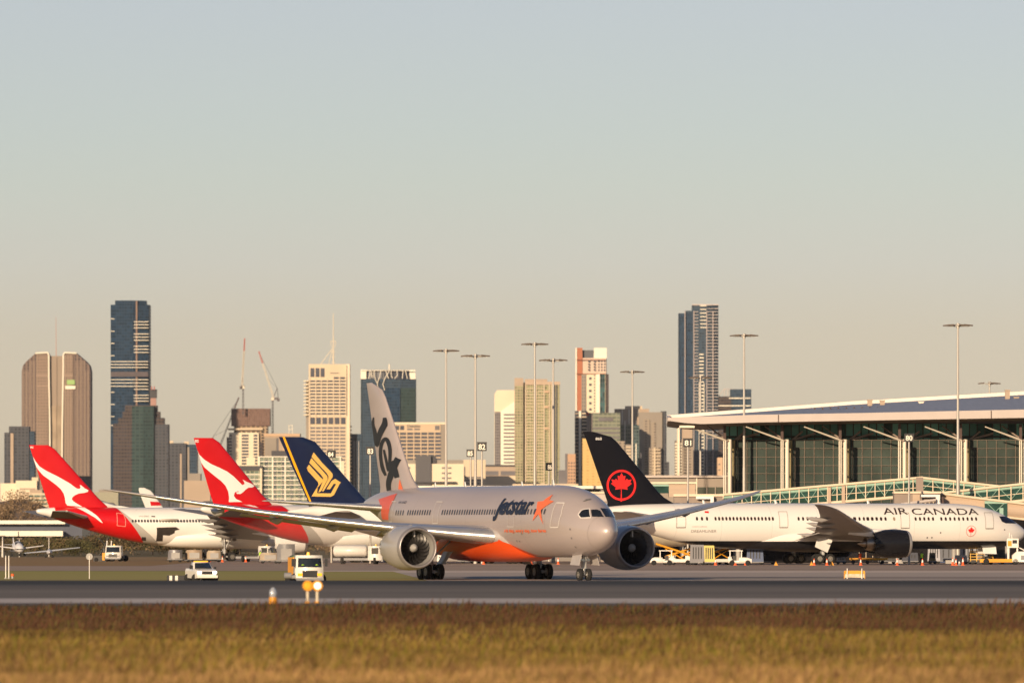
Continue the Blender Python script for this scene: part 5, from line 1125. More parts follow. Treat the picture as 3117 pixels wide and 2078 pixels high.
# hills
def hill(name, pts, D, m, depth=300):
    b = MB(); n = len(pts)
    vs = [(WX(x, D), D, 0) for x, y in pts] + [(WX(x, D), D + depth * .5, WZ(y, D)) for x, y in pts] + [(WX(x, D), D + depth, 0) for x, y in pts]
    b.add(vs, [(i + n * j, i + 1 + n * j, i + 1 + n * (j + 1), i + n * (j + 1)) for i in range(n - 1) for j in (0, 1)], 0, True)
    return tag(b.build(name, m), kind='structure')
hm = ground_mat('wooded_hill', [(.17, .115, .075), (.25, .17, .115), (.21, .145, .095)], .01)
hill('hill', [(-300, 1600), (-60, 1525), (0, 1515), (30, 1515), (75, 1530), (110, 1545), (170, 1560), (260, 1575), (330, 1590), (600, 1600)], 5000, hm)
hill('hill', [(-800, 1625), (0, 1600), (200, 1596), (420, 1560), (700, 1575), (1000, 1570), (1400, 1580), (1900, 1590), (2400, 1600), (3200, 1600), (4200, 1625)], 6900, ground_mat('hazy_hill', [(.12, .10, .08), (.17, .14, .11)], .01))
# ================================================================ terminal, air bridges, masts, stand numbers
TD = 1165.0
tw = empty('terminal_building', (WX(2200, TD), TD, 0), 0, 'glazed terminal with wide curved roof, white columns and dark green glass', 'terminal')
TX = lambda p: (p - 2200) * TD / F
TZ = lambda p: WZ(p, TD)
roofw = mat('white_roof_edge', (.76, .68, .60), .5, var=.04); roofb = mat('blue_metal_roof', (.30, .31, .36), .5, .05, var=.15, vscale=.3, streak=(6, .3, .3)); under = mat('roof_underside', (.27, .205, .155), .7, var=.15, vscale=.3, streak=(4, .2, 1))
colw = mat('white_column', (.74, .66, .55), .45, var=.04); dkc = mat('dark_brown_shade', (.07, .04, .035), .7)
fasc = mat('grey_fascia', (.47, .41, .38), .5, var=.04)
XR = TX(3420)
# roof: top surface, edge bands, soffit (front edge, rising towards the back)
def fz(px): return float(np.interp(px, [2030, 2080, 2300, 2600, 3117, 3420], [1275, 1273, 1266, 1261, 1250, 1246]))   # top of front fascia
def fb(px): return float(np.interp(px, [2030, 2080, 2130, 2300, 3117, 3420], [1283, 1290, 1293, 1288, 1274, 1271]))  # bottom of front fascia
def bz(px): return float(np.interp(px, [2030, 2300, 2600, 3117, 3420], [1270, 1250, 1227, 1197, 1180]))               # ridge line at the back
xs = [2030, 2042, 2080, 2130, 2200, 2300, 2450, 2600, 2800, 3000, 3117, 3260, 3420]
DB = 95.0
def backp(px, dy, dz=0):
    D2 = TD - 10 + dy; return ((px - 2200) * D2 / F + (WX(2200, D2) - WX(2200, TD)) * 0 + (WX(2200, D2) - WX(2200, TD)) - (px - 2200) * 0, dy - 10, WZ(bz(px), D2) + dz)
b = MB(); vs = []
for px in xs:
    vs += [(TX(px), -10, TZ(fz(px))), backp(px, DB, -.15)]
b.add(vs, [(2 * i, 2 * i + 2, 2 * i + 3, 2 * i + 1) for i in range(len(xs) - 1)], 0, True); b.build('roof', roofb, tw)
b = MB(); rings = [[(TX(px), -10.3, TZ(fb(px))), (TX(px), -10.3, TZ(fz(px)) + .05), (TX(px), -9.7, TZ(fz(px)) + .05), (TX(px), -9.7, TZ(fb(px)))] for px in xs]; b.loft(rings, 0, False); b.build('fascia', fasc, tw)
b = MB(); rings = []
for px in xs:
    x, y, z = backp(px, DB); rings.append([(x, y - 2.2, z - .25), (x, y - 2.2, z + .30), (x, y - 1.9, z + .36), (x, y + .6, z + .36), (x, y + .6, z - .3)])
b.loft(rings, 0, False); b.build('roof_edge', roofw, tw)
x, y, z = backp(2030, DB); b = MB(); b.loft([[(TX(2030) - .1, -10.3, TZ(1284)), (TX(2030) - .1, -10.3, TZ(1274)), (TX(2034), -10.0, TZ(1273)), (TX(2034), -10.0, TZ(1285))], [(x - .1, y, z - 1.2), (x - .1, y, z + .3), (x + .4, y, z + .3), (x + .4, y, z - 1.2)]], 0, False); b.build('roof_edge', roofw, tw)
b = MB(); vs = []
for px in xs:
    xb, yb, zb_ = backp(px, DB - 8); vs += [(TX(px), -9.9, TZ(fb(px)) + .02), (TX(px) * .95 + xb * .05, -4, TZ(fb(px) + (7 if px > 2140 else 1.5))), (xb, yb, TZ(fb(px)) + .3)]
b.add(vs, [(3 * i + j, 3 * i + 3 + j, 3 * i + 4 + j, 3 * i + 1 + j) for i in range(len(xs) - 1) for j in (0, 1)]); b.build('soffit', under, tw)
for px in (2361, 3003): b = MB(); b.box(TX(px), TX(px + 2.5), -10.38, -10.31, TZ(fb(px)), TZ(fz(px))); b.build('fascia_joint', dkc, tw)
# standing seams and vents on the roof
for px, py in ((2648, 1222), (2686, 1224), (3067, 1192), (3094, 1214), (2804, 1228)):
    t_ = .75; b = MB(); D2 = TD + 60; x = WX(px, D2) - WX(2200, TD); z = WZ(py + 12, D2); b.box(x - .35, x + .35, 60, 60.8, z - 1, z + .75); b.box(x - .42, x + .42, 59.9, 60.9, z + .75, z + .9); b.build('roof_vent', tan if px != 2804 else colw, tw)
b = MB()
for i in range(40):
    px = 2480 + i * 24; D2 = TD + 40; x = WX(px, D2) - WX(2200, TD); b.box(x - .1, x + .12, 40, 40.3, WZ(1236 - i * .35, D2) - .5, WZ(1236 - i * .35, D2) - .2)
b.build('roof_safety_line', dkc, tw)
# glass walls
glass_t = facade('terminal_glass', (.30, .24, .19), (.028, .036, .034), 3.3, 1.33, .999, .999, .12, var=.3)
gt = mat('terminal_glazing', (.050, .066, .059), .2, var=.3, vscale=.25, spec=.06); gteal = facade('clerestory_glass', (.08, .085, .075), (.12, .29, .245), 3.0, 1.1, .9, .85, .3, var=.8)  # clerestory glass coloured brighter to imitate sky light showing through
mull = mat('mullion_bronze', (.19, .14, .105), .5, var=0)
b = MB(); b.box(TX(2226), XR, 0, .5, 0, TZ(1337)); b.build('glass_wall', gt, tw)
b = MB(); b.box(TX(2206), XR, 2.2, 2.7, TZ(1339), TZ(1288)); b.build('clerestory', gteal, tw)
b = MB(); b.box(TX(2226), XR, 3, 3.3, 0, TZ(1340)); b.build('inner_wall', dkc, tw)
for py in (1338, 1364, 1390, 1416, 1440, 1466, 1492): b = MB(); b.box(TX(2216), XR, -.25, .0, TZ(py + 1.0), TZ(py)); b.build('transom', mull, tw)
b = MB(); b.box(0, .06, -.22, 0, 0, TZ(1338)); first = b.build('mullion', mull, tw, (TX(2244), 0, 0))
for px in seq(2273, 3410, 29.2): inst(first, tw, (TX(px), 0, 0))
# structural bays: column pair, slim posts, raking struts
cols = [2210, 2384, 2560, 2740, 2925, 3107, 3290]
for i, px in enumerate(cols):
    c = empty('column_bay', (TX(px), 0, 0)); c.parent = tw
    k = TD / F
    for dx, w_, y_ in ((-9.5, .09, -5), (-4, .09, -5), (8.5, .28, -4.6)):
        b = MB(); b.tube((dx * k, y_, 0), (dx * k, y_, TZ(1338)), w_, None, 10); b.build('column' if w_ > .2 else 'slim_post', colw, c)
    b = MB(); b.box(-11 * k, -3 * k, -5.3, -4.4, TZ(1337), TZ(1292)); b.build('column_top_shade', dkc, c)  # dark brown box puts the eave shade onto the column tops
    b = MB(); b.tube((-6 * k, -5, TZ(1340)), (-118 * k, -8.5, TZ(1301)), .17, .09, 8); b.build('strut', colw, c)
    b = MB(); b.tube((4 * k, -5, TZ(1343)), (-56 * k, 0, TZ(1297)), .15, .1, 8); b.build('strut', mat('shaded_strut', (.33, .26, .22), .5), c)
    b = MB(); b.tube((6 * k, -4.6, TZ(1350)), (10 * k, 0, TZ(1350)), .1, None, 6); b.tube((4 * k, -4.6, TZ(1364)), (8 * k, 0, TZ(1364)), .12, None, 6); b.tube((4 * k, -4.6, TZ(1441)), (8 * k, 0, TZ(1441)), .12, None, 6); b.build('bracket', colw, c)
    for dx in (21, 25.5): b = MB(); b.tube((dx * k, -.5, 0), (dx * k, -.5, TZ(1340)), .07, None, 6); b.build('slim_post', mat('ochre_post', (.46, .36, .17), .5), c)
    for a_, e_ in (((28, 1338), (60, 1312)), ((28, 1338), (100, 1318))): b = MB(); b.tube((a_[0] * k, 1.2, TZ(a_[1])), (e_[0] * k, 1.2, TZ(e_[1])), .16, None, 6); b.build('inner_brace', MATS['shaded_strut'], c)
b = MB(); b.box(TX(2214), TX(2228), -3, 8, 0, TZ(1448)); b.build('end_wall', tan, tw)
b = MB(); b.box(TX(2060), TX(2064), -9, -8.6, TZ(1440), TZ(1297)); b.box(TX(2060), TX(2110), -9, -8.6, TZ(1304), TZ(1297)); b.build('end_frame', colw, tw)

# annex and pier behind the aircraft
def block(name, label, cat, D, parts, group=None):
    """parts: (part name, px0, px1, py top, py bottom, y0, y1, material)"""
    r = empty(name, (WX(parts[0][1], D), D, 0), 0, label, cat, group); ox = WX(parts[0][1], D)
    for n, x0, x1, y0, y1, d0, d1, m in parts:
        b = MB(); b.box(WX(x0, D) - ox, WX(x1, D) - ox, d0, d1, WZ(y1, D), WZ(y0, D)); b.build(n, m, r)
    return r
annw = mat('annex_wall', (.30, .255, .22), .8, var=.05, streak=(2, 2, .1)); vgl = mat('annex_glass', (.06, .07, .055), .25, var=.4, vscale=.3)
block('annex_building', 'low tan annex with parapet left of the terminal columns', 'building', 1200, [('wall', 1860, 2216, 1452, 1490, 0, 30, annw), ('parapet', 1855, 2216, 1446, 1453, -.6, 30.5, fasc), ('window', 2122, 2200, 1482, 1508, -.1, .3, vgl), ('pier', 2150, 2153, 1480, 1508, -.3, .1, annw), ('pier', 2176, 2179, 1480, 1508, -.3, .1, annw), ('base', 1830, 2216, 1490, 1717, .5, 30, annw)])
block('pier_building', 'low pale-roofed pier behind the silver airliner and the black tail', 'building', 1240, [('wall', 1225, 1990, 1488, 1715, 0, 25, mat('pier_wall', (.22, .20, .19), .7, var=.2, vscale=.1)), ('roof_edge', 1222, 1992, 1478, 1487, -2, 26, roofw), ('window_strip', 1240, 1985, 1492, 1530, -.3, 0, vgl), ('roof_step', 1725, 1880, 1483, 1478, 2, 20, roofw)])
undm = mat('undercroft_shade', (.013, .012, .014), .8, var=.5, vscale=.3, spec=.1); blu = mat('blue_cabinet', (.02, .045, .13), .5)  # near-black wall colour stands in for the shade of a recessed ground floor
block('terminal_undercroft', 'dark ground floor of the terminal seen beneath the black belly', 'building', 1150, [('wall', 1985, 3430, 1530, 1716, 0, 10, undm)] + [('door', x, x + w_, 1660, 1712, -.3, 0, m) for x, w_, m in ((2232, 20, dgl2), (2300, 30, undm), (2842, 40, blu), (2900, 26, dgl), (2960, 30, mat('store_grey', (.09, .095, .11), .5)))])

# air bridges
brm = mat('bridge_cream', (.70, .58, .43), .55, var=.05); teal = mat('bridge_glass_teal', (.022, .06, .052), .25, spec=.1, var=.4, vscale=.4); tealp = mat('bridge_panel_teal', (.26, .42, .35), .5, var=.08); tanp = mat('bridge_tan_panel', (.46, .35, .26), .7, var=.05, streak=(.2, .2, 6))


def bridge(label, D, x0, y0, x1, y1, hpx, kind, posts=28, yaw=0.):
    k = D / F; r = empty('air_bridge', (WX(x0, D), D, 0), 0, label, 'air bridge', 'air bridges of the terminal')
    A = Vector((0, 0, WZ(y0, D))); B_ = Vector((WX(x1, D) - WX(x0, D), yaw, WZ(y1, D))); h = hpx * k
    def bar(a, e, y_a, y_b, zt, zb, m, part):
        b = MB(); p, q = A.lerp(B_, a), A.lerp(B_, e)
        b.loft([[(p.x, p.y + y_a, p.z - zb), (p.x, p.y + y_b, p.z - zb), (p.x, p.y + y_b, p.z - zt), (p.x, p.y + y_a, p.z - zt)], [(q.x, q.y + y_a, q.z - zb), (q.x, q.y + y_b, q.z - zb), (q.x, q.y + y_b, q.z - zt), (q.x, q.y + y_a, q.z - zt)]]); return b.build(part, m, r)
    bar(0, 1, -.35, 3.4, 0, .32, brm, 'roof')
    if kind == 'glass':
        bar(0, 1, .02, 3.0, .32, h, teal, 'glass_side'); bar(0, 1, -.05, .0, .34, .34 + h * .17, tealp, 'teal_band'); bar(0, 1, -.1, -.02, h * .62, h * .62 + .1, brm, 'rail'); bar(0, 1, -.3, 3.3, h, h + .4, brm, 'floor')
        n = max(2, int((x1 - x0) / posts)); L_ = (B_ - A).length
        for i in range(n + 1):
            p = A.lerp(B_, i / n); b = MB(); b.box(-.06, .06, -.2, -.06, -h, -.3); b.build('post', brm, r, (p.x, p.y, p.z))
        for i in range(n):
            p, q = A.lerp(B_, i / n), A.lerp(B_, (i + 1) / n); u_, v_ = (.35, h * .95) if i % 2 else (h * .95, .35)
            b = MB(); b.tube((p.x, p.y - .08, p.z - u_), (q.x, q.y - .08, q.z - v_), .05, None, 4); b.build('brace', tealp, r)
    else:
        bar(0, 1, 0, 3.0, .32, h, tanp, 'panel_side'); bar(0, 1, -.1, 3.1, h, h + .25, brm, 'floor')
    for a in (.12, .88) if kind == 'glass' else (.5,):
        p = A.lerp(B_, a); b = MB(); b.tube((p.x, p.y + 1.5, 0), (p.x, p.y + 1.5, p.z - h), .35, None, 10); b.box(p.x - 1.2, p.x + 1.2, p.y + .6, p.y + 2.4, 0, .5); b.build('support_leg', mat('bridge_leg', (.35, .33, .31), .5), r)
    return r, A, B_, h
r_, A_, Bb, h_ = bridge('long glazed air bridge rising rightwards behind the white fuselage', 1125, 2172, 1504, 2808, 1449, 52, 'glass')
for px in (2524, 2567): b = MB(); b.box(WX(px - 5, 1125) - WX(2172, 1125), WX(px + 5, 1125) - WX(2172, 1125), -.4, .1, 3, WZ(1482 if px < 2550 else 1478, 1125)); b.build('grey_post', tanp, r_)
b = MB(); b.box(WX(2788, 1125) - WX(2172, 1125), WX(2810, 1125) - WX(2172, 1125), -.5, 3.4, WZ(1500, 1125), WZ(1452, 1125)); b.build('end_panel', mat('bridge_grey_brown', (.27, .215, .18), .7), r_)
bridge('short dark glazed link bridge between the two long air bridges', 1150, 2808, 1450, 3060, 1478, 42, 'glass', 30)
bridge('glazed air bridge rising to the right edge of the picture', 1112, 2858, 1497, 3260, 1452, 50, 'glass', 34)
r_, A_, Bb, h_ = bridge('tan panelled air bridge sloping down to the nose of the white airliner', 1098, 2858, 1497, 3280, 1549, 48, 'panel')
b = MB(); D_ = 1098; ox = WX(2858, D_); b.box(WX(2997, D_) - ox, WX(3066, D_) - ox, -.12, .0, WZ(1575, D_), WZ(1524, D_)); b.build('window', teal, r_)
b = MB(); b.box(WX(2997, D_) - ox, WX(3066, D_) - ox, -.2, -.12, WZ(1532, D_), WZ(1524, D_)); b.box(WX(3042, D_) - ox, WX(3054, D_) - ox, -.2, -.12, WZ(1570, D_), WZ(1545, D_)); b.tube((WX(3000, D_) - ox, -.16, WZ(1526, D_)), (WX(3030, D_) - ox, -.16, WZ(1556, D_)), .05, None, 4); b.tube((WX(3062, D_) - ox, -.16, WZ(1526, D_)), (WX(3030, D_) - ox, -.16, WZ(1556, D_)), .05, None, 4); b.build('window_frame', tealp, r_)
r_ = block('air_bridge', 'grey-brown bridge cab with white canopy frame above the fuselage lettering', 'air bridge', 1096, [('cab', 2722, 2862, 1500, 1540, 0, 4, MATS['bridge_grey_brown']), ('roof', 2720, 2864, 1495, 1501, -.3, 4.2, brm), ('pale_panel', 2778, 2800, 1503, 1540, -.15, 0, tanp), ('canopy_frame', 2800, 2860, 1505, 1512, -1.2, -.6, MATS['white_trim']), ('canopy_frame', 2848, 2860, 1511.9, 1540, -1.2, -.6, MATS['white_trim']), ('dark_opening', 2862, 2872, 1511, 1540, -.5, 1, dkc)])
for i in range(10): x_ = 2790 + i * 6; b = MB(); k = 1096 / F; b.box((x_ - 2722) * k, (x_ + 1.6 - 2722) * k, -1.9, -1.7, WZ(1534, 1096), WZ(1525 - i * .9, 1096)); b.build('bellows_rib', dkc if i % 2 else brm, r_)
b = MB(); k = 1096 / F; b.loft([[(18 * k, -2, WZ(1540, 1096)), (18 * k, -1.5, WZ(1540, 1096)), (18 * k, -1.5, WZ(1530, 1096)), (18 * k, -2, WZ(1530, 1096))], [(125 * k, -2, WZ(1524, 1096)), (125 * k, -1.5, WZ(1524, 1096)), (125 * k, -1.5, WZ(1517, 1096)), (125 * k, -2, WZ(1517, 1096))]]); b.build('bellows', fasc, r_)
block('air_bridge', 'tan bridge cab beside stand post eighty-one', 'air bridge', 1140, [('panel_side', 2036, 2116, 1472, 1512, 0, 4, tanp), ('roof', 1968, 2120, 1466, 1472, -.3, 4.2, brm), ('glass_side', 1960, 2036, 1476, 1500, .1, 4, teal), ('teal_band', 1960, 2036, 1473, 1479, -.05, .1, tealp), ('corner_post', 2119, 2122, 1455, 1512, -.4, -.1, brm), ('support_leg', 2070, 2078, 1512, 1714, 1, 2, MATS['bridge_leg'])])
block('air_bridge', 'low grey bridge section with white canopy over the rear of the white fuselage', 'air bridge', 1118, [('panel_side', 2052, 2200, 1509, 1530, 0, 4, MATS['bridge_grey_brown']), ('roof', 2050, 2204, 1503, 1510, -.3, 4.2, brm), ('canopy_frame', 2118, 2172, 1510, 1518, -1.2, -.4, MATS['white_trim']), ('canopy_frame', 2162, 2172, 1517.9, 1530, -1.2, -.4, MATS['white_trim']), ('support_leg', 2120, 2128, 1530, 1714, 1, 2, MATS['bridge_leg'])])
block('air_bridge', 'white-roofed bridge between the silver nose and the black tail', 'air bridge', 1180, [('panel_side', 1722, 1850, 1499, 1525, 0, 4, fasc), ('roof', 1718, 1856, 1496, 1501, -.3, 4.2, brm), ('support_leg', 1780, 1788, 1525, 1714, 1, 2, MATS['bridge_leg'])])

# light masts
polem = mat('galvanised_pole', (.44, .41, .37), .45, .3, var=.05); headm = mat('lamp_head_dark', (.13, .10, .08), .5, .3); lens = mat('lamp_lens', (.55, .52, .45), .3)


def light_mast(px, top, width, label, hm=32.0, heads=6, tilt=0.):
    D = F * (hm - H) / (YH - top); c = empty('light_mast', (WX(px, D), D, 0), 0, label, 'light mast', 'apron light masts'); k = D / F * .88
    b = MB(); b.tube((0, 0, 0), (0, 0, hm * .42), .28, .23, 12); b.tube((0, 0, hm * .42), (0, 0, hm), .2, .12, 12); b.build('pole', polem, c)
    w_ = width * k; b = MB(); b.tube((-w_ * .42, 0, hm), (w_ * .42, 0, hm), .1, None, 6); b.tube((0, -1.6, hm + .1), (0, 1.6, hm + .1), .1, None, 6); b.tube((0, 0, hm - .3), (0, 0, hm + .35), .22, None, 8); b.build('crossarm', polem, c)
    for i in range(heads):
        x = w_ * (-.42 + .84 * i / (heads - 1)) if heads > 1 else 0; y = (-1) ** i * .5; q = empty('lamp_head', (x, y, hm + .05)); q.parent = c
        sg = -1 if x < 0 else 1
        b = MB(); b.loft([[(-.1, -.35, .0), (-.1, .35, .0), (-.1, .35, .2), (-.1, -.35, .2)], [(sg * 1.1, -.3, -.08 + tilt), (sg * 1.1, .3, -.08 + tilt), (sg * 1.1, .3, .08 + tilt), (sg * 1.1, -.3, .08 + tilt)]]); b.build('housing', headm, q)
        b = MB(); b.box(.1 * sg if sg > 0 else -.8, .8 if sg > 0 else -.1, -.28, .28, -.13 + tilt * .5, -.1 + tilt * .5); b.build('lens', lens, q)
light_mast(1358, 1069, 50, 'light mast left of the two crossing masts, behind the silver fuselage')
light_mast(1447, 1085, 54, 'thin twin-headed light mast beside stand number eighty-two', 28, 4)
light_mast(1628, 1049, 50, 'taller light mast in front of the olive apartment tower')
light_mast(1684, 1098, 52, 'shorter light mast in front of the right side of the olive tower', 28, 4)
light_mast(1925, 1133, 44, 'light mast over the black tail', 30, 5)
light_mast(2265, 1023, 52, 'light mast standing in front of the left bay of the terminal')
light_mast(2916, 992, 54, 'tallest light mast, in front of the terminal at right')
light_mast(2132, 1151, 36, 'small distant light mast in front of the twin tower', 28, 4)
light_mast(3012, 1168, 36, 'small distant light mast above the terminal roof', 28, 3)
# stand number signs
sgn = mat('sign_black', (.012, .012, .014), .4, var=0); dig = mat('sign_digit', (.85, .80, .68), .4, var=0)
def stand(num, px, py, wpx, hpx, label, D, yaw=0.):
    k = D / F; c = empty('stand_sign', (WX(px, D), D, 0), yaw, label, 'stand sign', 'numbered parking stand signs'); z = WZ(py, D); w_, h = wpx * k * .56, hpx * k * .54
    b = MB(); b.tube((0, .1, 0), (0, .1, z - h), .16, .12, 10); b.build('pole', polem, c)
    b = MB(); b.box(-w_, w_, -.12, .3, z - h, z + h); b.box(-w_ - .05, w_ + .05, -.16, .34, z + h, z + h + .06); bx = b.build('number_box', sgn, c)
    me = text_mesh(num, .02, extrude=.01); me.materials.append(dig); o = bpy.data.objects.new('lettering', me); COL.objects.link(o); o.parent = bx
    xs = [v.co.x for v in me.vertices]; ys = [v.co.y for v in me.vertices]; sx_ = 2 * w_ * .70 / (max(xs) - min(xs)); sy = 2 * h * .66 / (max(ys) - min(ys))
    o.scale = (sx_, sy, 1); o.rotation_euler = (R(90), 0, 0); o.location = (-w_ * .70 - min(xs) * sx_, -.15, z - h * .66)
stand('84', 1008, 1382, 22, 20, 'black stand sign reading 84 above the navy tail', 1150, R(-20))
stand('83', 1127, 1372, 22, 22, 'black stand sign reading 83 left of the silver tail', 1130)
stand('85', 1432, 1379, 21, 20, 'black stand sign reading 85 beside the thin mast', 1180, R(-18))
stand('82', 1467, 1359, 26, 24, 'black stand sign reading 82 right of the thin mast', 1110)
stand('86', 1672, 1420, 17, 21, 'black stand sign reading 86 in front of the olive tower', 1210, R(25))
stand('81', 2094, 1347, 26, 23, 'black stand sign reading 81 under the terminal roof tip', 1090)
stand('80', 2767, 1332, 26, 22, 'stand sign reading 80 against the terminal glass', 1090)
# ================================================================ vehicles and ground equipment
vw = mat('vehicle_white', (.78, .74, .68), .35, var=.05, coat=.3); vblk = mat('vehicle_black', (.02, .02, .022), .5); vgry = mat('vehicle_grey', (.22, .22, .23), .5); hyel = mat('equipment_yellow', (.70, .30, .008), .45, var=.08); hvis = mat('hi_vis', (.45, .75, .03), .6, var=0); orr = mat('cone_orange', (.85, .12, .02), .6, var=0)
wind = mat('windscreen', (.02, .025, .03), .08, spec=.8, var=0); lampa = mat('beacon_amber', (.9, .45, .02), .3, emit=((1, .45, .05), .35)); lampw = mat('headlamp_lit', (.9, .9, .85), .2, emit=((1, .93, .8), 3.5)); silv = mat('container_silver', (.24, .23, .24), .45, .35, var=.15, vscale=1); cgr = mat('gse_grey', (.33, .32, .31), .6)
VG = 'ground vehicles on the apron'


def wheels(c, pts, r=.4, wd=.28):
    first = None
    for x, y in pts:
        if first is None:
            b = MB(); n = 18
            ring = lambda yy, rr: [(rr * math.cos(2 * math.pi * i / n), yy, rr * math.sin(2 * math.pi * i / n)) for i in range(n)]
            b.loft([ring(-wd / 2, r * .6), ring(-wd / 2, r * .92), ring(-wd * .3, r), ring(wd * .3, r), ring(wd / 2, r * .92), ring(wd / 2, r * .6)], 0, True)
            b.loft([ring(-wd * .42, r * .6), ring(-wd * .3, r * .2)], 1, True); b.loft([ring(wd * .42, r * .6), ring(wd * .3, r * .2)], 1, True)
            first = b.build('wheel', [MATS['tyre'], MATS['rim']], c, (x, y, r))
        else: inst(first, c, (x, y, r))


def veh(name, px, D, yaw, label, cat='truck', group=VG): return empty(name, (WX(px, D), D, gz(D) + .03), yaw, label, cat, group)


# vehicle frame: x to its right, -y its front, so yaw 0 faces the camera
def pickup(px, D, yaw, label):
    c = veh('pickup_truck', px, D, yaw, label, 'pickup truck')
    b = MB(); rings = []
    for y, hw, z0, z1 in ((-2.55, .78, .45, .95), (-2.4, .88, .38, 1.05), (-1.9, .92, .35, 1.12), (-1.0, .93, .35, 1.18), (2.3, .92, .4, 1.2), (2.5, .88, .45, 1.15)): rings.append([(-hw, y, z0), (hw, y, z0), (hw, y, z1 - .2), (hw * .93, y, z1), (-hw * .93, y, z1), (-hw, y, z1 - .2)])
    b.loft(rings, 0, False); b.build('body', vw, c)
    b = MB(); b.loft([[(-.86, -1.0, 1.15), (.86, -1.0, 1.15), (.86, 1.0, 1.15), (-.86, 1.0, 1.15)], [(-.68, -.25, 1.75), (.68, -.25, 1.75), (.68, .7, 1.75), (-.68, .7, 1.75)]]); cab = b.build('cab', vw, c)
    b = MB(); b.loft([[(-.76, -.98, 1.2), (.76, -.98, 1.2), (.76, -.93, 1.2), (-.76, -.93, 1.2)], [(-.62, -.34, 1.69), (.62, -.34, 1.69), (.62, -.28, 1.69), (-.62, -.28, 1.69)]]); b.build('windscreen', wind, cab)
    for s in (-1, 1): b = MB(); b.box(s * .865 - .02, s * .865 + .0, -.5, .55, 1.2, 1.5); b.build('side_window', wind, cab); b = MB(); b.box(s * 1.08 - .1, s * 1.08 + .1, -.85, -.75, 1.15, 1.35); b.build('mirror', vblk, cab); b = MB(); b.box(s * .68 - .16, s * .68 + .16, -2.62, -2.45, .78, .96); b.build('headlight', lampw, c)
    b = MB(); b.box(-.45, .45, -2.61, -2.5, .72, .95); b.build('grille', vblk, c); b = MB(); b.box(-.9, .9, -2.7, -2.5, .4, .62); b.build('bumper', vw, c)
    b = MB(); b.box(-.6, .6, -.05, .3, 1.76, 1.86); b.build('light_bar', lampa, c); b = MB(); b.box(-.72, .72, .3, .5, 1.8, 1.95); b.build('roof_rack', vblk, c)
    wheels(c, ((-.8, -1.65), (.8, -1.65), (-.8, 1.5), (.8, 1.5)), .38, .26); return c


def cabtruck(px, D, yaw, label, w_=2.3, h=2.5, l=6.5, box=None, boxh=2.6, name='service_truck', crew=False):
    c = veh(name, px, D, yaw, label); hw = w_ / 2
    b = MB(); b.loft([[(-hw, -l / 2, .5), (hw, -l / 2, .5), (hw, -l / 2 + 1.9, .5), (-hw, -l / 2 + 1.9, .5)], [(-hw, -l / 2, 1.3), (hw, -l / 2, 1.3), (hw, -l / 2 + 1.9, 1.3), (-hw, -l / 2 + 1.9, 1.3)], [(-hw * .94, -l / 2 + .25, h), (hw * .94, -l / 2 + .25, h), (hw * .94, -l / 2 + 1.9, h), (-hw * .94, -l / 2 + 1.9, h)]]); cab = b.build('cab', vw, c)
    y0 = -l / 2; b = MB(); b.loft([[(-hw * .88, y0 - .03 + .02, 1.35), (hw * .88, y0 - .01, 1.35), (hw * .88, y0 + .05, 1.35), (-hw * .88, y0 + .05, 1.35)], [(-hw * .84, y0 + .19, h - .2), (hw * .84, y0 + .19, h - .2), (hw * .84, y0 + .26, h - .2), (-hw * .84, y0 + .26, h - .2)]]); b.build('windscreen', wind, cab)
    for s in (-1, 1):
        b = MB(); b.box(s * hw * .985 - .02, s * hw * .985 + .02, y0 + .5, y0 + 1.4, 1.35, h - .25); b.build('side_window', wind, cab)
        b = MB(); b.box(s * (hw + .22) - .1, s * (hw + .22) + .1, y0 + .1, y0 + .2, 1.4, 1.95); b.build('mirror', vblk, cab)
        b = MB(); b.box(s * hw * .72 - .17, s * hw * .72 + .17, y0 - .06, y0 + .02, .72, .92); b.build('headlight', lampa if box else vgry, c)
        if crew: b = MB(); b.tube((s * .5, y0 + .1, 1.42), (s * .5, y0 + .26, 1.6), .15, .1, 8); b.tube((s * .5, y0 + .3, 1.72), (s * .5, y0 + .3, 1.95), .11, .1, 8); b.build('crew_vest', hvis, cab)
    b = MB(); b.box(-hw * .55, hw * .55, y0 - .04, y0 + .02, .62, 1.1); b.build('grille', vblk, c); b = MB(); b.box(-hw, hw, y0 - .12, y0 + .1, .36, .58); b.build('bumper', vgry, c)
    b = MB(); b.box(-hw * .8, hw * .8, y0 + 1.9, l / 2, .5, .8); b.build('chassis', vgry, c)
    if box: b = MB(); b.box(-hw, hw, y0 + 2.05, l / 2, .8, boxh); b.build('cargo_body', box, c)
    b = MB(); b.tube((0, y0 + 1, h), (0, y0 + 1, h + .22), .13, .1, 8); b.build('beacon', lampa, c)
    wheels(c, ((-hw * .85, y0 + 1.0), (hw * .85, y0 + 1.0), (-hw * .85, l / 2 - 1.2), (hw * .85, l / 2 - 1.2)), .47, .3); return c


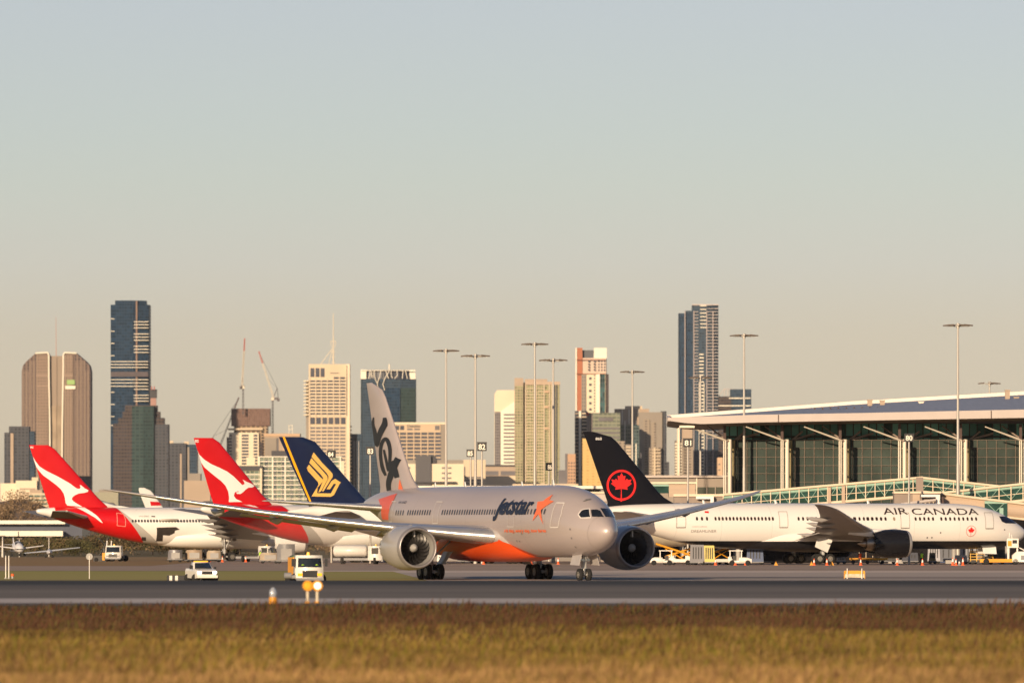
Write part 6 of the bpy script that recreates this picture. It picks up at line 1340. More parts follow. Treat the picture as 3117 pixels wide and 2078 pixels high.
pk = pickup(612, 640, R(14), 'white pickup with lit headlights and roof beacon driving towards us on the grass edge')
pk.scale = (.9, .9, .9)
t_ = cabtruck(930, 590, R(8), 'white cab-over truck with two crew in yellow vests, orange body behind', box=mat('truck_orange', (.85, .36, .02), .5), boxh=2.05, l=5.4, h=2.2, w_=1.95, crew=True)
b = MB(); b.tube((-1.8, -2.3, .75), (-1.3, -2.3, .75), .22, None, 10); b.tube((-1.3, -2.3, .65), (-.9, -2.3, .65), .15, None, 8); b.build('spray_unit', vgry, t_)
b = MB(); b.loft([[(-.97, -.6, 2.06), (-.97, 2.6, 2.06), (-.3, 2.6, 2.06), (-.3, -.6, 2.06)], [(-.7, -.6, 2.2), (-.7, 2.6, 2.2), (-.3, 2.6, 2.2), (-.3, -.6, 2.2)]]); b.build('green_cover', mat('cover_green', (.22, .32, .10), .6), t_)
# striped runway barrier in front of the pickup
bar = empty('barrier_board', (WX(562, 645), 645, gz(645)), R(4), 'low black and white striped barrier board beside the white pickup', 'barrier'); b = MB(); b.box(-1.4, 1.4, -.08, .08, .1, .55); pb = b.build('board', vblk, bar)
for i, x in enumerate((-1.2, -.75, .1, .9)): b = MB(); b.box(x, x + .22, -.1, -.082, .12, .53); b.build('stripe', vw, pb)
for s in (-1.2, 1.2): b = MB(); b.box(s - .05, s + .05, -.3, .3, 0, .1); b.build('foot', vblk, bar)
cabtruck(355, 1215, R(-8), 'white cab-over truck parked under the leftmost red tail', l=6, h=2.35)
# steps / lift mast beside it
r_ = empty('maintenance_stand', (WX(318, 1218), 1218, 0), 0, 'white tail maintenance stand with dark crossed braces under the leftmost red tail', 'stand'); b = MB()
for x in (-.3, .35): b.tube((x + .5, 0, 0), (x + .7, 0, 3.1), .09, None, 6)
b.build('mast', vw, r_); b = MB(); b.tube((-1.2, 0, 0), (.6, .3, 3.6), .1, None, 6); b.tube((-1.0, .3, 3.6), (.6, .3, 2.0), .1, None, 6); b.box(-1.6, .2, -.5, .5, 0, .9); b.build('brace', vblk, r_); b = MB(); b.box(-.3, .2, -.6, -.3, .2, 1.3); b.build('orange_panel', hyel, r_)
wheels(r_, ((-1.2, -.5), (.9, -.5)), .3, .2)
def tank(px, D, yaw, label, l=9):
    c = cabtruck(px, D, yaw, label, l=l, h=2.4, name='tanker_truck'); b = MB(); n = 18
    ring = lambda y, r: [(r * 1.05 * math.cos(2 * math.pi * i / n), y, 1.75 + r * .75 * math.sin(2 * math.pi * i / n)) for i in range(n)]
    b.loft([ring(-l / 2 + 2.2, .8), ring(-l / 2 + 2.4, 1.1), ring(l / 2 - .2, 1.1), ring(l / 2, .8)], 0, True); b.build('tank', vw, c); return c
tank(1092, 1090, R(82), 'white tanker truck seen side-on left of the silver engine', 6.6)
cabtruck(778, 1190, R(70), 'white service truck with hi-vis driver beyond the leftmost airliner main wheels', l=5.5, h=2.3, crew=True)
def container(px, D, label, w_=2.2, h=1.7, m=silv, yaw=0., z=.45):
    c = veh('container_dolly', px, D, yaw, label, 'dolly', 'container dollies on the apron'); hw = w_ / 2
    b = MB(); b.loft([[(-hw, -.8, z), (hw, -.8, z), (hw, .8, z), (-hw, .8, z)], [(-hw, -.8, z + h * .75), (hw, -.8, z + h * .75), (hw, .8, z + h * .75), (-hw, .8, z + h * .75)], [(-hw * .8, -.8, z + h), (hw, -.8, z + h), (hw, .8, z + h), (-hw * .8, .8, z + h)]]); k = b.build('container', m, c)
    b = MB(); b.box(-hw * .5, hw * .7, -.83, -.81, z + .1, z + h * .7); b.build('door_panel', cgr, k)
    b = MB(); b.box(-hw - .1, hw + .1, -.8, .8, z - .12, z - .02); b.tube((hw, 0, z - .1), (hw + .8, 0, z - .2), .05, None, 6); b.build('trailer_bed', vgry, c)
    wheels(c, ((-hw * .7, -.7), (hw * .7, -.7), (-hw * .7, .7), (hw * .7, .7)), .22, .14)
container(533, 1180, 'grey baggage container on a dolly, left one under the open-hatch airliner', 2.0, 1.3); container(590, 1182, 'tan baggage container on a dolly behind the pickup', 2.4, 1.3, mat('container_tan', (.36, .27, .19), .6)); container(651, 1190, 'pale container on a dolly nearest the leftmost airliner wheels', 2.0, 1.2, mat('container_pale', (.42, .34, .25), .6))
container(820, 1120, 'cream container on a dolly left of the orange-bodied truck', 2.6, 1.0, MATS['container_pale']); container(870, 1110, 'dark container dolly behind the orange-bodied truck', 2.4, 2.2, vgry)
def gpu(px, D, label, w_=2.2, h=1.6, m=None, name='ground_power_unit', yaw=0.):
    c = veh(name, px, D, yaw, label, 'ground unit', 'ground support units under the airliners'); b = MB(); b.taper((-w_ / 2, w_ / 2, -.7, .7), (-w_ / 2 + .1, w_ / 2 - .1, -.65, .65), .4, h, 0); k = b.build('housing', m or silv, c)
    b = MB()
    for i in range(4): b.box(-w_ * .3 + i * w_ * .18, -w_ * .3 + i * w_ * .18 + .12, -.73, -.70, .8, h - .3)
    b.build('louvre', vblk, k); b = MB(); b.box(-w_ / 2, w_ / 2, -.7, .7, .28, .39); b.build('chassis', vgry, c)
    wheels(c, ((-w_ * .35, -.6), (w_ * .35, -.6)), .26, .16); return c
gpu(2122, 1052, 'grey box unit beside the yellow cabinet under the white airliner', 1.9, 2.6, mat('unit_grey', (.20, .195, .21), .6)); gpu(2158, 1052, 'tall yellow cabinet under the rear of the white airliner', 1.5, 2.5, mat('cabinet_yellow', (.62, .50, .14), .6)); gpu(2298, 1064, 'blue topped grey unit behind the white airliner main wheels', 2.2, 2.3, mat('unit_blue_grey', (.06, .09, .18), .5))
gpu(2842, 1112, 'pale tank-shaped unit right of the black engine', 1.7, 2.3, mat('unit_pale', (.36, .36, .40), .5)); gpu(2838, 1094, 'small brown bin unit in front of the pale tank-shaped unit', .9, 1.5, mat('unit_ochre', (.22, .15, .07), .6)); gpu(2925, 1085, 'white rounded unit behind the row of four traffic cones', 1.7, 1.2, mat('unit_cream', (.55, .50, .43), .5)); gpu(2880, 1120, 'long dark grey unit between the black engine and the cones', 4.2, 2.2, mat('unit_slate', (.11, .12, .15), .5)); gpu(2940, 1118, 'grey hooded unit with slanted pale roof behind the cones', 3.2, 2.4, mat('unit_steel', (.25, .26, .29), .4))
gpu(1228, 1075, 'dark ground unit beneath the silver engine', 2, 1.2, vgry); gpu(1345, 1088, 'white box unit seen behind the silver airliner left wheels', 1.3, 1.3, vw); gpu(1448, 1120, 'dark blue unit under the orange belly', 5, 1.7, mat('unit_navy', (.03, .035, .06), .5)); gpu(1350, 1092, 'yellow-brown unit behind the silver airliner left wheels', .5, 1.5, MATS['unit_ochre'])
def tug(px, D, yaw, label):
    c = veh('baggage_tug', px, D, yaw, label, 'tug'); b = MB(); b.loft([[(-1.5, -.65, .3), (-1.5, .65, .3), (-1.5, .65, .8), (-1.5, -.65, .8)], [(-.9, -.7, .3), (-.9, .7, .3), (-.9, .7, 1.0), (-.9, -.7, 1.0)], [(.1, -.7, .3), (.1, .7, .3), (.1, .7, 1.0), (.1, -.7, 1.0)], [(.15, -.7, .3), (.15, .7, .3), (.15, .7, .6), (.15, -.7, .6)], [(1.0, -.7, .3), (1.0, .7, .3), (1.0, .7, .6), (1.0, -.7, .6)], [(1.05, -.7, .3), (1.05, .7, .3), (1.05, .7, 1.1), (1.05, -.7, 1.1)], [(1.5, -.65, .3), (1.5, .65, .3), (1.5, .65, 1.1), (1.5, -.65, 1.1)]]); b.build('body', vw, c)
    b = MB()
    for x, y in ((-.2, -.6), (-.2, .6), (1.25, -.6), (1.25, .6)): b.box(x - .05, x + .05, y - .05, y + .05, .9, 1.8)
    b.box(-.35, 1.4, -.7, .7, 1.8, 1.9); b.build('canopy', vw, c); b = MB(); b.box(.45, .9, -.3, .3, .6, 1.2); b.build('seat', vblk, c); wheels(c, ((-1.0, -.65), (1.0, -.65), (-1.0, .65), (1.0, .65)), .33, .22); return c
tug(2014, 1046, 0, 'white baggage tug just right of the dark silver-airliner engine'); tug(2252, 1040, R(180), 'white tug with cab beneath the middle of the white airliner')
def beltl(px, D, yaw, label):
    c = veh('belt_loader', px, D, yaw, label, 'belt loader'); b = MB(); b.loft([[(-2.6, -.45, .9), (-2.6, .45, .9), (-2.6, .45, 1.15), (-2.6, -.45, 1.15)], [(2.6, -.45, 2.6), (2.6, .45, 2.6), (2.6, .45, 2.85), (2.6, -.45, 2.85)]]); b.build('conveyor', hyel, c)
    b = MB(); b.box(-2.2, 2.0, -.8, .8, .35, .75); b.box(-2.2, -1.2, -.8, -.1, .75, 1.2); b.build('chassis', vw, c); b = MB(); b.tube((-1, -.3, .7), (1.4, -.3, 2.1), .07, None, 6); b.tube((1.4, -.3, .7), (-.4, -.3, 1.7), .07, None, 6); b.build('lift_arm', hyel, c); wheels(c, ((-1.5, -.75), (1.4, -.75), (-1.5, .75), (1.4, .75)), .32, .2); return c
beltl(2058, 1056, R(180), 'yellow belt loader leaning up to the rear of the white airliner'); beltl(2085, 1064, 0, 'second yellow loader frame, between the tug and the grey box unit'); beltl(2190, 1064, R(20), 'dark-framed loader right of the yellow cabinet')
# big catering/cargo loader with yellow cage at right
c = veh('cargo_loader', 2988, 1076, 0, 'yellow barred cargo loader cage right of the traffic cones', 'cargo loader'); b = MB(); b.box(-1.7, 1.7, -.9, .9, .25, .6); b.build('chassis', vblk, c); b = MB()
for i in range(8): z = .6 + i * .36; b.box(-1.5 + (0 if i > 4 else -.1), 1.0 + (.5 if i < 6 else .0), -.95, -.88, z, z + .1)
for x in (-1.5, -.7, .3, 1.0): b.box(x - .05, x + .05, -.97, -.87, .4, 3.1 if x < 1 else 2.8)
b.tube((1.0, -.92, 2.8), (1.55, -.92, .4), .06, None, 6); b.build('cage', mat('cage_yellow', (.62, .36, .06), .5, var=.2, vscale=2), c); wheels(c, ((-1.2, -.7), (.2, -.7), (1.2, -.7)), .25, .2)
c = veh('aircraft_tractor', 3085, 1070, 0, 'white tow tractor with yellow towbar and tall operator cab under the white nose', 'tow tractor'); b = MB(); b.box(-4.4, .6, -.9, .9, .3, .75); b.build('towbar', hyel, c)
b = MB(); b.loft([[(-.2, -1.1, .35), (3.4, -1.1, .35), (3.4, 1.1, .35), (-.2, 1.1, .35)], [(-.2, -1.1, 1.2), (3.4, -1.1, 1.2), (3.4, 1.1, 1.2), (-.2, 1.1, 1.2)], [(.4, -1.0, 1.7), (3.4, -1.0, 1.75), (3.4, 1.0, 1.75), (.4, 1.0, 1.7)]]); b.build('body', vw, c)
b = MB(); b.box(-.9, .6, -1.0, .6, 2.2, 3.4); cb = b.build('operator_cab', vw, c); b = MB(); b.box(-.2, .4, -1.03, -1.0, 2.75, 3.2); b.build('window', wind, cb); b = MB(); b.box(-.8, -.3, -1.03, -1.0, 2.4, 3.1); b.build('window', hyel, cb)
b = MB(); b.box(-.85, -.6, -.8, -.5, .7, 2.2); b.box(.35, .55, -.8, -.5, .7, 2.2); b.tube((.7, -.8, 2.2), (1.7, -.8, 1.7), .08, None, 6); b.tube((-.6, -.4, 3.4), (-.5, -.4, 4.2), .06, None, 6); b.tube((-.2, -.4, 3.4), (-.3, -.4, 3.9), .05, None, 6); b.build('lift_mast', vw, c)
b = MB(); b.box(.9, 1.4, -1.13, -1.1, .6, 1.2); b.box(1.8, 2.1, -1.13, -1.1, .6, 1.4); b.build('access_panel', vgry, c); wheels(c, ((.2, -.95), (2.7, -.95), (.2, .95), (2.7, .95), (-3.6, -.8)), .4, .3)
c = veh('loading_platform', 2640, 1095, 0, 'platform with cream panel and yellow frame between the wheels and the black engine', 'platform'); b = MB(); b.box(-1.2, 1.1, -.6, .6, 1.9, 2.6); b.build('panel', mat('worn_cream', (.55, .46, .33), .6, var=.35, vscale=3), c); b = MB()
for x in (-1.1, -.2, .7): b.box(x - .05, x + .05, -.55, -.45, .3, 1.9)
b.build('leg', MATS['container_pale'], c); b = MB(); b.box(-2.4, 2.7, -.7, -.5, .55, .8); b.box(-2.2, 2.4, .3, .5, .5, .7); b.build('frame', hyel, c); wheels(c, ((-1.9, -.6), (0, -.6), (2.0, -.6)), .25, .16)
# cones, chocks
def cone(px, D, label, h=.85, white=True, m=orr):
    c = veh('traffic_cone', px, D, 0, label, 'cone', 'traffic cones and wheel chocks'); b = MB(); b.box(-.22, .22, -.22, .22, 0, .05); b.tube((0, 0, .05), (0, 0, h), .17, .04, 14); k = b.build('body', m, c)
    if white: b = MB(); b.tube((0, 0, h * .45), (0, 0, h * .8), .125, .078, 14); b.build('white_sleeve', vw, c)
for px, D, l in ((2478, 1040, 'cone in front of the forward right bogie wheel'), (2517, 1040, 'cone before the foremost main wheel of the white airliner'), (2620, 1040, 'cone between the main wheels and the black engine'), (2731, 1040, 'cone directly under the black engine'), (2808, 1040, 'single cone just right of the black engine'),
                 (2900, 1040, 'tall leftmost cone of the group by the yellow cage'), (2910, 1032, 'second cone of the group by the yellow cage'), (2931, 1036, 'rightmost big cone of the group by the yellow cage'), (2178, 1046, 'cone by the yellow cabinet'), (2238, 1046, 'cone under the middle of the white belly'), (2268, 1046, 'cone behind the white tug'),
                 (677, 1180, 'cone in front of the leftmost airliner main wheels'), (638, 1195, 'small cone left of the leftmost airliner main wheels'), (748, 1185, 'small cone right of the white service truck'), (1472, 1080, 'cone seen under the orange belly patch'), (1617, 1080, 'cone left of the silver airliner near wheels'), (1699, 1080, 'red-orange cone left of the nose wheels')): cone(px, D, l, 1.0 if px in (2900, 2931) else .85)
cone(2920, 1040, 'short white cone in the group by the yellow cage', .6, True, vgry)
def chock(px, D, label): c = veh('wheel_chock', px, D, 0, label, 'chock', 'traffic cones and wheel chocks'); b = MB(); b.taper((-.25, .25, -.15, .15), (-.05, .05, -.15, .15), 0, .35); b.tube((0, 0, .3), (0, 0, .5), .1, .02, 8); b.build('block', hyel, c)
for px, l in ((2362, 'yellow chock left of the rear bogie wheel'), (2470, 'yellow chock beside the forward bogie'), (2533, 'yellow chock right of the foremost bogie wheel')): chock(px, 1042, l)
# inset sign and lights near the runway
def board(px, py, D, label):
    c = empty('guidance_sign', (WX(px, D), D, gz(D)), 0, label, 'runway sign'); k = D / F; w_ = 31 * k
    zt, zb = 20 * k, 0
    b = MB(); b.taper((-w_, w_, -.1, .3), (-w_, w_, -.02, .2), .12, .12 + 11 * k); b.build('lower_panel', MATS['worn_cream'], c); b = MB(); b.box(-w_ * .99, w_ * .99, -.02, .2, .12 + 11 * k, .12 + 21 * k); b.build('upper_panel', hyel, c)
    for s in (-1, 1): b = MB(); b.tube((s * w_ * .72, -.15, 0), (s * w_ * .72, -.15, .12 + 28 * k), .05, .04, 8); b.build('post', vw, c); b = MB(); b.box(s * w_ - .03, s * w_ + .03, -.13, .32, 0, .15 + 18 * k); b.build('end_cap', hyel, c)
board(2601, 1750, 700, 'low yellow and cream guidance sign on two white posts beside the taxiway')
c = empty('runway_guard_light', (WX(951, 324), 324, gz(324) - .03), R(8), 'pair of round amber runway guard lights on yellow stands', 'runway light')
for s in (-1, 1):
    b = MB(); b.tube((s * .19, 0, .06), (s * .19, 0, .55), .06, None, 10); b.build('stand', mat('pale_stand', (.55, .48, .36), .5), c); b = MB(); b.tube((s * .19, 0, 0), (s * .19, 0, .12), .13, .09, 12); b.build('base', hyel, c)
    b = MB(); n = 24; ring = lambda y, r: [(s * .19 + r * math.cos(2 * math.pi * i / n), y, .74 + r * math.sin(2 * math.pi * i / n)) for i in range(n)]
    b.loft([ring(-.13, .2), ring(-.06, .22), ring(.12, .2), ring(.22, .08)], 0, True); k = b.build('lamp_housing', hyel, c); b = MB()
    b.loft([ring(-.16, .10), ring(-.135, .14)], 0, True); b.build('lens', mat('lamp_amber', (.85, .42, .03), .3) if s < 0 else mat('lamp_white_glint', (.95, .9, .8), .05, emit=((1, .9, .7), .8)), k)
c = empty('runway_edge_light', (WX(831, 322), 322, gz(322)), 0, 'small single runway edge light with clear dome and amber base', 'runway light'); b = MB(); b.tube((0, 0, 0), (0, 0, .3), .17, .15, 14); b.build('base', hyel, c)
b = MB(); n = 16; b.loft([[(r * math.cos(2 * math.pi * i / n), r * math.sin(2 * math.pi * i / n), z) for i in range(n)] for r, z in ((.13, .31), (.15, .42), (.13, .56), (.07, .66), (.01, .69))], 0, True); b.build('glass_dome', mat('dome_glass', (.45, .48, .52), .12, .3), c)
# marker posts
c = empty('marker_post', (WX(272, 700), 700, gz(700)), 0, 'thin white post with round grey disc sign at left', 'marker post', 'marker posts along the far runway verge'); b = MB(); b.tube((0, 0, 0), (0, 0, 2.0), .035, None, 8); b.build('post', vw, c); b = MB(); b.tube((0, .06, 1.9), (0, .02, 1.9), .3, None, 8); b.build('disc', cgr, c)
for px, top, l in ((17.5, 1690, 'left one of the two thin white posts at the left edge'), (27, 1690, 'right one of the two thin white posts at the left edge')):
    c = empty('marker_post', (WX(px, 700), 700, gz(700)), 0, l, 'marker post', 'marker posts along the far runway verge'); b = MB(); b.tube((0, 0, 0), (0, 0, WZ(top, 700)), .05, .04, 8); b.build('post', vw, c); b = MB(); b.tube((0, 0, 0), (0, 0, .12), .12, .1, 10); b.build('base', cgr, c)
c = empty('taxiway_light', (WX(38, 705), 705, gz(705)), 0, 'small reddish marker light near the left edge', 'marker'); b = MB(); b.tube((0, 0, 0), (0, 0, .22), .1, .1, 12); b.build('stem', cgr, c); b = MB(); b.tube((0, 0, .22), (0, 0, .42), .15, .12, 12); b.build('lamp', orr, c)
for px, y0, l in ((8, 1632, 'wide pale pole at the left edge'), (59, 1640, 'thin lamp post above the small white plane'), (149, 1636, 'thin pale lamp post right of the small white plane')):
    D = 1500; c = empty('lamp_post', (WX(px, D), D, 0), 0, l, 'lamp post', 'lamp posts on the far apron'); b = MB(); b.tube((0, 0, 0), (0, 0, WZ(y0, D)), .28 if px < 10 else .12, .1, 8); b.build('post', polem, c); b = MB(); b.box(-.5, .5, -.2, .2, WZ(y0, D), WZ(y0, D) + .2); b.build('lamp', headm, c)
# small propeller plane, nose towards us at far left
D = 1400; c = empty('light_aircraft', (WX(56, D), D, .4), R(12), 'small white high-wing plane facing us at the far left', 'light aircraft'); n = 14
ring = lambda y, rx, rz, z: [(rx * math.cos(2 * math.pi * i / n), y, z + rz * math.sin(2 * math.pi * i / n)) for i in range(n)]
pw = mat('plane_white', (.62, .62, .64), .4); b = MB(); b.loft([ring(-2.6, .12, .12, 1.2), ring(-2.4, .55, .5, 1.2), ring(-1.0, .8, .8, 1.4), ring(.6, .85, 1.0, 1.6), ring(2.5, .7, .7, 1.6), ring(6.0, .2, .3, 1.9)], 0, True); fu = b.build('fuselage', pw, c)
b = MB(); b.loft([[(-.7, -1.05, 1.95), (.7, -1.05, 1.95), (.6, -.4, 2.4), (-.6, -.4, 2.4)], [(-.72, -1.0, 1.9), (.72, -1.0, 1.9), (.62, -.3, 2.35), (-.62, -.3, 2.35)]]); b.build('windscreen', wind, fu)
for s in (-1, 1):
    b = MB(); b.loft([[(s * .4, -.6, 1.2), (s * .4, 1.2, 1.2), (s * .4, 1.2, 1.35), (s * .4, -.5, 1.42)], [(s * 4.3, -.2, 1.75), (s * 4.3, .9, 1.75), (s * 4.3, .9, 1.82), (s * 4.3, -.1, 1.85)]]); b.build('wing', pw, c)
    b = MB(); b.loft([[(s * .1, 5.2, 1.95), (s * .1, 6.1, 1.95), (s * .1, 6.1, 2.03)], [(s * 1.7, 5.4, 1.95), (s * 1.7, 6.0, 1.95), (s * 1.7, 6.0, 2.0)]]); b.build('tailplane', pw, c)
b = MB(); b.loft([[(-.05, 4.6, 1.9), (.05, 4.6, 1.9), (.05, 6.2, 1.9), (-.05, 6.2, 1.9)], [(-.03, 5.8, 3.2), (.03, 5.8, 3.2), (.03, 6.5, 3.2), (-.03, 6.5, 3.2)]]); b.build('tail_fin', pw, c)
b = MB(); b.box(-.95, .95, -2.72, -2.68, 1.14, 1.26); b.build('propeller', vblk, c); wheels(c, ((-1.1, .3), (1.1, .3), (0, -1.9)), .24, .14)
D = 1450; c = empty('parked_glider', (WX(150, D), D, 0), R(4), 'long slender grey-blue wing of a parked small plane behind the thin posts', 'light aircraft'); b = MB(); b.loft([[(-4.4, -.4, .75), (-4.4, .5, .75), (-4.4, .5, .9), (-4.4, -.4, .9)], [(0, -.6, 1.1), (0, .7, 1.1), (0, .7, 1.35), (0, -.6, 1.35)], [(5.4, -.4, 1.75), (5.4, .4, 1.75), (5.4, .4, 1.9), (5.4, -.4, 1.9)]]); b.build('wing', mat('glider_grey', (.30, .33, .40), .4), c)
b = MB(); n = 12; b.loft([ring(-2, .1, .1, 1.0), ring(-1, .5, .45, 1.0), ring(1.5, .4, .4, 1.1), ring(5, .1, .1, 1.5)], 0, True); b.build('fuselage', pw, c); wheels(c, ((-.6, 0), (.6, 0)), .25, .14)

# ================================================================ trees
bark = mat('tree_bark', (.10, .075, .055), .9)
leafm = {n: mat(n, c, .8, var=.35, vscale=.35, spec=.1) for n, c in (('leaf_olive', (.10, .092, .038)), ('leaf_dark', (.06, .06, .032)), ('leaf_brown', (.17, .118, .066)), ('leaf_tan', (.27, .185, .115)))}


def tree(label, px, D, h, wd, kinds, seed, name='tree', n=3200, group='trees beyond the far apron', low=.18):
    g = np.random.default_rng(seed); c = empty(name, (WX(px, D), D, 0), 0, label, 'tree', group)
    b = MB(); b.tube((0, 0, 0), (0, 0, h * .5), h * .03, h * .016, 8)
    lobes = []
    for i in range(9):
        a = g.random() * 6.28; r = wd * .5 * g.random() ** .6 * .75; z = h * (low + .25 + (.60 - low) * g.random()); p = (r * math.cos(a), r * math.sin(a), z); b.tube((0, 0, h * (.15 + .3 * g.random())), p, h * .012, h * .004, 5); lobes.append((p, wd * (.13 + .13 * g.random())))
    b.build('trunk', bark, c)
    b = MB(); sz = max(.08, wd * .014)
    for i in range(n):
        (x, y, z), r = lobes[g.integers(0, 9)]; d = g.normal(size=3); d /= np.linalg.norm(d); q = r * (g.random() ** .4) * np.array([1.25, 1.25, .95]); p = np.array([x, y, z]) + d * q
        if p[2] > h: continue
        e1 = g.normal(size=3); e1 /= np.linalg.norm(e1); e2 = np.cross(e1, d); l = np.linalg.norm(e2)
        if l < .1: continue
        e2 /= l; s = sz * (.6 + .9 * g.random()); b.add([p + e1 * s, p + e2 * s * .7, p - e1 * s, p - e2 * s * .7], [(0, 1, 2, 3)], int(g.integers(0, len(kinds))))
    b.build('crown', [leafm[k] for k in kinds], c); return c
TR = [('low dark olive bush cluster below the cream band at the left edge', 18, 1700, 3.4, 7, ('leaf_olive', 'leaf_brown')), ('olive tree behind the small white plane', 75, 1720, 3.6, 9, ('leaf_olive', 'leaf_dark', 'leaf_brown')), ('brown bush right of the small white plane', 118, 1650, 3.3, 9, ('leaf_brown', 'leaf_olive')), ('dark green tree at the end of the cream band', 168, 1760, 3.8, 9, ('leaf_dark', 'leaf_olive')), ('brown-green bush left of the disc sign', 212, 1640, 3.3, 9, ('leaf_olive', 'leaf_brown')), ('grey-brown round tree left of the tail stand', 262, 1700, 4.0, 10, ('leaf_brown', 'leaf_dark')), ('large olive bush behind the disc sign', 246, 1600, 3.2, 8, ('leaf_dark', 'leaf_olive')), ('brown tree behind the white truck under the red tail', 330, 1750, 4.6, 11, ('leaf_brown', 'leaf_olive')), ('dark olive tree under the leftmost rear fuselage', 405, 1700, 4.8, 12, ('leaf_dark', 'leaf_brown')), ('dark brown tree left of the containers', 465, 1720, 4.6, 12, ('leaf_dark', 'leaf_brown')), ('brown tree behind the container dollies', 540, 1740, 4.8, 13, ('leaf_brown', 'leaf_dark')), ('wide dark tree behind the leftmost airliner wheels', 630, 1730, 4.6, 13, ('leaf_dark', 'leaf_brown')), ('brown tree under the second red tail', 730, 1760, 5, 14, ('leaf_brown', 'leaf_olive')), ('dark tree between the two trucks', 830, 1740, 5, 14, ('leaf_dark', 'leaf_brown')), ('brown bushy tree behind the orange-bodied truck', 930, 1780, 5, 14, ('leaf_brown', 'leaf_tan')), ('tan-brown tree left of the silver engine', 1030, 1760, 5, 14, ('leaf_brown', 'leaf_tan')), ('dark tree just behind the silver engine', 1120, 1750, 5, 13, ('leaf_dark', 'leaf_brown'))]
for i, (l, px, D, h, wd, k) in enumerate(TR): tree(l, px, D, h, wd, k, 20 + i)
BR = [('pale brown leafless tree at the left edge below the dark tower', 12, 3300, 23, 22), ('round pale brown tree left of the leftmost red tail', 44, 3400, 21, 24), ('low brown tree under the raised wing tip', 92, 3300, 12, 20), ('dark hazy tree beneath the white tail cone', 140, 3200, 8.8, 20), ('pale brown tree right of the far white tail', 420, 3500, 15, 20), ('grey-brown tree behind the second red tail', 560, 3500, 14, 22)]
for i, (l, px, D, h, wd) in enumerate(BR): tree(l, px, D, h, wd, ('leaf_brown', 'leaf_tan') if i != 3 else ('leaf_dark', 'leaf_brown'), 60 + i, n=3200, group='hazy trees between the airport and the city', low=.05)
# a far belt of woodland that reads as one mass
g = np.random.default_rng(9); b = MB()
for i in range(24000):
    D = 2300 + 300 * g.random(); px = -40 + 2300 * g.random(); zt = 3.6 + 1.5 * math.sin(px * .021) + 1.0 * math.sin(px * .057 + 1) + .6 * math.sin(px * .19); z = g.random() ** .7 * max(zt, 2.2)
    p = np.array([WX(px, D), D, z]); e1 = g.normal(size=3); e1 /= np.linalg.norm(e1); e2 = g.normal(size=3); e2 -= e1 * e2.dot(e1); e2 /= np.linalg.norm(e2); s = .35 + .4 * g.random()
    b.add([p + e1 * s, p + e2 * s * .7, p - e1 * s, p - e2 * s * .7], [(0, 1, 2, 3)], int(g.integers(0, 3)))
tag(b.build('woodland', [leafm['leaf_brown'], leafm['leaf_tan'], leafm['leaf_olive']]), 'low brown woodland belt beyond the airfield', 'woodland', kind='stuff')

# ================================================================ air
m = bpy.data.materials.new('haze'); m.use_nodes = True; t = m.node_tree; t.nodes.clear(); o_ = t.nodes.new('ShaderNodeOutputMaterial'); v = t.nodes.new('ShaderNodeVolumePrincipled')
v.inputs['Color'].default_value = (.95, .95, .95, 1); v.inputs['Density'].default_value = HAZE; v.inputs['Anisotropy'].default_value = 0.0
t.links.new(v.outputs[0], o_.inputs['Volume'])
b = MB(); b.box(-4200, 4200, -400, 10400, -1.2, 320); hz = b.build('haze', m); tag(hz, kind='stuff')

# warm exhaust drifting behind the left engine of the silver airliner
m = bpy.data.materials.new('exhaust_air'); m.use_nodes = True; t = m.node_tree; t.nodes.clear(); o_ = t.nodes.new('ShaderNodeOutputMaterial'); v = t.nodes.new('ShaderNodeVolumePrincipled')
v.inputs['Color'].default_value = (.62, .52, .42, 1); v.inputs['Density'].default_value = .013; t.links.new(v.outputs[0], o_.inputs['Volume'])
b = MB(); n = 16; rings = []
for d, r in ((8, .3), (10, 1.2), (15, 2.2), (22, 2.7), (30, 2.6), (37, 2.0), (42, 1.1), (45, .15)):
    p = js.mw @ Vector((17.9 + d, 9.75, 2.9 + .01 * d)); rings.append([(p.x + r * 1.3 * math.cos(2 * math.pi * i / n) * math.cos(A1), p.y + r * 1.3 * math.cos(2 * math.pi * i / n) * math.sin(A1), max(.15, p.z + r * math.sin(2 * math.pi * i / n))) for i in range(n)])
b.loft(rings, 0, True); tag(b.build('exhaust_haze', m), kind='stuff')
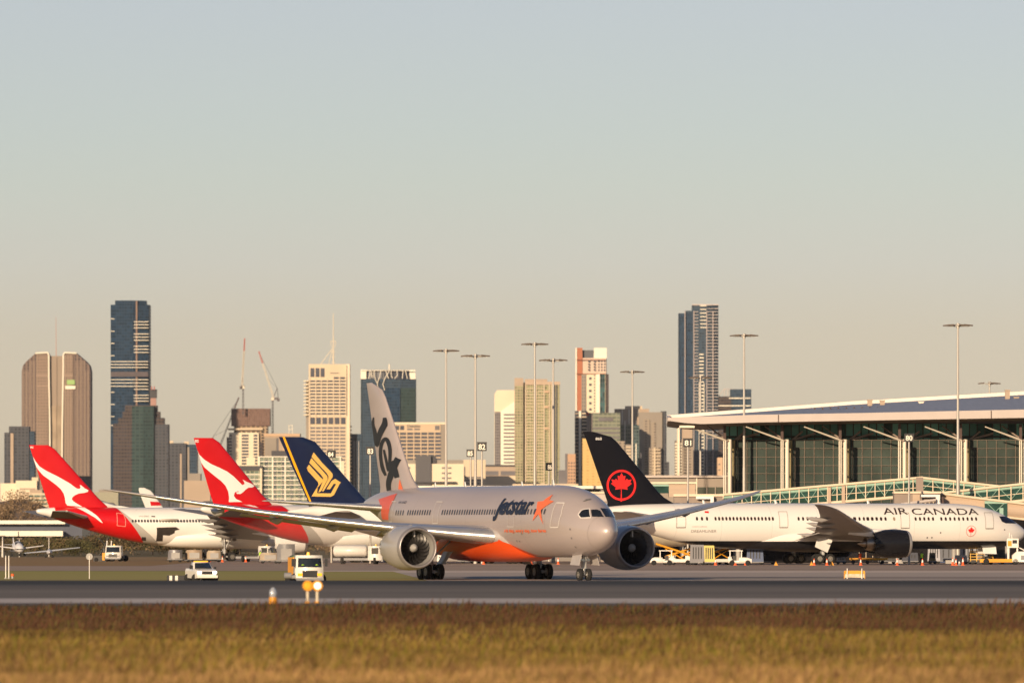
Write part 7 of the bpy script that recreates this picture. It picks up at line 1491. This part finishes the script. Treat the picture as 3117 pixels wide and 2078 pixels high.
# more small equipment in the shade under the white airliner
CL = [(2200, 1078, 'dark bin unit left of the blue grey unit', 1.2, 1.3, vblk), (2335, 1082, 'low dark unit just behind the rear bogie', 2.0, 1.2, vblk), (2560, 1092, 'small cream unit right of the foremost main wheel', 1.2, .9, MATS['container_pale']), (2700, 1098, 'dark low unit beneath the black engine', 2.4, 1.0, vblk), (2770, 1104, 'blue-black unit right behind the black engine', 2.2, 1.5, MATS['unit_navy']), (3030, 1090, 'dark green-black unit behind the yellow towbar', 2.6, 1.9, mat('unit_dark_olive', (.03, .032, .02), .6)), (2960, 1096, 'brown unit left of the yellow cage', 1.0, 1.6, MATS['unit_ochre'])]
for px, D, l, w_, h, m in CL: gpu(px, D, l, w_, h, m)
def handler(px, D, label, vest):
    """ground crew: one continuous skinned body with a vest"""
    c = empty('person', (WX(px, D), D, 0), R(20), label, 'person', 'ground crew on the apron'); me = bpy.data.meshes.new('body')
    V = [(0, 0, .95), (0, 0, 1.2), (0, 0, 1.42), (0, 0, 1.52), (0, -.02, 1.66), (0, -.02, 1.76), (.12, 0, .9), (.14, -.06, .5), (.15, .02, .08), (.15, -.14, .04), (-.12, 0, .9), (-.15, .08, .5), (-.16, .2, .1), (-.16, .06, .04), (.2, 0, 1.42), (.27, .02, 1.14), (.26, -.12, .9), (-.2, 0, 1.42), (-.27, .02, 1.14), (-.25, -.1, .9)]
    E_ = [(0, 1), (1, 2), (2, 3), (3, 4), (4, 5), (0, 6), (6, 7), (7, 8), (8, 9), (0, 10), (10, 11), (11, 12), (12, 13), (2, 14), (14, 15), (15, 16), (2, 17), (17, 18), (18, 19)]
    r_ = [.15, .14, .15, .06, .1, .08, .1, .07, .05, .04, .1, .07, .05, .04, .07, .05, .04, .07, .05, .04]
    me.from_pydata(V, E_, []); o = bpy.data.objects.new('body', me); COL.objects.link(o); o.parent = c; sk = o.modifiers.new('skin', 'SKIN'); me.materials.append(mat('work_navy', (.02, .022, .035), .8))
    for i, q in enumerate(me.skin_vertices[0].data): q.radius = (r_[i], r_[i] * .8)
    me.skin_vertices[0].data[0].use_root = True; o.modifiers.new('sub', 'SUBSURF').levels = 1
    b = MB(); n = 14; b.loft([[(rx * math.cos(2 * math.pi * i / n), ry * math.sin(2 * math.pi * i / n), z) for i in range(n)] for rx, ry, z in ((.19, .15, .92), (.185, .145, 1.15), (.22, .155, 1.4), (.1, .09, 1.5))], 0, True); b.build('vest', vest, c)
handler(2618, 1062, 'person in a dark outfit and orange vest by the platform under the black engine nozzle', orr); handler(2806, 1066, 'person in a yellow-green vest standing just right of the black engine', hvis); handler(792, 1184, 'person in a yellow-green vest by the white service truck at left', hvis)
